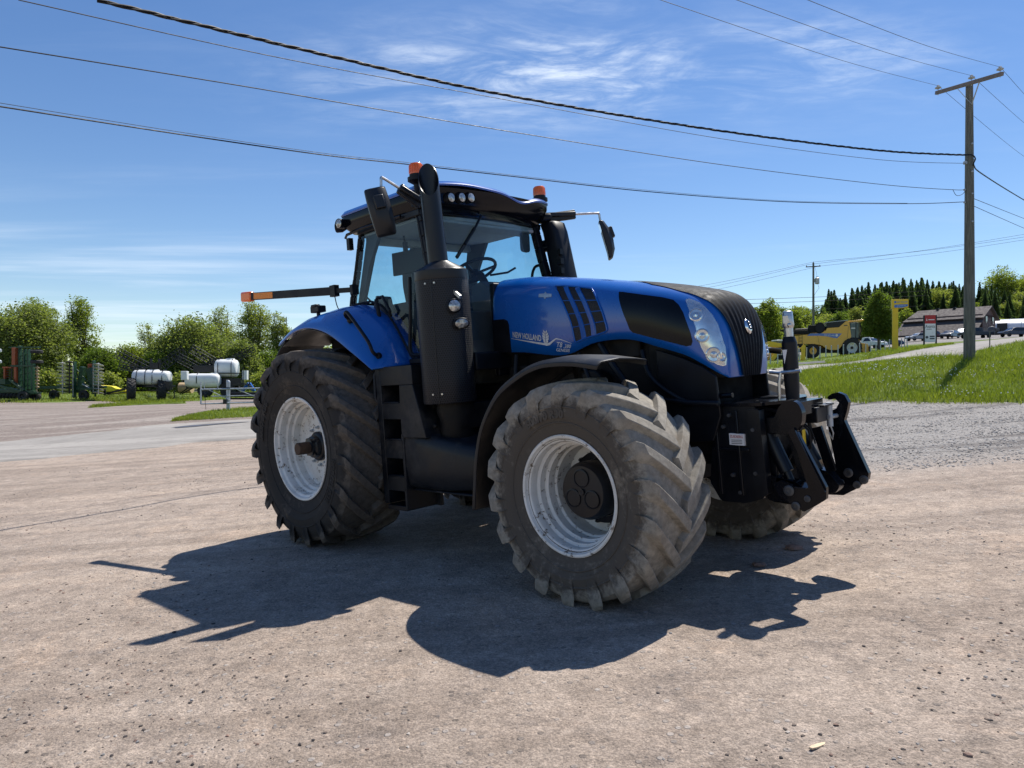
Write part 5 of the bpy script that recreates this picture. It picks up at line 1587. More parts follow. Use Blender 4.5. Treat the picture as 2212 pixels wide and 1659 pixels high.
vis = (q[:, 0] < .80 * q[:, 1] + 1.0)
q = q[vis & (np.random.RandomState(2).rand(len(q)) < .25 + clump)]
jr = np.random.RandomState(91); q = q + jr.normal(0, .16, q.shape); keep = jr.rand(len(q)) < .93
q = q[keep]
grass('bank_grass', q, .17, .016, 3)
ed = in_strip(bank_lo, [(a[0] + .01, a[1] - .9) for a in bank_lo], 2600, 19, 2.2); ed = ed[vnoise(ed[:, 0] * 1.6, ed[:, 1] * 1.6, 31) > .52]
grass('bank_grass', ed, .10, .016, 17)
q2 = q[(vnoise(q[:, 0] * .7, q[:, 1] * .7, 55) > .62)]
grass('tall_grass', q2[::4], .32, .014, 4)
q = in_strip(bank2_lo, bank2_hi, 16000, 5); grass('bank_grass', q[q[:, 0] < .82 * q[:, 1]], .26, .03, 6)
q = in_strip(verge_lo, verge_hi, 16000, 7, 1.8); grass('verge_grass', q, .20, .035, 8)
q = in_strip(f_lo, [((a[0] + b[0] * 0 + (b[0] - a[0]) * .35), a[1] + (b[1] - a[1]) * .35) for a, b in zip(f_lo, f_hi)], 26000, 9, 1.5); grass('field_grass', q, .26, .04, 10)
q = in_strip(g_lo, g_hi, 6000, 11); grass('patch_grass', q, .13, .02, 12)
q = in_strip(s_lo, s_hi, 2500, 13); grass('patch_grass', q, .2, .03, 14)
# white clover heads in the bank
fl = MB(); r_ = random.Random(8); q = in_strip(bank_lo, bank_hi, 3000, 15)
k = 0
for x, y in q:
    if x > .8 * y or k > 420: continue
    if float(vnoise(np.array([x * .6]), np.array([y * .6]), 88)[0]) < .58: continue
    z = gz(x, y) + r_.uniform(.12, .26); s = r_.uniform(.013, .024)
    fl.add([(x + s, y, z), (x - s, y, z), (x, y + s, z), (x, y - s, z), (x, y, z + s), (x, y, z - s)], [(0, 2, 4), (2, 1, 4), (1, 3, 4), (3, 0, 4), (2, 0, 5), (1, 2, 5), (3, 1, 5), (0, 3, 5)]); k += 1
tag(fl.build('clover_flowers', M['white_plastic'], smooth=0), kind='stuff')
# ================================================================== TREES
def leaf_material(name, a, b_, c_, tl=.35):
    m, t, b = newmat(name)
    co = t.nodes.new('ShaderNodeTexCoord'); g = t.nodes.new('ShaderNodeNewGeometry')
    n = tex_noise(t, .55, 5, .6, vec=co.outputs['Object'])
    col = mix(t, map_range(t, n.outputs['Fac'], .35, .65), a, b_)
    col = mix(t, mth(t, 'MULTIPLY', g.outputs['Random Per Island'], .38), col, c_)
    t.links.new(col, b.inputs['Base Color']); b.inputs['Roughness'].default_value = .6; b.inputs['Specular IOR Level'].default_value = .2
    tr = t.nodes.new('ShaderNodeBsdfTranslucent'); t.links.new(mix(t, 1.0, col, (1.1, 1.2, .5), 'MULTIPLY'), tr.inputs[0])
    ms = t.nodes.new('ShaderNodeMixShader'); ms.inputs[0].default_value = tl
    t.links.new(b.outputs[0], ms.inputs[1]); t.links.new(tr.outputs[0], ms.inputs[2]); t.links.new(ms.outputs[0], t.nodes['Material Output'].inputs[0])
    return m
LM = {'willow': leaf_material('willow_leaves', (.17, .205, .068), (.22, .255, .085), (.27, .29, .125), .58),
      'fresh': leaf_material('spring_leaves', (.18, .23, .04), (.235, .28, .05), (.31, .33, .09), .58),
      'pale': leaf_material('young_pale_leaves', (.22, .255, .065), (.27, .30, .085), (.33, .34, .12), .58),
      'deep': leaf_material('deep_green_leaves', (.10, .155, .028), (.14, .195, .037), (.19, .235, .05), .52),
      'spruce': leaf_material('spruce_needles', (.075, .115, .058), (.095, .14, .066), (.115, .155, .075), .6)}
bark = mat('tree_bark', (.11, .09, .075), .9, 0, .3, 5, bmp=.4, bmp_scale=20)
def crown_points(lobes, n, rnd):
    """points spread through a few overlapping lobes (centre, radii), denser towards the outside"""
    tot = sum(l[1][0] * l[1][1] * l[1][2] for l in lobes); out = []
    for c, r_ in lobes:
        for _ in range(int(n * r_[0] * r_[1] * r_[2] / tot) + 1):
            while True:
                v = Vector((rnd.uniform(-1, 1), rnd.uniform(-1, 1), rnd.uniform(-1, 1)))
                if .08 < v.length < 1: break
            v = v.normalized() * (v.length ** .55) * rnd.uniform(.78, 1.14)
            out.append(Vector(c) + Vector((v.x * r_[0], v.y * r_[1], v.z * r_[2])))
    return out
def leafy(lobes, clumps, per, cr, ls, seed, gap=0.0):
    rnd = random.Random(seed); mb = MB(); gr = np.random.RandomState(seed)
    for c in crown_points(lobes, clumps, rnd):
        if gap and rnd.random() < gap: continue
        k = rnd.uniform(.6, 1.35)
        for _ in range(int(per * rnd.uniform(.6, 1.3))):
            g3 = [max(-1.5, min(1.5, rnd.gauss(0, .9))) for _q in range(3)]
            p = c + Vector((g3[0], g3[1], g3[2] * .75)) * cr * k * .6
            u = Vector((rnd.gauss(0, 1), rnd.gauss(0, 1), rnd.gauss(0, .6))).normalized(); w = u.cross(Vector((rnd.gauss(0, 1), rnd.gauss(0, 1), rnd.gauss(0, 1)))).normalized()
            s = ls * rnd.uniform(.6, 1.3)
            mb.add([p - u * s, p + w * s * .55, p + u * s, p - w * s * .55], [(0, 1, 2, 3)])
    return mb
def wood(lobes, H, r0, seed, stems=1, spread=.2, low=.0):
    rnd = random.Random(seed); mb = MB()
    for s in range(stems):
        a = 2 * PI * s / stems + rnd.random(); bx, by = (math.cos(a) * spread * .4, math.sin(a) * spread * .4) if stems > 1 else (0, 0)
        top = Vector((math.cos(a) * spread * H * .3 if stems > 1 else rnd.uniform(-.3, .3), math.sin(a) * spread * H * .3 if stems > 1 else 0, H * rnd.uniform(.82, .95)))
        pts = [Vector((bx, by, -.3))]
        for i in range(1, 7):
            f = i / 6; pts.append(Vector((bx, by, 0)).lerp(top, f) + Vector((rnd.uniform(-.15, .15), rnd.uniform(-.15, .15), 0)) * H * .05)
        mb.tube(pts, [r0 * (1 - .85 * i / 6) for i in range(7)], 7)
        for c, r_ in lobes:
            for _ in range(3):
                f = rnd.uniform(.25, .8); st = Vector((bx, by, 0)).lerp(top, f)
                en = Vector(c) + Vector((rnd.uniform(-.7, .7) * r_[0], rnd.uniform(-.7, .7) * r_[1], rnd.uniform(-.3, .75) * r_[2]))
                md = st.lerp(en, .5) + Vector((0, 0, -.05 * H * rnd.random()))
                rr = r0 * (1 - .8 * f) * .55
                mb.tube([st, md, en], [rr, rr * .6, rr * .2], 5)
    return mb
def tree(name, loc, lobes, clumps, per, cr, ls, leafmat, H, r0, seed, label, cat='tree', group=None, stems=1, spread=.2, gap=0.0):
    t = empty(name, loc, 0, label, cat, group)
    wood(lobes, H, r0, seed, stems, spread).build('trunk', bark, t)
    leafy(lobes, clumps, per, cr, ls, seed, gap).build('crown', leafmat, t, smooth=0, fixn=False)
    return t
def base_at(px, Y, py=None):
    x = (px - 1106) / FPX * Y
    return Vector((x, Y, gz(x, Y)))
def hgt(px, py, Y):
    b = base_at(px, Y); return CAMZ + (829.5 - py) / FPX * Y - b.z
def wid(w, Y): return w / FPX * Y
def rlobes(W, H, z0, seed, n=9, depth=.8):
    """a ring of uneven lobes filling a crown W wide from z0 to H"""
    r = random.Random(seed); L = []
    for i in range(n):
        f = r.random(); z = z0 + (H - z0) * (.18 + .66 * f); e = math.sqrt(max(.08, 1 - ((z - z0) / (H - z0) - .42) ** 2 / .36))
        a = 2 * PI * i * .382 + r.uniform(-.4, .4)
        q = W * .5 * e * r.uniform(.25, .62)
        rad = W * .5 * r.uniform(.28, .46)
        L.append(((q * math.cos(a), q * math.sin(a) * depth, z), (rad, rad * depth, rad * r.uniform(.7, 1.0))))
    L.append(((0, 0, z0 + (H - z0) * .5), (W * .36, W * .36 * depth, (H - z0) * .36)))
    L.append(((r.uniform(-.08, .08) * W, 0, z0 + (H - z0) * .84), (W * .2, W * .2, (H - z0) * .17)))
    return L
G1 = 'trees along the field edge'
LEFT = [ # name, px, Y, top py, width px, crown bottom share, leaf, clumps, per, leaf size, seed, label, gap, stems
    ('willow_tree', 58, 88, 655, 210, .0, 'willow', 620, 22, .30, 1, 'broad grey-green willow at the left edge, behind the tallest folded disc harrow', 0, 5),
    ('willow_tree', -70, 90, 645, 190, .0, 'willow', 420, 20, .30, 2, 'grey-green willow cut by the left edge of the photo', 0, 5),
    ('poplar_tree', 172, 95, 634, 98, .22, 'fresh', 190, 20, .24, 3, 'tall open tree standing alone right of the big willow, sky showing through', .12, 2),
    ('poplar_tree', 76, 104, 637, 105, .3, 'fresh', 180, 20, .26, 4, 'tall light green treetop rising over the big willow', .1, 1),
    ('bush', 215, 82, 752, 110, .0, 'deep', 260, 22, .24, 5, 'dark green bush between the big willow and the two-winged harrow', 0, 4),
    ('bush', 275, 86, 742, 100, .0, 'fresh', 250, 22, .24, 6, 'bright green bush behind the left sprayer boom', 0, 4),
    ('bush', 345, 84, 757, 85, .0, 'deep', 190, 22, .24, 7, 'dark bush behind the front sprayer tank', 0, 4),
    ('birch_tree', 320, 96, 692, 70, .15, 'pale', 110, 18, .20, 8, 'thin pale birch left of the round willow', .15, 1),
    ('willow_tree', 425, 88, 688, 235, .0, 'willow', 720, 22, .30, 9, 'round grey-green willow behind the two white sprayer tanks', 0, 6),
    ('willow_tree', 522, 86, 735, 105, .0, 'willow', 260, 22, .28, 10, 'low willow at the right foot of the round willow', 0, 4),
    ('poplar_tree', 478, 108, 658, 92, .25, 'pale', 180, 18, .25, 11, 'tall pale tree on the left of the trio over the round willow', .1, 2),
    ('poplar_tree', 548, 106, 644, 105, .2, 'pale', 230, 18, .25, 12, 'tallest pale tree of the trio over the round willow', .1, 2),
    ('poplar_tree', 606, 104, 668, 70, .1, 'pale', 170, 18, .25, 13, 'pale tree of the trio closest to the tractor fender', .1, 2),
    ('bush', 585, 92, 760, 95, .0, 'deep', 230, 22, .26, 14, 'dark bush below the pale trees, just left of the rear tyre', 0, 4),
    ('bush', 690, 92, 750, 130, .0, 'fresh', 260, 22, .28, 15, 'bush hidden mostly behind the tractor rear fender', 0, 4),
]
for (nm, px, Y, top, w, z0, lf, cl, per, ls, sd, lab, gap, stems) in LEFT:
    H = hgt(px, top, Y); W = wid(w, Y)
    tree(nm, base_at(px, Y), rlobes(W, H * .96, H * z0, sd, 10 if cl > 300 else 7), int(cl * 1.8), int(per * 1.9), W * .10 if cl > 300 else W * .115, ls * .50, LM[lf], H, .06 + .018 * H, sd, lab, 'bush' if nm == 'bush' else 'tree', None, stems, .25, gap)
for i, (px, w, top, lab) in enumerate(((105, 60, 800, 'small pale shrub right of the tallest harrow'), (232, 70, 806, 'small pale shrub above the yellow mower'), (395, 60, 808, 'small pale shrub between the two sprayers'), (560, 80, 808, 'small pale shrub behind the gate'))):
    Y = 74; H = hgt(px, top, Y)
    tree('shrub', base_at(px, Y), rlobes(wid(w, Y), H, 0, 80 + i, 6), 170, 18, .5, .14, LM['pale'], H * .7, .05, 80 + i, lab, 'bush', None, 4)
for i, (px, w, top) in enumerate(((90, 240, 790), (300, 260, 786), (520, 240, 795), (720, 220, 800))):
    Y = 112; H = hgt(px, top, Y)
    tree('bush', base_at(px, Y), rlobes(wid(w, Y), H, 0, 60 + i, 8), 260, 16, 2.0, .4, LM['deep'], H * .8, .1, 60 + i, ('low dark thicket closing the gaps behind the big willow', 'low dark thicket behind the two sprayers', 'low dark thicket at the foot of the pale trio', 'low dark thicket behind the tractor')[i], 'bush', None, 4)
# right side: broadleaf trees
RIGHT = [
    ('maple_tree', 1898, 92, 628, 86, .10, 'deep', 420, 24, .20, 31, 'dense dark green maple standing between combine cab and yellow sign post', 0, 1),
    ('broadleaf_tree', 1655, 112, 643, 85, .08, 'fresh', 300, 22, .26, 32, 'bright green tree just right of the tractor nose', 0, 2),
    ('broadleaf_tree', 1712, 118, 668, 70, .10, 'fresh', 220, 22, .26, 33, 'smaller bright tree left of the far utility pole', 0, 2),
    ('broadleaf_tree', 1600, 118, 655, 80, .08, 'deep', 200, 20, .28, 34, 'tree hidden mostly behind the tractor nose', 0, 2),
    ('broadleaf_tree', 1768, 128, 690, 62, .1, 'fresh', 200, 20, .24, 35, 'light tree behind the combine engine deck', 0, 2),
    ('broadleaf_tree', 1812, 135, 672, 64, .1, 'deep', 200, 20, .26, 36, 'tree behind the combine grain tank', 0, 2),
    ('broadleaf_tree', 1850, 150, 660, 60, .1, 'pale', 200, 18, .28, 37, 'pale tree left of the dark maple', 0, 2),
    ('broadleaf_tree', 1960, 165, 668, 66, .1, 'fresh', 180, 18, .30, 38, 'light tree behind the yellow sign head', 0, 2),
    ('broadleaf_tree', 2028, 185, 622, 105, .0, 'pale', 460, 22, .36, 39, 'wide pale round tree above the brown roof', 0, 3),
    ('broadleaf_tree', 2120, 200, 660, 70, .0, 'fresh', 220, 18, .36, 40, 'light green tree directly behind the near utility pole', 0, 2),
    ('broadleaf_tree', 2182, 190, 648, 75, .0, 'pale', 280, 20, .34, 41, 'pale tree over the white plastic building', 0, 2),
    ('broadleaf_tree', 2168, 235, 572, 100, .0, 'fresh', 320, 20, .40, 42, 'tall light tree on the hilltop at the right edge', .05, 2),
    ('broadleaf_tree', 2222, 235, 585, 90, .0, 'fresh', 280, 20, .40, 43, 'light hilltop tree cut by the right edge', .05, 2),
    ('broadleaf_tree', 2235, 180, 655, 70, .0, 'deep', 240, 20, .34, 44, 'dark tree at the right edge over the white plastic building', 0, 2),
    ('broadleaf_tree', 1690, 135, 655, 84, .0, 'deep', 200, 20, .26, 46, 'dark broadleaf tree behind the bright tree right of the tractor nose', 0, 3),
    ('broadleaf_tree', 1740, 140, 664, 90, .0, 'fresh', 200, 20, .26, 47, 'light broadleaf tree directly behind the distant utility pole', 0, 3),
    ('broadleaf_tree', 1790, 150, 676, 90, .0, 'pale', 200, 20, .26, 48, 'pale low tree above the black grain tank of the combine', 0, 3),
    ('broadleaf_tree', 1835, 165, 672, 84, .0, 'deep', 200, 20, .3, 49, 'dark low tree above the combine cab roof', 0, 3),
    ('broadleaf_tree', 2150, 175, 690, 60, .0, 'fresh', 200, 20, .3, 50, 'low light tree right behind the brown gable end', 0, 3),
    ('broadleaf_tree', 2205, 205, 630, 70, .0, 'pale', 220, 20, .36, 51, 'pale tree between the hilltop tree and the white tunnel', 0, 3),
    ('broadleaf_tree', 1716, 155, 658, 80, .0, 'fresh', 220, 20, .3, 52, 'rounded tree left of the distant utility pole top half', 0, 3),
    ('broadleaf_tree', 1765, 160, 662, 80, .0, 'deep', 220, 20, .3, 53, 'dark rounded tree right of the distant utility pole', 0, 3),
    ('broadleaf_tree', 2075, 195, 655, 80, .0, 'deep', 220, 20, .36, 54, 'dark rounded tree left of the near pole, above the roof ridge', 0, 3),
    ('broadleaf_tree', 1975, 190, 660, 70, .0, 'deep', 200, 20, .36, 55, 'dark rounded tree above the left end of the brown roof', 0, 3),
    ('broadleaf_tree', 1935, 215, 640, 60, .0, 'fresh', 180, 18, .36, 45, 'small light tree among the spruces above the yellow sign', 0, 2),
]
for (nm, px, Y, top, w, z0, lf, cl, per, ls, sd, lab, gap, stems) in RIGHT:
    H = hgt(px, top, Y); W = wid(w, Y)
    tree(nm, base_at(px, Y), rlobes(W, H * .97, H * z0, sd, 9), int(cl * 1.5), int(per * 1.5), W * .085, ls * .62, LM[lf], H, .06 + .016 * H, sd, lab, 'tree', None, stems, .2, gap)
# the wood that closes the view behind the tractor
wm_ = MB()
for i, (px, top, w, Y) in enumerate(((760, 782, 150, 104), (850, 786, 150, 108), (950, 788, 160, 112), (1050, 786, 150, 112), (1150, 700, 150, 112), (1240, 690, 150, 118), (1330, 684, 150, 116), (1420, 690, 150, 120), (1505, 690, 140, 118), (1570, 690, 110, 120), (1380, 672, 160, 150), (1500, 668, 160, 150))):
    b_ = base_at(px, Y); H = hgt(px, top, Y)
    q_ = leafy(rlobes(wid(w, Y), H, 0, 300 + i, 8), 190, 16, wid(w, Y) * .09, .26, 300 + i)
    o0 = len(wm_.v); wm_.v += [(x + b_.x, y + b_.y, z + b_.z) for x, y, z in q_.v]; wm_.f += [tuple(o0 + j for j in f) for f in q_.f]; wm_.m += [0] * len(q_.f)
tag(wm_.build('woods', LM['fresh'], smooth=0, fixn=False), kind='stuff')
# spruces on the hillside: one built, the rest copies
def spruce_mesh(seed):
    rnd = random.Random(seed); cr = MB()
    H = 1.0
    k = 0
    while k < 46:
        z = .06 + .93 * (k / 46) ** .92; R_ = .25 * (1 - z) ** .9 * rnd.uniform(.8, 1.15) + .006
        nb = 9 if z < .7 else 6
        for j in range(nb):
            a = 2 * PI * j / nb + k * 2.4 + rnd.uniform(-.3, .3); L = R_ * rnd.uniform(.65, 1.2); d = Vector((math.cos(a), math.sin(a), 0)); s = Vector((-d.y, d.x, 0))
            p0 = Vector((0, 0, z)); p1 = p0 + d * L * .55 + Vector((0, 0, -.012)); p2 = p0 + d * L + Vector((0, 0, -.03 - .12 * L))
            w = .22 * L + .006
            cr.add([p0, p1 + s * w, p2, p1 - s * w], [(0, 1, 2, 3)]); cr.add([p0, p1 + Vector((0, 0, w * .6)), p2, p1 - Vector((0, 0, w * .9))], [(0, 1, 2, 3)])
        k += 1
    return cr
sp_protos = []
SPL = 'dark pointed spruce in the dense wood on the hillside'
for sd in (1, 2, 3):
    t = empty('spruce_tree', (0, 0, 0), 0, SPL, 'tree', 'spruces on the wooded hill')
    tb = MB(); tb.tube([(0, 0, -.03), (0, 0, .5), (0, 0, .97)], [.016, .010, .002], 6); tb.build('trunk', bark, t)
    spruce_mesh(sd).build('crown', LM['spruce'], t, smooth=0, fixn=False)
    sp_protos.append(t)
rnd = random.Random(77); SPR = []
prof = [(1776, 655, 160), (1790, 620, 178), (1802, 622, 185), (1815, 640, 170), (1826, 628, 185), (1840, 618, 190), (1853, 616, 195), (1862, 612, 196), (1876, 605, 200), (1890, 610, 203), (1902, 607, 205), (1915, 604, 208), (1930, 602, 212), (1942, 606, 212), (1954, 600, 216), (1968, 598, 220), (1980, 601, 222), (1992, 596, 226), (2003, 600, 228), (2015, 603, 228), (2028, 604, 230), (2040, 606, 232), (2055, 606, 232), (2072, 610, 232), (2086, 604, 236), (2100, 612, 236), (2116, 606, 230), (2128, 615, 228), (2142, 612, 222),
        (1745, 668, 150), (1728, 676, 160), (1755, 690, 132), (1765, 680, 140), (1736, 692, 138), (1692, 672, 170), (1680, 690, 150)]
for px, py, Y in prof: SPR.append((px, py, Y))
for _ in range(175):
    px = rnd.uniform(1770, 2235); Y = rnd.uniform(175, 240)
    lim = np.interp(px, [p[0] for p in sorted(prof)], [p[1] for p in sorted(prof)])
    SPR.append((px, lim + rnd.uniform(6, 46), Y))
for _ in range(45):
    px = rnd.uniform(1780, 2150); Y = rnd.uniform(175, 225)
    SPR.append((px, np.interp(px, [p[0] for p in sorted(prof)], [p[1] for p in sorted(prof)]) + rnd.gauss(7, 5), Y))
for i, (px, py, Y) in enumerate(SPR):
    if i < 3: t = sp_protos[i]
    else: t = copy_tree(sp_protos[i % 3])
    b = base_at(px, Y); H = max(5.0, min(24, CAMZ + (829.5 - py) / FPX * Y - b.z))
    t.location = b; w = H * rnd.uniform(.85, 1.2); t.scale = (w, w, H); t.rotation_euler = (0, 0, rnd.uniform(0, 6.28))
    t['label'] = SPL; t['group'] = 'spruces on the wooded hill'

# ================================================================== UTILITY POLES AND WIRES
def weathered_wood():
    m, t, b = newmat('weathered_pole_wood')
    c = t.nodes.new('ShaderNodeTexCoord'); mp = t.nodes.new('ShaderNodeMapping'); mp.inputs['Scale'].default_value = (14, 14, .8); t.links.new(c.outputs['Object'], mp.inputs[0])
    n = tex_noise(t, 1.6, 8, .7, vec=mp.outputs[0]); n2 = tex_noise(t, 1.2, 5, .6, vec=c.outputs['Object'])
    col = mix(t, map_range(t, n.outputs['Fac'], .3, .7), (.075, .078, .066), (.20, .195, .165))
    col = mix(t, map_range(t, n2.outputs['Fac'], .5, .7, 0, .4), col, (.12, .15, .12))
    t.links.new(col, b.inputs['Base Color']); b.inputs['Roughness'].default_value = .9
    bump(t, b, n.outputs['Fac'], .7, .02)
    return m
M['pole'] = weathered_wood(); M['arm_wood'] = mat('grey_crossarm_wood', (.19, .165, .15), .85, 0, .2, 8, bmp=.3, bmp_scale=30)
M['cable'] = mat('black_cable', (.012, .012, .013), .55, 0, .1, 10, spec=.25); M['wire'] = mat('grey_wire', (.035, .036, .04), .6, 0, .1, 10, spec=.2)
M['porcelain'] = mat('grey_porcelain', (.45, .47, .48), .3, 0, .1, 10)
PB_ = base_at(2094, 25); ptop = at(2094, 182, 25)
pole = empty('utility_pole', PB_, 0, 'tall weathered wooden utility pole with crossarm, close by on the grass', 'utility pole')
Hp = ptop.z - PB_.z
mb = MB(); mb.tube([(0, 0, -.5), (0, 0, Hp * .3), (0, 0, Hp * .65), (0, 0, Hp)], [.185, .165, .14, .112], 24); mb.build('pole_shaft', M['pole'], pole)
def rel(px, py, Y): return at(px, py, Y) - PB_
A0, A1 = rel(2022, 201, 26.0), rel(2166, 159, 23.3)
mb = MB(); mb.bar(A0 + Vector((0, -.0, 0)), A1, .10, .12); ca = mb.build('crossarm', M['arm_wood'], pole, bevel=.006)
mid = (A0 + A1) / 2
for f in (.32, .66):
    mb = MB(); q = A0.lerp(A1, f); mb.bar(q + Vector((0, -.06, -.05)), Vector((0, -.13, mid.z - .62)), .035, .012); mb.build('brace', M['galv'], pole)
ins_pts = []
for f in (.035, .965):
    q = A0.lerp(A1, f); ins_pts.append(q + Vector((0, 0, .24)))
ins_pts.insert(1, A0.lerp(A1, .56) + Vector((0, 0, .24)))
for q in ins_pts:
    mb = MB(); mb.cyl(q + Vector((0, 0, -.34)), q + Vector((0, 0, -.06)), .012, n=8); mb.lathe([(.03, -.12), (.105, -.085), (.10, -.06), (.05, -.04), (.055, -.01), (.035, .02), (.0005, .03)], q, 'Z', 16)
    mb.build('insulator', M['porcelain'], pole)
for z in (Hp * .50, Hp * .60, Hp * .68, Hp * .78):
    mb = MB(); mb.cyl((-.02, -.2, z), (0, .2, z), .012, n=6); mb.box((0, -.16, z), (.05, .05, .05)); mb.build('pole_bolt', M['galv'], pole)
mb = MB(); mb.box((-.14, -.02, rel(2090, 352, 25).z), (.12, .10, .10)); mb.box((.14, 0, rel(2090, 345, 25).z), (.12, .06, .04)); mb.box((-.15, 0, rel(2090, 410, 25).z), (.08, .06, .06)); mb.box((-.15, 0, rel(2090, 437, 25).z), (.08, .06, .06)); mb.build('cable_bracket', M['galv'], pole)

def wire(name, pts, r_, material, label, group=None, twist=False, n=5):
    """a sagging cable through the given points"""
    c = [Vector(p) for p in pts]
    if len(c) == 2:
        c = [c[0], c[0].lerp(c[1], .5), c[1]]
    q = [Vector(v) for v in poly_smooth(c, 14, False)]
    mb = MB()
    if twist:
        L = 0; qq = [q[0]]
        fine = []
        for a, b in zip(q, q[1:]):
            k = max(1, int((b - a).length / .08))
            for i in range(k): fine.append(a.lerp(b, i / k))
        fine.append(q[-1])
        for ph in range(3):
            path = []; L = 0
            for i, p in enumerate(fine):
                if i: L += (p - fine[i - 1]).length
                a = L * 2 * PI / .95 + ph * 2 * PI / 3
                d = (fine[min(i + 1, len(fine) - 1)] - fine[max(i - 1, 0)]).normalized(); s = d.cross(Vector((0, 0, 1))).normalized(); u = s.cross(d)
                path.append(p + (s * math.cos(a) + u * math.sin(a)) * r_ * (1.05 if ph else .95))
            mb.tube(path, r_ * (.95 if ph else .7), 5)
    else:
        mb.tube(q, r_, n)
    return tag(mb.build(name, material), label, 'power line', group)
GW = 'wires on the near pole'
def W3(*a): return [at(*q) for q in a]
wire('cable', W3((210, 0, 10.2), (700, 118, 13.2), (1106, 208, 16.2), (1560, 283, 20), (1900, 325, 23), (2086, 335, 24.8)), .018, M['cable'], 'thick twisted black cable sweeping from the top left to the pole', GW, True)
wire('cable', W3((2086, 335, 24.8), (2100, 335, 24.75), (2107, 343, 24.8), (2104, 358, 24.9), (2125, 378, 26.5), (2212, 432, 34), (2330, 500, 48)), .022, M['cable'], 'thick black cable looping round the pole and off to the right', GW, False)
wire('cable', W3((40, 0, 9.6), (620, 128, 13), (1106, 218, 16.5), (1560, 300, 20.5), (1900, 345, 23.5), (2086, 353, 24.9)), .008, M['wire'], 'thin wire running just under the twisted cable', GW)
wire('cable', W3((-40, 95, 10), (560, 192, 13), (1106, 285, 16.5), (1560, 356, 20.5), (1900, 398, 23.6), (2060, 410, 24.8), (2086, 408, 25)), .010, M['cable'], 'black cable crossing the sky from mid left above the beacons', GW)
wire('cable', W3((2058, 409, 24.8), (2066, 422, 24.85), (2078, 420, 24.9), (2086, 411, 25)), .009, M['cable'], 'short drip loop of cable beside the pole', GW)
wire('cable', W3((-40, 224, 10), (400, 292, 12.4), (700, 335, 14.2), (880, 355, 15.5), (1106, 381, 17), (1400, 414, 19.4), (1700, 436, 22), (1960, 440, 24.2), (2086, 436, 25)), .012, M['cable'], 'lowest black cable, passing right behind the exhaust tip and beacons', GW)
wire('cable', W3((-40, 216, 10.05), (400, 287, 12.4), (700, 331, 14.2), (880, 351, 15.5), (1106, 378, 17), (1400, 411, 19.4), (1700, 434, 22), (1960, 439, 24.2)), .005, M['wire'], 'thin wire lying along the lowest black cable', GW)
iw = [p + PB_ for p in ins_pts]
for (px, py, Y), e, lab in zip(((1380, -16, 12), (1520, -26, 11.6), (1660, -34, 11.2)), iw, ('thin bare wire to the crossarm left insulator', 'thin bare wire to the crossarm middle insulator', 'thin bare wire to the crossarm right insulator')):
    a = at(px, py, Y); m_ = a.lerp(e, .5) + Vector((0, 0, -.12)); wire('cable', [a, m_, e], .0055, M['wire'], lab, GW)
for e, (px, py), lab in zip(iw, ((2300, 395), (2300, 325), (2300, 280)), ('bare wire leaving the left insulator down to the right', 'bare wire leaving the middle insulator down to the right', 'bare wire leaving the right insulator down to the right')):
    b = at(px, py, 46); wire('cable', [e, e.lerp(b, .5) + Vector((0, 0, -.25)), b], .007, M['wire'], lab, GW)
wire('cable', W3((2101, 428, 25), (2212, 472, 34), (2300, 505, 44)), .010, M['cable'], 'upper of two cables leaving the pole low on the right', GW)
wire('cable', W3((2101, 444, 25), (2212, 493, 34), (2300, 530, 44)), .010, M['cable'], 'lower of two cables leaving the pole low on the right', GW)
# far pole with its transformer
FB = base_at(1757, 105); ft = at(1757, 568, 105)
fp = empty('utility_pole', FB, 0, 'distant utility pole with a grey transformer, behind the combine', 'utility pole')
Hf = ft.z - FB.z
mb = MB(); mb.tube([(0, 0, -.5), (0, 0, Hf)], [.20, .13], 14); mb.build('pole_shaft', M['pole'], fp)
mb = MB(); mb.bar((-1.0, .25, Hf - .55), (.95, -.25, Hf - .5), .10, .13); mb.build('crossarm', M['arm_wood'], fp)
for x in (-.9, 0, .85):
    mb = MB(); mb.lathe([(.03, 0), (.08, .04), (.07, .12), (.03, .2)], (x, -.25 * x / .95, Hf - .5 if x else Hf), 'Z', 10); mb.build('insulator', M['porcelain'], fp)
mb = MB(); mb.lathe([(.26, 0), (.30, .05), (.30, .80), (.31, .86), (.18, .95)], (.52, -.1, Hf - 3.1), 'Z', 18, capends=True); mb.box((.2, -.05, Hf - 2.6), (.3, .08, .5)); mb.cyl((.45, -.1, Hf - 2.2), (.45, -.1, Hf - 1.95), .05, n=8); mb.cyl((.62, -.1, Hf - 2.2), (.62, -.1, Hf - 1.95), .05, n=8)
mb.build('transformer', M['galv'], fp)
mb = MB(); mb.tube([(.5, -.1, Hf - 1.95), (.3, -.2, Hf - 1.2), (0, -.2, Hf - .3)], .015, 5); mb.tube([(.6, -.1, Hf - 3.1), (.8, -.1, Hf - 3.7), (.4, -.1, Hf - 4.2), (.1, 0, Hf - 4.8)], .02, 5); mb.build('lead_wire', M['cable'], fp)
GF = 'wires on the distant pole'
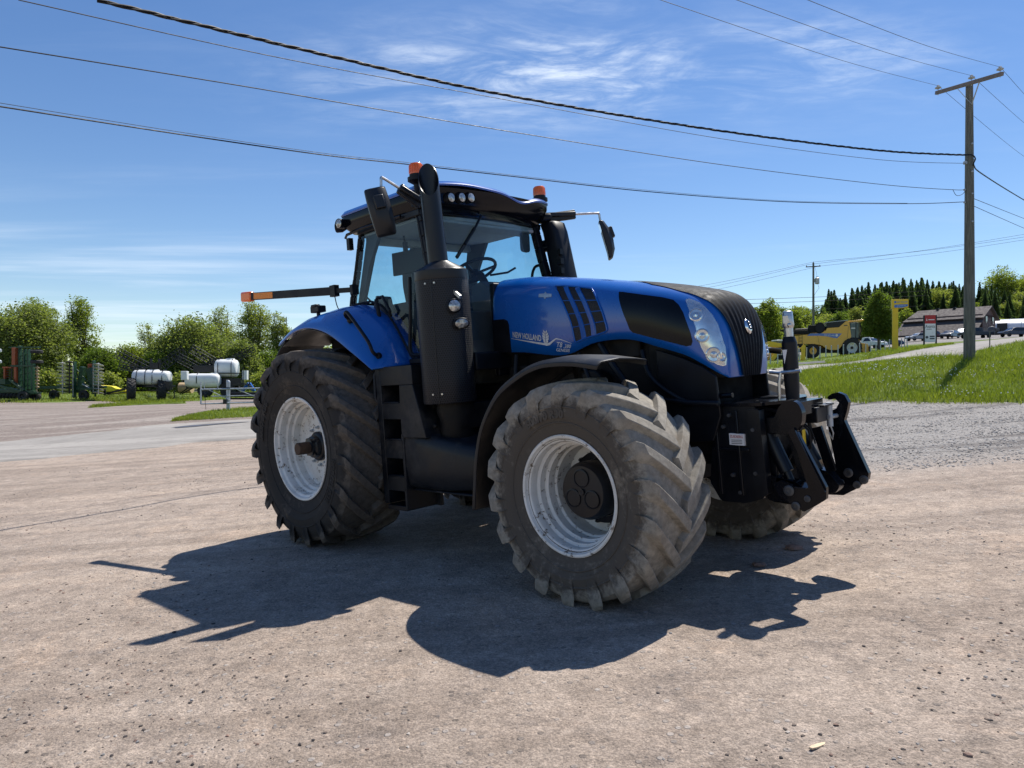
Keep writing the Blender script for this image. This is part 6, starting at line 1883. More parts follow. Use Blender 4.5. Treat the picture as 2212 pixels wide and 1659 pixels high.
for i, (x, y0, y1) in enumerate(((0, 566, 512), (-1, 572, 504), (.9, 575, 517))):
    p0 = at(1757 + x * 14, y0, 105)
    wire('cable', [p0, p0.lerp(at(2320, y1 - 16, 92), .5) + Vector((0, 0, -.35)), at(2320, y1 - 16, 92)], .018, M['wire'], ('upper', 'middle', 'lower')[i] + ' of three thin wires from the distant pole to the right', GF)
    wire('cable', [p0, p0.lerp(at(1300, y0 + 82 + 4 * i, 96), .5) + Vector((0, 0, -.5)), at(1300, y0 + 82 + 4 * i, 96)], .018, M['wire'], ('upper', 'middle', 'lower')[i] + ' of three thin wires from the distant pole to the left', GF)
for i, (a, b, c) in enumerate(((654, 642, 622), (663, 651, 632), (676, 668, 655))):
    wire('cable', W3((1380, a, 108), (1757, b, 106), (2000, c + 6, 110)), .028 if i < 2 else .02, M['cable'], ('upper', 'second', 'third')[i] + ' dark cable crossing low on the distant pole', GF)

# ================================================================== FAR THINGS ON THE RIGHT
# row of short steel posts
GP = 'steel posts along the road'
def post_label(i): return 'short steel post in the row in front of the yellow machines'
tops = [(1648, 772), (1664, 770), (1680, 768), (1696, 766), (1712, 764), (1727, 762), (1742, 760), (1757, 757), (1771, 756), (1784, 754), (1797, 752), (1810, 750), (1822, 748), (1834, 746), (1846, 744), (1858, 742), (1870, 740), (1881, 739), (1892, 737), (1902, 736), (1912, 735), (1921, 733), (1929, 732), (1947, 731), (1954, 730), (1960, 729)]
mb = MB(); mb.cyl((0, 0, -.3), (0, 0, 1.16), .05, n=10); mb.ball((0, 0, 1.17), .055, 5)
proto = mb.build('steel_post', M['galv'])
for i, (px, py) in enumerate(tops):
    Y = 60 + (px - 1648) * .066
    o = proto if i == 0 else proto.copy()
    if i: COL.objects.link(o)
    o.location = base_at(px, Y) - Vector((0, 0, .0)); o.rotation_euler = (R((i * 37) % 5 - 2), R((i * 53) % 5 - 2), 0)
    tag(o, post_label(i), 'post', GP)
# combine harvester
YEL = mat('machine_yellow', (.78, .41, .035), .35, 0, .06, 2, DUST, .06, 2, coat=.3)
YEL2 = mat('sign_yellow', (.78, .50, .02), .45, 0, .08, 1.2)
CB = base_at(1781, 84); cmb = empty('combine_harvester', CB, 0, 'yellow combine harvester with blue stripe parked beyond the road', 'combine harvester')
ca_ = MB()
cmb.rotation_euler = (0, 0, R(-17)); cmb.scale = (.97, .97, 1.04)
mm = 84 / FPX        # metres per px there
body = [(-3.9, 1.55), (-3.9, 2.45), (-2.1, 2.50), (-1.0, 2.62), (.0, 2.95), (.1, 3.25), (1.55, 3.30), (2.35, 3.95), (2.75, 3.95), (2.86, 3.3), (3.0, 2.3), (2.95, 1.98), (2.6, 1.95), (2.2, 1.65), (1.75, 1.1), (1.4, .82), (.55, .80), (.1, .95), (-.5, 1.35), (-1.3, 1.5), (-2.4, 1.55)]
mb = MB(); mb.prism(poly_round(body, .12, 3), 'Y', -1.45, -1.30); mb.prism(poly_round(body, .12, 3), 'Y', 1.30, 1.45); mb.prism([(-3.8, 1.6), (-3.8, 2.4), (.1, 2.9), (.2, 3.2), (2.5, 3.6), (2.8, 2.2), (2.0, 1.7), (-2.0, 1.5)], 'Y', -1.3, 1.3)
mb.build('side_panel', YEL, cmb, bevel=.03)
mb = MB(); mb.prism([(.05, 3.27), (.05, 3.85), (2.3, 4.02), (2.45, 3.92), (1.6, 3.32)], 'Y', -1.42, 1.42); mb.build('grain_tank', M['black_gloss'], cmb, bevel=.02)
mb = MB(); mb.prism([(.0, 3.85), (2.6, 4.03), (2.6, 4.10), (.0, 3.90)], 'Y', -1.44, 1.44); mb.build('tank_rim', M['galv'], cmb)
mb = MB(); mb.cyl((-.75, -1.5, 3.28), (-.75, -1.2, 3.28), .62, n=28); mb.box((-1.5, -.9, 3.2), (1.2, 1.0, .8)); mb.box((-2.9, -.6, 2.9), (2.0, 1.6, .5)); mb.cyl((-3.7, -1.0, 3.05), (.6, -1.0, 3.25), .22, n=12); mb.box((-4.3, -.9, 2.9), (.9, .7, .7)); mb.box((-5.0, -.9, 3.15), (1.2, .5, .16))
mb.build('engine_deck', M['engine'], cmb, bevel=.03)
mb = MB(); mb.cyl((-.75, -1.53, 3.28), (-.75, -1.5, 3.28), .5, .5, n=28); mb.build('air_screen', M['black'], cmb)
P = [(-2.3, 2.42), (-2.0, 2.66), (-.9, 2.68), (-.2, 2.66), (1.9, 2.62), (1.35, 2.1), (.9, 2.15), (.2, 2.32), (-.8, 2.42)]
mb = MB(); mb.prism(P, 'Y', -1.468, -1.452); st_ = mb.build('blue_stripe', M['blue'], cmb, smooth=0)
plate_text('maker_lettering', 'NEW HOLLAND', .26, (-.25, -1.475, 2.40), (1, 0, -.06), (0, 0, 1), M['silver'], st_, 1.3)
mb = MB(); mb.cyl((1.28, -1.475, 2.42), (1.28, -1.47, 2.42), .15, n=16); mb.build('stripe_emblem', M['silver'], st_)
mb = MB(); mb.box((2.35, -1.455, 3.5), (.4, .01, .10)); mb.build('model_badge', M['grey_plastic'], cmb)
mb = MB(); mb.box((2.62, -1.458, 2.75), (.025, .012, 1.3), Matrix.Rotation(R(8), 3, 'Y')); mb.box((-.9, -1.458, 1.9), (.025, .012, 1.0), Matrix.Rotation(R(-12), 3, 'Y')); mb.build('panel_gap', M['black'], cmb)
mb = MB(); mb.prism([(2.86, 2.2), (2.9, 3.75), (4.1, 3.8), (4.3, 2.9), (4.0, 2.15)], 'Y', -1.0, 1.0); cabo = mb.build('cab_glass', mat('teal_cab_glass', (.05, .085, .09), .08, 0, .5, 1.5), cmb)
mb = MB(); mb.prism([(2.65, 3.86), (2.7, 4.02), (4.5, 4.15), (4.6, 4.05), (4.2, 3.92)], 'Y', -1.15, 1.15); mb.build('cab_roof', YEL, cmb, bevel=.03)
mb = MB()
for a, b in (((2.9, 2.2), (2.94, 3.85)), ((4.3, 2.9), (4.1, 3.85)), ((4.0, 2.15), (4.3, 2.9)), ((3.6, 2.15), (3.65, 3.85))):
    for s in (-1, 1): mb.bar((a[0], s * 1.01, a[1]), (b[0], s * 1.01, b[1]), .09, .07, up=(0, 1, 0))
mb.box((3.5, 0, 2.05), (1.3, 2.0, .22)); mb.build('cab_frame', M['black'], cmb)
mb = MB(); mb.box((3.3, -1.03, 3.2), (.5, .02, .14)); mb.build('cab_sticker', M['sticker'], cmb)
def far_wheel(name, parent, x0, y0, z0, r_, w, rimr, rimmat, side=-1, rz=0.0):
    x = y = z = 0.0
    wl_ = MB(); o_ = side * w / 2
    wl_.lathe([(rimr, -w * .45), (r_ * .8, -w / 2), (r_ * .95, -w * .45), (r_, -w * .3), (r_, w * .3), (r_ * .95, w * .45), (r_ * .8, w / 2), (rimr, w * .45)], (x, y, z), 'Y', 36)
    for k in range(18):
        for s in (-1, 1):
            a = 2 * PI * (k + (0 if s > 0 else .5)) / 18
            wl_.bar((x + r_ * math.sin(a), y + s * w * .47, z + r_ * math.cos(a)), (x + r_ * math.sin(a + .25), y, z + r_ * math.cos(a + .25)), .08 * r_, .09 * r_, up=(math.sin(a), 0, math.cos(a)))
    t_ = wl_.build(name, M['tyre_plain'], parent); t_.location = (x0, y0, z0); t_.rotation_euler = (0, 0, rz)
    rm_ = MB(); rm_.lathe([(rimr * 1.03, side * w * .45), (rimr * .93, side * w * .44), (rimr * .85, side * w * .22), (rimr * .5, side * w * .15), (.0005, side * w * .17)], (x, y, z), 'Y', 28); rm_.build('rim', rimmat, t_)
    hb_ = MB(); hb_.cyl((x, y + side * w * .15, z), (x, y + side * w * .32, z), rimr * .28, n=14); hb_.build('hub', M['black_metal'], t_)
for s in (-1, 1):
    far_wheel('wheel', cmb, 2.80, s * 1.35, 1.03, 1.05, .75, .57, M['rim'], s); far_wheel('wheel', cmb, -1.42, s * 1.25, .74, .76, .5, .40, YEL, s)
mb = MB(); mb.prism([(1.9, 1.2), (2.2, 1.7), (2.9, 2.05), (3.6, 2.0), (3.8, 1.8), (3.2, 1.85), (2.5, 1.6)], 'Y', -1.4, 1.4); mb.box((.2, 0, .8), (4.4, 1.6, .5)); mb.box((-3.2, 0, 1.2), (1.4, 2.2, .7)); mb.build('underbody', M['black'], cmb)
mb = MB(); mb.prism([(4.0, 1.65), (5.1, 1.45), (5.3, .45), (4.8, .35), (4.1, .9)], 'Y', -.75, .75); mb.bar((4.7, -.78, 1.5), (4.85, -.78, .4), .12, .05); mb.build('feeder_house', YEL, cmb, bevel=.03)
mb = MB(); mb.box((5.3, 0, .8), (.22, 1.9, .8)); mb.build('header_mount', M['black_dusty'], cmb)
mb = MB()
for x in (-3.3, -2.9): mb.bar((x, -1.55, 1.0), (x, -1.55, 2.5), .04, .04)
for z in (1.15, 1.5, 1.85, 2.2): mb.bar((-3.3, -1.55, z), (-2.9, -1.55, z), .04, .04)
mb.tube([(-3.9, -1.5, 2.5), (-3.9, -1.5, 3.0), (-2.2, -1.5, 3.0), (-2.2, -1.5, 2.5)], .02, 5); mb.build('ladder', M['black_metal'], cmb)
for ch_ in cmb.children:
    if not ch_.name.startswith('wheel'): ch_.scale.x = .91
# yellow loader arms left of the combine
LB_ = base_at(1680, 67); ld = empty('yellow_loader', LB_, 0, 'bright yellow loader arms and bucket frame left of the combine', 'loader')
mb = MB()
for y in (-.8, .8):
    mb.prism(poly_round([(-1.6, 1.0), (-1.5, 1.45), (-.9, 1.65), (-.4, 1.55), (1.2, 1.35), (1.3, 1.15), (-.5, 1.28), (-.85, 1.3), (-1.2, 1.1), (-1.25, .3), (-1.5, .3)], .08), 'Y', y - .08, y + .08)
    mb.prism(poly_round([(-.9, .35), (-.3, 1.0), (1.4, 1.3), (1.4, 1.1), (-.1, .8), (-.6, .2)], .06), 'Y', y - .05, y + .05)
mb.build('loader_arm', YEL2, ld, bevel=.02); ld.scale = (1.15, 1.0, 1.25)
mb = MB(); mb.bar((1.75, -.8, .3), (1.75, .8, .3), .12, .12); mb.bar((1.75, -.8, 1.15), (1.75, .8, 1.15), .12, .12); mb.prism([(1.6, .2), (1.9, .2), (1.95, 1.3), (1.8, 1.45), (1.6, 1.2)], 'Y', -.9, -.82); mb.prism([(1.6, .2), (1.9, .2), (1.95, 1.3), (1.8, 1.45), (1.6, 1.2)], 'Y', .82, .9); mb.build('loader_frame', YEL2, ld, bevel=.02)
for y in (-.95, .95): mb = MB(); mb.cyl((-.8, y, 1.1), (.8, y, 1.22), .05, n=8); mb.build('loader_cylinder', M['engine'], ld)
mb = MB(); mb.box((.3, 0, .5), (1.2, 1.4, .3)); mb.build('loader_base', M['engine'], ld)
# small blue tractor showing behind, and a white van
def car(name, loc, rz, L, Hh, Wd, paint, label, kind='hatch', group='cars parked by the brown building'):
    c = empty(name, loc, rz, label, 'car', group)
    if kind == 'pickup': pr = [(-.5, .30), (-.5, .58), (-.495, .62), (-.14, .62), (-.12, .95), (-.05, 1.0), (.12, .98), (.21, .66), (.42, .60), (.49, .52), (.5, .30)]
    elif kind == 'suv': pr = [(-.5, .28), (-.5, .62), (-.46, .92), (-.40, .99), (.05, 1.0), (.14, .96), (.25, .66), (.45, .58), (.495, .45), (.5, .28)]
    else: pr = [(-.5, .28), (-.5, .60), (-.44, .70), (-.33, .96), (-.1, 1.0), (.05, .97), (.20, .68), (.42, .58), (.495, .46), (.5, .28)]
    pr = [(x * L, z * Hh) for x, z in pr]
    low = [(x, min(z, .64 * Hh)) for x, z in pr]
    mb = MB(); G = []
    for y, k, dz in ((-.5, .96, 0), (-.47, .99, .01), (0, 1.0, .015), (.47, .99, .01), (.5, .96, 0)):
        row = []
        for x, z in pr:
            up_ = max(0, z / Hh - .62) / .38
            row.append((x * k, y * Wd * (1 - .22 * up_), z + dz * Hh * (1 if z > .5 * Hh else 0)))
        G.append(row)
    mb.grid(G); n = len(pr); mb.f.append(tuple(range(n))); mb.f.append(tuple(4 * n + i for i in range(n))); mb.m += [0, 0]
    bd = mb.build('body', paint, c, smooth=30, bevel=.03)
    zs = [z for x, z in pr if z > .64 * Hh]; xs = [x for x, z in pr if z > .64 * Hh]
    x0, x1 = min(xs), max(xs)
    def side_y(z): return Wd * .5 * (1 - .22 * max(0, z / Hh - .62) / .38) + .012
    for s in (-1, 1):
        gm2 = MB(); q = [(x0 + .05 * L, .66 * Hh), (x1 - .03 * L, .66 * Hh), (x1 - .12 * L, .93 * Hh), (x0 + .10 * L, .93 * Hh)]
        gm2.add([(x, s * side_y(z), z) for x, z in q], [(0, 1, 2, 3)]); gm2.build('side_window', M['car_glass'], c, smooth=0, solid=.01)
    xr = [x for x, z in pr if z > .9 * Hh]
    wsx1, wsx0 = x1 + .005, max(xr) + .02
    gm2 = MB(); gm2.add([(wsx1 + .03, -.42 * Wd, .68 * Hh), (wsx1 + .03, .42 * Wd, .68 * Hh), (wsx0 + .02, .36 * Wd, .95 * Hh), (wsx0 + .02, -.36 * Wd, .95 * Hh)], [(0, 1, 2, 3)]); gm2.build('windscreen', M['car_glass'], c, smooth=0, solid=.01)
    if kind != 'pickup':
        gm2 = MB(); xb = min(xr); gm2.add([(x0 - .01, -.40 * Wd, .70 * Hh), (x0 - .01, .40 * Wd, .70 * Hh), (xb - .03, .35 * Wd, .93 * Hh), (xb - .03, -.35 * Wd, .93 * Hh)], [(0, 1, 2, 3)]); gm2.build('rear_window', M['car_glass'], c, smooth=0, solid=.01)
    for x in (-.31 * L, .31 * L):
        for s in (-1, 1):
            w_ = MB(); w_.lathe([(.18, -.10), (.31, -.10), (.335, -.06), (.335, .06), (.31, .10), (.18, .10)], (x, s * (Wd * .5 - .10), .335), 'Y', 20); w_.cyl((x, s * (Wd * .5 - .03), .335), (x, s * (Wd * .5 - .06), .335), .2, n=16); w_.build('wheel', M['tyre_plain'], c)
    for s in (-1, 1):
        l = MB(); l.box((.492 * L, s * .36 * Wd, .50 * Hh), (.05, .3, .12)); l.build('headlight', M['lens'], c, bevel=.02)
        l = MB(); l.box((-.497 * L, s * .38 * Wd, .55 * Hh), (.04, .22, .14)); l.build('tail_light', M['red'], c, bevel=.02)
    b_ = MB(); b_.box((.497 * L, 0, .30 * Hh), (.06, .86 * Wd, .10)); b_.build('bumper', M['black'], c); b_ = MB(); b_.box((-.497 * L, 0, .34 * Hh), (.05, .5, .11)); b_.build('number_plate', PAINT['white'], c)
    return c
PAINT = {k: mat(k + '_car_paint', c, .3, .0, .04, 3, coat=.25) for k, c in {'white': (.75, .76, .77), 'navy': (.015, .03, .10), 'maroon': (.12, .012, .016), 'grey': (.035, .037, .04), 'black': (.012, .012, .014), 'steel': (.05, .055, .065), 'silver': (.30, .31, .32)}.items()}
def carat(nm, px, Y, *a, **k): return car(nm, base_at(px, Y), *a, **k)
carat('pickup_truck', 1877, 106, R(-60), 4.9, 1.75, 1.9, PAINT['white'], 'white pickup parked behind the combine nose, under the dark maple', 'pickup')
carat('parked_car', 1916, 108, R(-28), 4.6, 1.62, 1.85, PAINT['navy'], 'dark blue car under the maple, left of the yellow sign post', 'suv')
carat('parked_car', 1985, 126, R(185), 4.4, 1.45, 1.8, PAINT['silver'], 'silver car half hidden behind the white and red sign', 'hatch')
carat('parked_car', 2014, 131, R(20), 4.4, 1.5, 1.8, PAINT['maroon'], 'maroon car right beside the white and red sign', 'suv')
carat('parked_car', 2052, 128, R(-140), 4.7, 1.5, 1.85, PAINT['grey'], 'dark grey car with the sun glaring on its windscreen, left of the near pole', 'hatch')
carat('parked_car', 2079, 138, R(-120), 4.3, 1.5, 1.8, PAINT['white'], 'white car peeping out left of the near pole', 'hatch')
carat('pickup_truck', 2108, 122, R(175), 5.2, 1.8, 1.95, PAINT['black'], 'black pickup just right of the near pole', 'pickup')
carat('parked_car', 2193, 118, R(178), 4.8, 1.55, 1.9, PAINT['steel'], 'dark grey car parked by the right edge of the photo', 'suv')
carat('white_van', 1642, 104, R(10), 5.0, 2.2, 2.0, PAINT['white'], 'white van glimpsed behind the tractor nose, left of the combine', 'suv')
# red farm implement behind the parked cars
bt = empty('blue_tractor', base_at(1690, 98), R(10), 'small blue tractor half hidden behind the combine tail', 'tractor')
mb = MB(); mb.box((.9, 0, 1.5), (1.9, .8, .7)); mb.build('hood', M['blue'], bt, bevel=.08)
mb = MB(); mb.box((-.6, 0, 2.6), (1.3, 1.4, .16)); mb.build('roof', PAINT['white'], bt, bevel=.05)
mb = MB(); mb.box((-.6, 0, 1.95), (1.1, 1.25, 1.2)); mb.build('cab', M['car_glass'], bt)
for s in (-1, 1): far_wheel('wheel', bt, -.8, s * .85, .8, .8, .45, .45, PAINT['white'], s); far_wheel('wheel', bt, 1.3, s * .8, .55, .55, .35, .3, PAINT['white'], s)
# yellow dealer sign on its column
SB = base_at(1936, 72); sg_ = empty('yellow_sign', SB, 0, 'tall yellow dealer sign with blue panel on a square yellow column', 'sign')
sg_.rotation_euler = (0, 0, R(-24))
Hs = hgt(1936, 647, 72)
mb = MB(); mb.box((-.1, 0, Hs * .42), (.52, .52, Hs * .86)); mb.build('column', YEL2, sg_, bevel=.02)
mb = MB(); mb.prism(poly_round([(-.45, Hs - .92), (-.45, Hs), (1.05, Hs - .05), (1.05, Hs - .84)], .05), 'Y', -.42, .42); hd_ = mb.build('sign_box', YEL2, sg_, bevel=.02)
mb = MB(); mb.prism(poly_round([(-.2, Hs - .84), (-.2, Hs - .56), (1.0, Hs - .55), (1.0, Hs - .74), (.5, Hs - .88)], .06), 'Y', -.44, -.425); bp = mb.build('blue_panel', M['blue'], hd_, smooth=0)
plate_text('maker_lettering', 'NEW HOLLAND', .22, (.02, -.43, Hs - .38), (1, 0, 0), (0, 0, 1), M['blue'], hd_, .96)
mb = MB(); mb.cyl((-.12, -.435, Hs - .30), (-.12, -.425, Hs - .30), .11, n=14); mb.build('leaf_emblem', M['blue'], hd_)
plate_text('panel_lettering', 'AGRICULTURE', .12, (.05, -.446, Hs - .73), (1, 0, 0), (0, 0, 1), M['silver'], bp, .75)
# white and red sign board between two black posts
VB = base_at(2009, 80); vb = empty('sign_board', VB, 0, 'upright board, red above white, lettered Avantis, on two dark posts', 'sign')
vb.rotation_euler = (0, 0, R(-10))
Hv = hgt(2009, 681, 80)
for x in (-.62, .62):
    mb = MB(); mb.box((x, 0, Hv * .5), (.13, .16, Hv)); mb.build('post', M['black_metal'], vb)
mb = MB(); mb.box((0, 0, (Hv + .42) / 2), (1.12, .12, Hv - .45)); wp_ = mb.build('white_panel', PAINT['white'], vb)
mb = MB(); mb.box((0, -.004, Hv - .46), (1.12, .13, .95)); rp = mb.build('red_panel', M['red'], vb)
plate_text('shop_lettering', 'Avantis', .52, (-.50, -.066, Hv - 1.42), (1, 0, 0), (0, 0, 1), M['black'], wp_, 1.0)
mb = MB(); mb.prism([(-.42, Hv - .62), (-.36, Hv - .3), (-.30, Hv - .62)], 'Y', -.074, -.068); mb.box((.12, -.072, Hv - .5), (.62, .006, .09)); mb.build('red_panel_mark', M['sticker'], rp, smooth=0)
mb = MB()
for z, w in ((Hv - 1.56, .55), (Hv - 2.36, .50), (Hv - 2.60, .50)): mb.box((-.12 if w > .52 else .2, -.066, z), (w, .006, .05 if w > .52 else .15))
mb.cyl((-.34, -.068, Hv - 2.45), (-.34, -.062, Hv - 2.45), .15, n=14); mb.build('panel_print', M['grey_plastic'], wp_, smooth=0)
# thin reflector stake beside the road
rk = base_at(2138, 50); mb = MB(); mb.cyl((0, 0, -.2), (0, 0, 1.25), .035, n=8); mb.box((0, 0, 1.2), (.10, .03, .12)); o = mb.build('road_stake', M['pole']); o.location = rk
tag(o, 'thin grey stake at the roadside right of the near pole', 'stake')
# brown building with its wide low roof
BW = mat('brown_siding', (.095, .06, .055), .8, 0, .12, 3); BR = mat('brown_shingles', (.075, .062, .06), .85, 0, .15, 2.5, bmp=.2, bmp_scale=20)
bq0 = at(1952, 736, 150); bz = gz(bq0.x + 9, 156)
bl = empty('brown_building', (at(2040, 736, 154).x, 154, bz - .3), R(-50), 'long brown building with a two-tier roof behind the parked cars', 'building')
hw = 8.2
def bh(py): return CAMZ + (829.5 - py) / FPX * 150 - bz + .3
e1, e2, e3, e4 = bh(720), bh(692), bh(688), bh(660)
mb = MB(); mb.box((0, 2, e1 / 2), (hw * 1.9, 12, e1)); mb.box((0, 3.5, (e1 + e3) / 2 + .4), (hw * 1.78, 8, e3 - e1 + .8)); mb.prism([(-1.0, e3 + .3), (3.5, e4 - .1), (8.0, e3 + .3)], 'X', hw * .89, hw * .885 - .2); mb.build('wall', BW, bl)
mb = MB(); mb.prism([(-5.2, e1 - .1), (-1.0, e2 + .1), (-1.0, e2 - .15), (-5.2, e1 - .35)], 'X', -hw * 1.0, hw * .93); mb.build('lower_roof', BR, bl)
mb = MB(); mb.add([(-hw * .96, -1.6, e3), (hw * .96, -1.6, e3), (hw * .96, 3.5, e4), (-hw * .80, 3.5, e4), (hw * .96, 8.6, e3), (-hw * .96, 8.6, e3)], [(0, 1, 2, 3), (3, 2, 4, 5), (0, 3, 5)]); mb.build('upper_roof', BR, bl, smooth=0, solid=.2)
for x in (-.7, -.35, 0, .35, .62):
    mb = MB(); mb.box((hw * x, -4.02, e1 * .5), (1.6, .06, 1.3)); f_ = mb.build('window', M['car_glass'], bl); m2 = MB(); m2.box((hw * x, -4.04, e1 * .5 + .7), (1.8, .08, .1)); m2.box((hw * x, -4.04, e1 * .5 - .7), (1.8, .08, .1)); m2.build('window_frame', BR, f_)
for y in (1.5, 5.5):
    mb = MB(); mb.box((hw * .905, y, e3 - .3), (.06, 1.0, 1.4)); mb.build('window', M['car_glass'], bl)
mb = MB(); mb.box((-hw * .3, 3.3, e4 + .1), (.5, .5, .4)); mb.box((hw * .1, 3.3, e4 + .1), (.6, .6, .3)); mb.build('roof_vent', M['black'], bl)
# white plastic-covered tunnel building
wb0 = at(2140, 730, 170); wbz = gz(wb0.x + 6, 172)
wb_ = empty('tunnel_building', (at(2190, 730, 165).x, 165, wbz - .3), R(-40), 'white plastic-covered tunnel building at the right edge', 'building')
hwid = wid(2262 - 2120, 170) / 2; hh_ = CAMZ + (829.5 - 687) / FPX * 165 - wbz + .3
G = []
for x in np.linspace(-hwid, hwid * 1.4, 9):
    fall = 1 - .28 * max(0, (x / hwid)) ** 2 if x > 0 else 1
    G.append([(x, 5 * math.cos(a) + 3, hh_ * fall * math.sin(a) ** .8) for a in np.linspace(.02, PI - .02, 16)])
mb = MB(); mb.grid(G); mb.f.append(tuple(range(16))); mb.m.append(0); mb.build('plastic_cover', PAINT['white'], wb_, smooth=50)
mb = MB()
for x in np.linspace(-hwid, hwid * 1.4, 9): mb.tube([(x, 5.03 * math.cos(a) + 3, hh_ * (1 - .28 * max(0, (x / hwid)) ** 2 if x > 0 else 1) * 1.004 * math.sin(a) ** .8) for a in np.linspace(.05, PI - .05, 12)], .05, 5)
mb.build('hoop', M['galv'], wb_)
for (px, w, h_, nm, lab, col_) in ((2165, 1.7, 2.2, 'cargo_container', 'dark container standing before the white tunnel building', M['black_dusty']), (2147, 1.8, 1.1, 'junk_pile', 'low heap of grey materials left of the dark container', M['grey_plastic'])):
    p = base_at(px, 140); mb = MB(); mb.box((0, 0, h_ / 2), (w, .9, h_)); 
    for k in range(6): mb.box((-w / 2 + (k + .5) * w / 6, -.46, h_ / 2), (.12, .06, h_ * .94))
    if nm == 'junk_pile': mb.ball((-.3, -.8, h_ * .8), .8, 5); mb.box((.5, -1.0, h_ * .9), (.7, .5, .5), Matrix.Rotation(.5, 3, 'Z'))
    o = mb.build(nm, col_, bevel=.04); o.location = p; o.rotation_euler = (0, 0, R(-35)); tag(o, lab, 'container' if 'cargo' in nm else 'heap')
# wooden fence panel and wheel by the tunnel building
p = base_at(2135, 145); mb = MB()
for k in range(6): mb.box((k * .35 - .9, 0, 1.9), (.1, .1, 1.5))
mb.bar((-1.0, 0, 2.5), (1.0, 0, 2.5), .1, .1); mb.bar((-1.0, 0, 1.4), (1.0, 0, 1.4), .1, .1); mb.box((0, .3, .6), (2.0, .6, 1.3)); o = mb.build('railing', M['arm_wood']); o.location = p; tag(o, 'small wooden balcony railing beside the brown building', 'railing')

# ================================================================== PARKED MACHINES ON THE LEFT
GRN = mat('machine_green', (.010, .050, .022), .45, 0, .15, 3, DUST, .12, 3); ORG = mat('machine_orange', (.30, .07, .02), .5, 0, .15, 5, DUST, .2, 5)
DISC = mat('worn_disc_steel', (.62, .60, .56), .4, .5, .2, 12, (.2, .13, .09), .2, 8); DISCD = mat('dull_disc_steel', (.09, .085, .08), .5, .5, .3, 12)
def disc_gang(mb, p, L, n, r_, axis=(0, 0, 1), mi=0):
    a = Vector(axis).normalized(); q = a.to_track_quat('Z', 'Y').to_matrix().to_4x4()
    for k in range(n):
        c = Vector(p) + a * (L * (k + .5) / n)
        b0 = len(mb.v); mb.lathe([(.0005, .05), (r_ * .5, .035), (r_, -.03), (r_, -.045), (r_ * .5, .015), (.0005, .03)], (0, 0, 0), 'Z', 16, mi); mb.xform(Matrix.Translation(c) @ q @ Matrix.Rotation(R(14), 4, 'X'), b0)
    b0 = len(mb.v); mb.cyl(p, Vector(p) + a * L, .05, n=8, mi=mi)
# two-winged harrow, folded
hb_ = base_at(182, 60); hr = empty('disc_harrow', hb_, R(-8), 'green folded disc harrow with two upright wings of shiny discs', 'disc harrow', 'folded harrows')
m1 = MB(); disc_gang(m1, (-1.58, -.5, .5), 2.7, 9, .42); m1.build('disc_gang', DISC, hr)
m1 = MB(); disc_gang(m1, (-1.2, -.2, .55), 2.8, 9, .34); m1.build('disc_gang', DISCD, hr)
m1 = MB(); disc_gang(m1, (1.62, -.4, .5), 2.6, 9, .42); m1.build('disc_gang', DISC, hr)
m1 = MB(); m1.box((-.72, -.2, 1.7), (.13, .3, 3.0)); m1.box((1.05, -.2, 1.9), (.14, .3, 2.8)); [m1.bar((-.72, -.35, .8 + .27 * k_), (-.42, -.45, .75 + .27 * k_), .03, .03) for k_ in range(8)]; [m1.bar((1.05, -.35, .8 + .27 * k_), (.8, -.45, .75 + .27 * k_), .03, .03) for k_ in range(8)]; m1.bar((-.72, 0, 2.6), (.6, 0, 1.2), .07, .07); m1.bar((1.05, 0, 2.7), (.1, 0, 1.2), .07, .07); m1.box((-.35, .1, 1.7), (.32, .4, 2.2), Matrix.Rotation(R(8), 3, 'Y')); m1.box((.6, .1, 1.7), (.45, .3, 2.0), Matrix.Rotation(R(-14), 3, 'Y'))
m1.bar((-.9, 0, 1.1), (2.0, 0, 1.1), .25, .22); m1.bar((-.3, -.4, .95), (1.6, -.4, .95), .3, .16); m1.bar((1.25, -.3, .3), (1.25, -.3, 1.2), .12, .12); m1.bar((-.75, -.3, .25), (-.75, -.3, 1.2), .14, .14); m1.bar((.1, -.4, 1.5), (1.0, -.4, 1.0), .09, .09)
m1.bar((-1.2, .2, 1.08), (-5.2, -.3, 1.02), .2, .2); m1.bar((-1.2, -.3, 1.05), (-3.4, -.4, 1.0), .2, .16); m1.build('frame', GRN, hr, bevel=.02)
m1 = MB(); m1.box((.6, .3, 2.95), (.7, .5, .16)); m1.box((.32, .25, 2.3), (.2, .3, 1.2)); m1.build('levelling_board', ORG, hr, bevel=.02)
m1 = MB(); m1.box((-.66, -.46, 1.6), (.05, .04, 2.6)); m1.box((1.2, -.46, 1.8), (.05, .04, 2.2)); m1.cyl((.2, -.5, 1.35), (.9, -.5, 1.0), .04, n=8); m1.build('hydraulic_line', M['galv'], hr)
for x in (-2.36, .37): 
    far_wheel('wheel', hr, x, -.5, .42, .42, .30, .2, M['black_metal'])
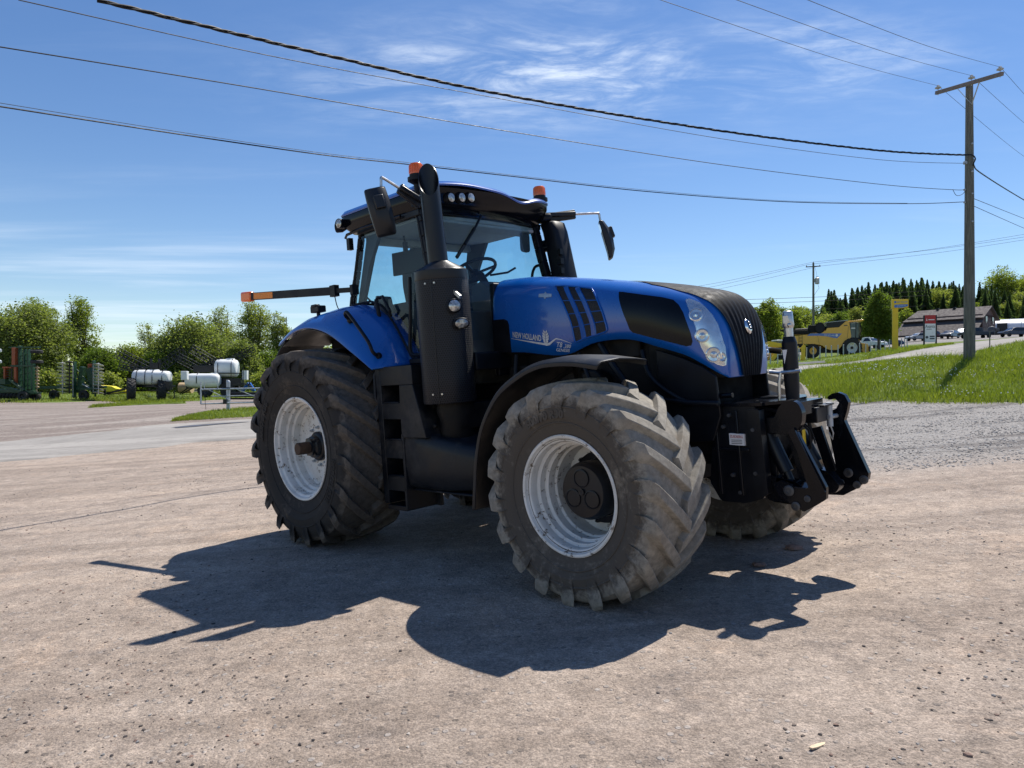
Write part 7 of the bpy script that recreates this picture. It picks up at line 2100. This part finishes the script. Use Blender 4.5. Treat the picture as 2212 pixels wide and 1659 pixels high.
# tall harrow at the left edge
h2 = base_at(52, 57); hr = empty('disc_harrow', h2, R(-6), 'tallest folded harrow at the left edge, with orange boards and wheels folded up high', 'disc harrow', 'folded harrows')
m1 = MB(); m1.box((-.42, .1, 2.9), (.13, .3, 4.0)); m1.box((-.02, .1, 2.6), (.12, .3, 4.0)); m1.box((.26, .2, 2.8), (.10, .3, 3.6)); m1.box((.68, .1, 2.1), (.16, .3, 3.0)); [m1.bar((-.42, .1, 1.2 + .55 * k_), (.68 if k_ < 4 else .26, .1, 1.45 + .55 * k_), .07, .07) for k_ in range(6)]; [m1.bar((-.3, -.3, 1.3 + .28 * k_), (.15, -.45, 1.2 + .28 * k_), .03, .03) for k_ in range(11)]; m1.bar((-1.2, 0, 4.75), (1.3, 0, 4.75), .35, .10); m1.bar((-1.0, -.1, 3.1), (1.0, -.1, 3.1), .2, .16)
m1.bar((-2.4, -.4, .95), (1.3, -.4, .75), .3, .24); m1.bar((-2.2, -.5, 1.5), (.6, -.5, .7), .2, .2); m1.bar((-2.4, -.1, .6), (.8, -.1, .6), .5, .3); m1.box((-1.7, -.2, 1.7), (1.0, .6, .5)); m1.bar((-.9, -.4, 1.9), (.5, -.6, .9), .16, .16); m1.bar((.6, -.4, .6), (1.8, -.4, .7), .14, .14); m1.build('frame', GRN, hr, bevel=.02)
m1 = MB(); m1.box((-.72, 0, 3.95), (.30, .5, 1.55)); m1.box((-1.3, 0, 2.95), (.8, .5, .12)); m1.box((-.62, 0, 2.3), (.22, .4, 1.4)); m1.box((-1.55, 0, 2.4), (.14, .4, 1.1)); m1.build('levelling_board', ORG, hr, bevel=.02)
m1 = MB(); disc_gang(m1, (-1.15, .1, 1.9), 1.1, 5, .36); m1.build('disc_gang', DISCD, hr)
m1 = MB(); disc_gang(m1, (1.05, .1, 1.1), 2.0, 7, .18); m1.build('press_ring', mat('tan_press_ring', (.42, .32, .2), .7), hr)
for z in (4.35, 3.45):
    m1 = MB(); m1.lathe([(.18, -.14), (.36, -.15), (.45, -.09), (.45, .09), (.36, .15), (.18, .14)], (1.25, -.2, z), 'Z', 24); m1.cyl((1.25, -.2, z - .1), (1.25, -.2, z + .1), .2, n=12); m1.build('folded_wheel', M['tyre_plain'], hr)
far_wheel('wheel', hr, .45, -.6, .42, .42, .34, .2, M['black_metal']); far_wheel('wheel', hr, 1.05, -.1, .40, .40, .34, .2, M['black_metal'])
m1 = MB(); disc_gang(m1, (-2.6, -.4, .42), 2.4, 8, .28, (1, 0, 0)); m1.build('disc_gang', DISCD, hr)
hr.scale = (1, 1, .89)
# third machine cut by the frame edge
h3 = base_at(-26, 58); hr = empty('disc_harrow', h3, 0, 'harrow mostly cut off by the left edge, only its stacked wheels showing', 'disc harrow', 'folded harrows')
m1 = MB(); m1.box((0, 0, 2.2), (.3, .4, 4.0)); m1.bar((-1.2, 0, .8), (1.4, 0, .8), .3, .25); m1.build('frame', GRN, hr, bevel=.02)
for z in (3.95, 3.05):
    m1 = MB(); m1.lathe([(.18, -.14), (.36, -.15), (.45, -.09), (.45, .09), (.36, .15), (.18, .14)], (.72, -.2, z), 'Z', 24); m1.build('folded_wheel', M['galv'], hr)
far_wheel('wheel', hr, .3, -.5, .45, .45, .35, .2, M['black_metal'])
# sprayers
def truss(mb, a, b, w, n):
    """a folded spray boom: two or three lattice rails side by side"""
    a, b = Vector(a), Vector(b); d = (b - a); s = d.normalized().cross(Vector((0, 1, 0))).normalized()
    for k in range(4):
        o = s * (w * (k / 3 - .5)) + Vector((0, .18 * (k % 2), 0))
        mb.tube([a + o, b + o], .035, 5)
    for i in range(n + 1):
        f = i / n; p = a.lerp(b, f); mb.tube([p - s * w * .5, p + s * w * .5], .022, 4)
        if i < n:
            p2 = a.lerp(b, (i + 1) / n); mb.tube([p - s * w * .5, p2 + s * w * .17], .02, 4); mb.tube([p + s * w * .5, p2 - s * w * .17], .02, 4)
def tank(mb, c, L, w, h, n=14):
    """rounded plastic tank lying along x"""
    G = []
    for f, k in ((-1, .55), (-.96, .75), (-.85, .93), (-.6, 1), (-.2, 1), (.2, 1), (.6, 1), (.85, .93), (.96, .75), (1, .55)):
        G.append([(c[0] + f * L / 2, c[1] + w / 2 * k * math.copysign(abs(math.cos(a)) ** .7, math.cos(a)), c[2] + h / 2 * k * math.copysign(abs(math.sin(a)) ** .7, math.sin(a))) for a in [2 * PI * j / n for j in range(n)]])
    mb.grid(G, wrap=True); b = len(mb.v) - len(G) * n; mb.f.append(tuple(b + j for j in range(n))); mb.f.append(tuple(len(mb.v) - n + j for j in range(n))); mb.m += [0, 0]
s1 = base_at(325, 61); sp1 = empty('field_sprayer', s1, R(4), 'trailed sprayer with one long white tank and big black wheels, boom folded upright', 'sprayer', 'parked sprayers')
m1 = MB(); tank(m1, (-.25, 0, 2.0), 2.2, 1.5, 1.3); tank(m1, (.95, -.15, 2.05), 1.5, 1.3, 1.0); m1.cyl((.3, 0, 2.5), (.3, 0, 2.66), .45, .4, 18); m1.build('tank', M['white_plastic'], sp1, smooth=50)
for x in (-.85, -.15, .45, 1.25): m1 = MB(); m1.tube([(x, -.80, 1.4), (x, -.82, 2.0), (x, -.6, 2.6), (x, .2, 2.68)], .03, 5); m1.build('tank_strap', M['black'], sp1)
m1 = MB(); m1.bar((-1.6, 0, 1.25), (1.9, 0, 1.25), .9, .16); m1.bar((-1.4, -.3, 1.2), (-3.5, -.2, .62), .14, .14); m1.bar((-1.4, .3, 1.2), (-3.5, -.2, .62), .14, .14); m1.bar((-1.4, -.1, .8), (-3.4, -.2, .55), .08, .08); m1.box((-3.65, -.2, .75), (.16, .16, .5)); m1.bar((-1.2, 0, .9), (1.6, 0, .9), .12, .12)
m1.bar((.55, -.9, 1.35), (1.95, -.9, .65), .34, .08); m1.box((1.7, -.6, 1.3), (.5, .6, .7)); m1.bar((1.55, -.8, .3), (1.55, -.8, 1.7), .07, .07); m1.bar((2.2, -.6, .2), (2.2, -.6, .9), .07, .07); m1.box((-1.2, -.1, 2.72), (1.6, .1, .06)); m1.bar((-1.3, 0, 1.3), (-1.3, 0, 2.9), .1, .1); m1.bar((-.2, .6, 1.3), (-.2, .6, 3.6), .16, .16); m1.bar((.45, .6, 2.6), (.45, .6, 3.6), .14, .14); m1.bar((-.3, .6, 3.0), (.6, .6, 3.0), .14, .5); m1.build('chassis', M['black_metal'], sp1, bevel=.01)
for (x, yy) in ((-1.26, -.75), (.98, -.25)): far_wheel('wheel', sp1, x, yy, .95, .95, .62, .5, M['black_metal'], -1, R(-62))
m1 = MB(); truss(m1, (-.5, .7, 2.75), (-3.2, .8, 4.15), .95, 9); truss(m1, (-.4, .5, 2.5), (-2.8, .5, 3.0), .6, 8); m1.build('spray_boom', M['black_metal'], sp1)
m1 = MB(); truss(m1, (.4, .7, 2.85), (2.45, .8, 4.35), .9, 7); m1.build('spray_boom', M['black_metal'], sp1)
m1 = MB(); m1.box((2.95, -.3, 2.15), (.5, .5, .75)); m1.build('rinse_box', M['white_plastic'], sp1, bevel=.04)
s2 = base_at(462, 63); sp2 = empty('field_sprayer', s2, R(4), 'sprayer with two white tanks, a low round one and a tall one behind it', 'sprayer', 'parked sprayers')
m1 = MB(); tank(m1, (-.75, -.5, 1.45), 2.9, 1.2, 1.25, 18); m1.build('low_tank', M['white_plastic'], sp2, smooth=50)
m1 = MB(); tank(m1, (.9, .7, 2.55), 1.9, 1.6, 1.6); m1.cyl((1.2, .7, 3.3), (1.2, .7, 3.42), .4, .36, 16); m1.box((.2, -.4, 1.85), (.5, .5, .55)); m1.box((2.55, .5, 1.95), (.4, .5, .8)); m1.build('tall_tank', M['white_plastic'], sp2, smooth=50)
for x in (.35, 1.5): m1 = MB(); m1.tube([(x, -.12, 1.7), (x, -.12, 2.9), (x, .3, 3.35), (x, 1.0, 3.36)], .03, 5); m1.build('tank_strap', M['black'], sp2)
m1 = MB(); m1.tube([(-1.1, -1.12, 1.2), (-1.1, -1.12, 1.7), (-1.1, -.8, 2.1)], .03, 5); m1.build('tank_strap', M['black'], sp2)
m1 = MB(); m1.bar((.1, -.2, 2.1), (2.5, -.2, 2.1), .06, .08); m1.build('tank_rail', M['black'], sp2)
m1 = MB(); m1.bar((-2.2, 0, .85), (2.6, 0, 1.15), .9, .22); m1.box((1.2, .5, 1.35), (2.2, 1.0, .6)); m1.bar((-2.1, -.3, .8), (-2.8, -.3, .3), .1, .1); m1.bar((-2.6, -.3, .3), (-1.5, -.3, .9), .1, .1); m1.bar((2.6, -.3, .9), (2.6, -.3, 2.6), .06, .06); m1.bar((3.1, -.3, .9), (3.1, -.3, 2.4), .06, .06); m1.bar((2.6, -.3, 1.2), (3.4, -.3, .9), .08, .08); m1.bar((-.2, .5, 1.4), (-.2, .5, 3.4), .12, .12); m1.box((-.8, .6, 2.5), (2.2, .5, .6)); m1.build('chassis', M['black_metal'], sp2, bevel=.01)
for (x, yy) in ((-.6, -.4), (1.3, -.3), (1.3, 1.0)): far_wheel('wheel', sp2, x, yy, .62, .62, .42, .35, M['black_metal'])
m1 = MB(); truss(m1, (-.9, .7, 2.2), (-3.4, .8, 3.5), .8, 8); m1.build('spray_boom', M['black_metal'], sp2)
m1 = MB(); truss(m1, (-.3, .8, 3.1), (-2.3, .9, 4.3), .8, 6); truss(m1, (-1.4, .6, 2.6), (.6, .6, 3.3), .5, 8); m1.build('spray_boom', M['black_metal'], sp2)
m1 = MB(); truss(m1, (1.0, 1.4, 3.2), (3.0, 1.5, 4.4), .7, 6); m1.build('spray_boom', M['black_metal'], sp2)
# yellow implement lying in the grass
yb = base_at(246, 66); m1 = MB(); m1.prism([(-1.2, .5), (-1.1, 1.1), (0, 1.0), (.4, .8), (1.3, .65), (1.3, .5)], 'Y', -.4, .4); m1.box((.2, -.5, .35), (2.4, .1, .14)); o = m1.build('mower', mat('bright_yellow', (.75, .62, .02), .45, 0, .08, 3), bevel=.04); o.location = yb; tag(o, 'bright yellow mower lying in the grass between the harrow and the sprayer', 'mower')
m1 = MB(); m1.bar((-.6, 0, .1), (.1, 0, .95), .3, .3); m1.bar((.1, 0, .95), (.6, 0, .15), .3, .3); o = m1.build('blue_hitch', M['blue'], bevel=.04); o.location = base_at(536, 68); tag(o, 'small blue hitch frame in the grass right of the tall sprayer tank', 'hitch')
m1 = MB(); m1.bar((-1.6, 0, .5), (1.6, 0, .5), .5, .35); m1.bar((-1.6, .1, .2), (1.6, .1, .2), .2, .12); o = m1.build('ground_roller', M['black'], bevel=.03); o.location = base_at(540, 52); tag(o, 'low black implement lying behind the gate, close to the tractor', 'implement')
# round bales / crates between the two sprayers
m1 = MB(); m1.cyl((-.55, 0, .75), (.55, 0, .75), .48, n=20); o = m1.build('cable_drum', mat('pale_plywood', (.5, .36, .2), .8, 0, .15, 6)); o.location = base_at(402, 65) + Vector((0, 0, .1)); tag(o, 'pale wooden drum standing between the two sprayers', 'drum')
m1 = MB()
for k in range(4): m1.box((0, 0, .25 + k * .3), (1.2, 1.0, .06)); 
for x in (-.5, 0, .5):
    for k in range(4): m1.box((x, 0, .12 + k * .3), (.1, 1.0, .2))
o = m1.build('pallet_stack', M['arm_wood']); o.location = base_at(410, 69) + Vector((0, 0, .3)); tag(o, 'stack of wooden pallets behind the pale drum', 'pallet stack')
# tubular swing gate on its post
gp = base_at(493, 33); gt_ = empty('swing_gate', gp, R(14), 'open galvanised tube gate hanging on a thick steel post', 'gate')
m1 = MB(); m1.cyl((0, 0, -.3), (0, 0, 1.32), .085, n=16); m1.lathe([(.09, 1.28), (.09, 1.34), (.05, 1.40), (.0005, 1.41)], (0, 0, 0), 'Z', 16); m1.cyl((-.05, -.03, 1.30), (-.05, -.03, 1.42), .03, n=8); m1.build('gate_post', M['galv'], gt_)
m1 = MB(); m1.tube([(-1.15, -.12, .30), (-1.15, -.12, 1.32)], .035, 8); m1.tube([(-1.15, -.12, .32), (2.9, -.12, .42)], .030, 8); m1.tube([(-1.15, -.12, .98), (2.9, -.12, 1.06)], .034, 8); m1.tube([(-.7, -.12, .66), (2.9, -.12, .74)], .022, 8); m1.tube([(-.85, -.12, .98), (.15, -.12, .45)], .02, 6); m1.tube([(.35, -.12, 1.0), (1.5, -.12, .5)], .02, 6); m1.tube([(1.35, -.12, .4), (1.35, -.12, 1.03)], .024, 8); m1.tube([(2.1, -.12, .4), (2.1, -.12, 1.03)], .02, 8); m1.tube([(-1.0, -.12, 1.0), (-1.0, -.12, 1.3), (-.45, -.12, 1.32), (-.42, -.12, 1.0)], .02, 6); m1.build('gate_frame', M['galv'], gt_)
m1 = MB(); m1.box((-.12, -.16, .42), (.16, .10, .22)); m1.box((0, -.08, 1.02), (.2, .12, .10)); m1.tube([(-.98, -.15, .98), (-.97, -.15, .5), (-.93, -.16, .06)], .012, 5); m1.build('gate_latch', M['black_metal'], gt_, bevel=.01)
gp2 = base_at(632 - 8, 33); m1 = MB(); m1.cyl((0, 0, -.3), (0, 0, 1.35), .07, n=14); o = m1.build('gate_post', M['galv']); o.location = base_at(572, 36); tag(o, 'second steel gate post, just left of the rear tyre', 'post')
# chain links lying in the grass beside the gate
bpy.context.view_layer.update()
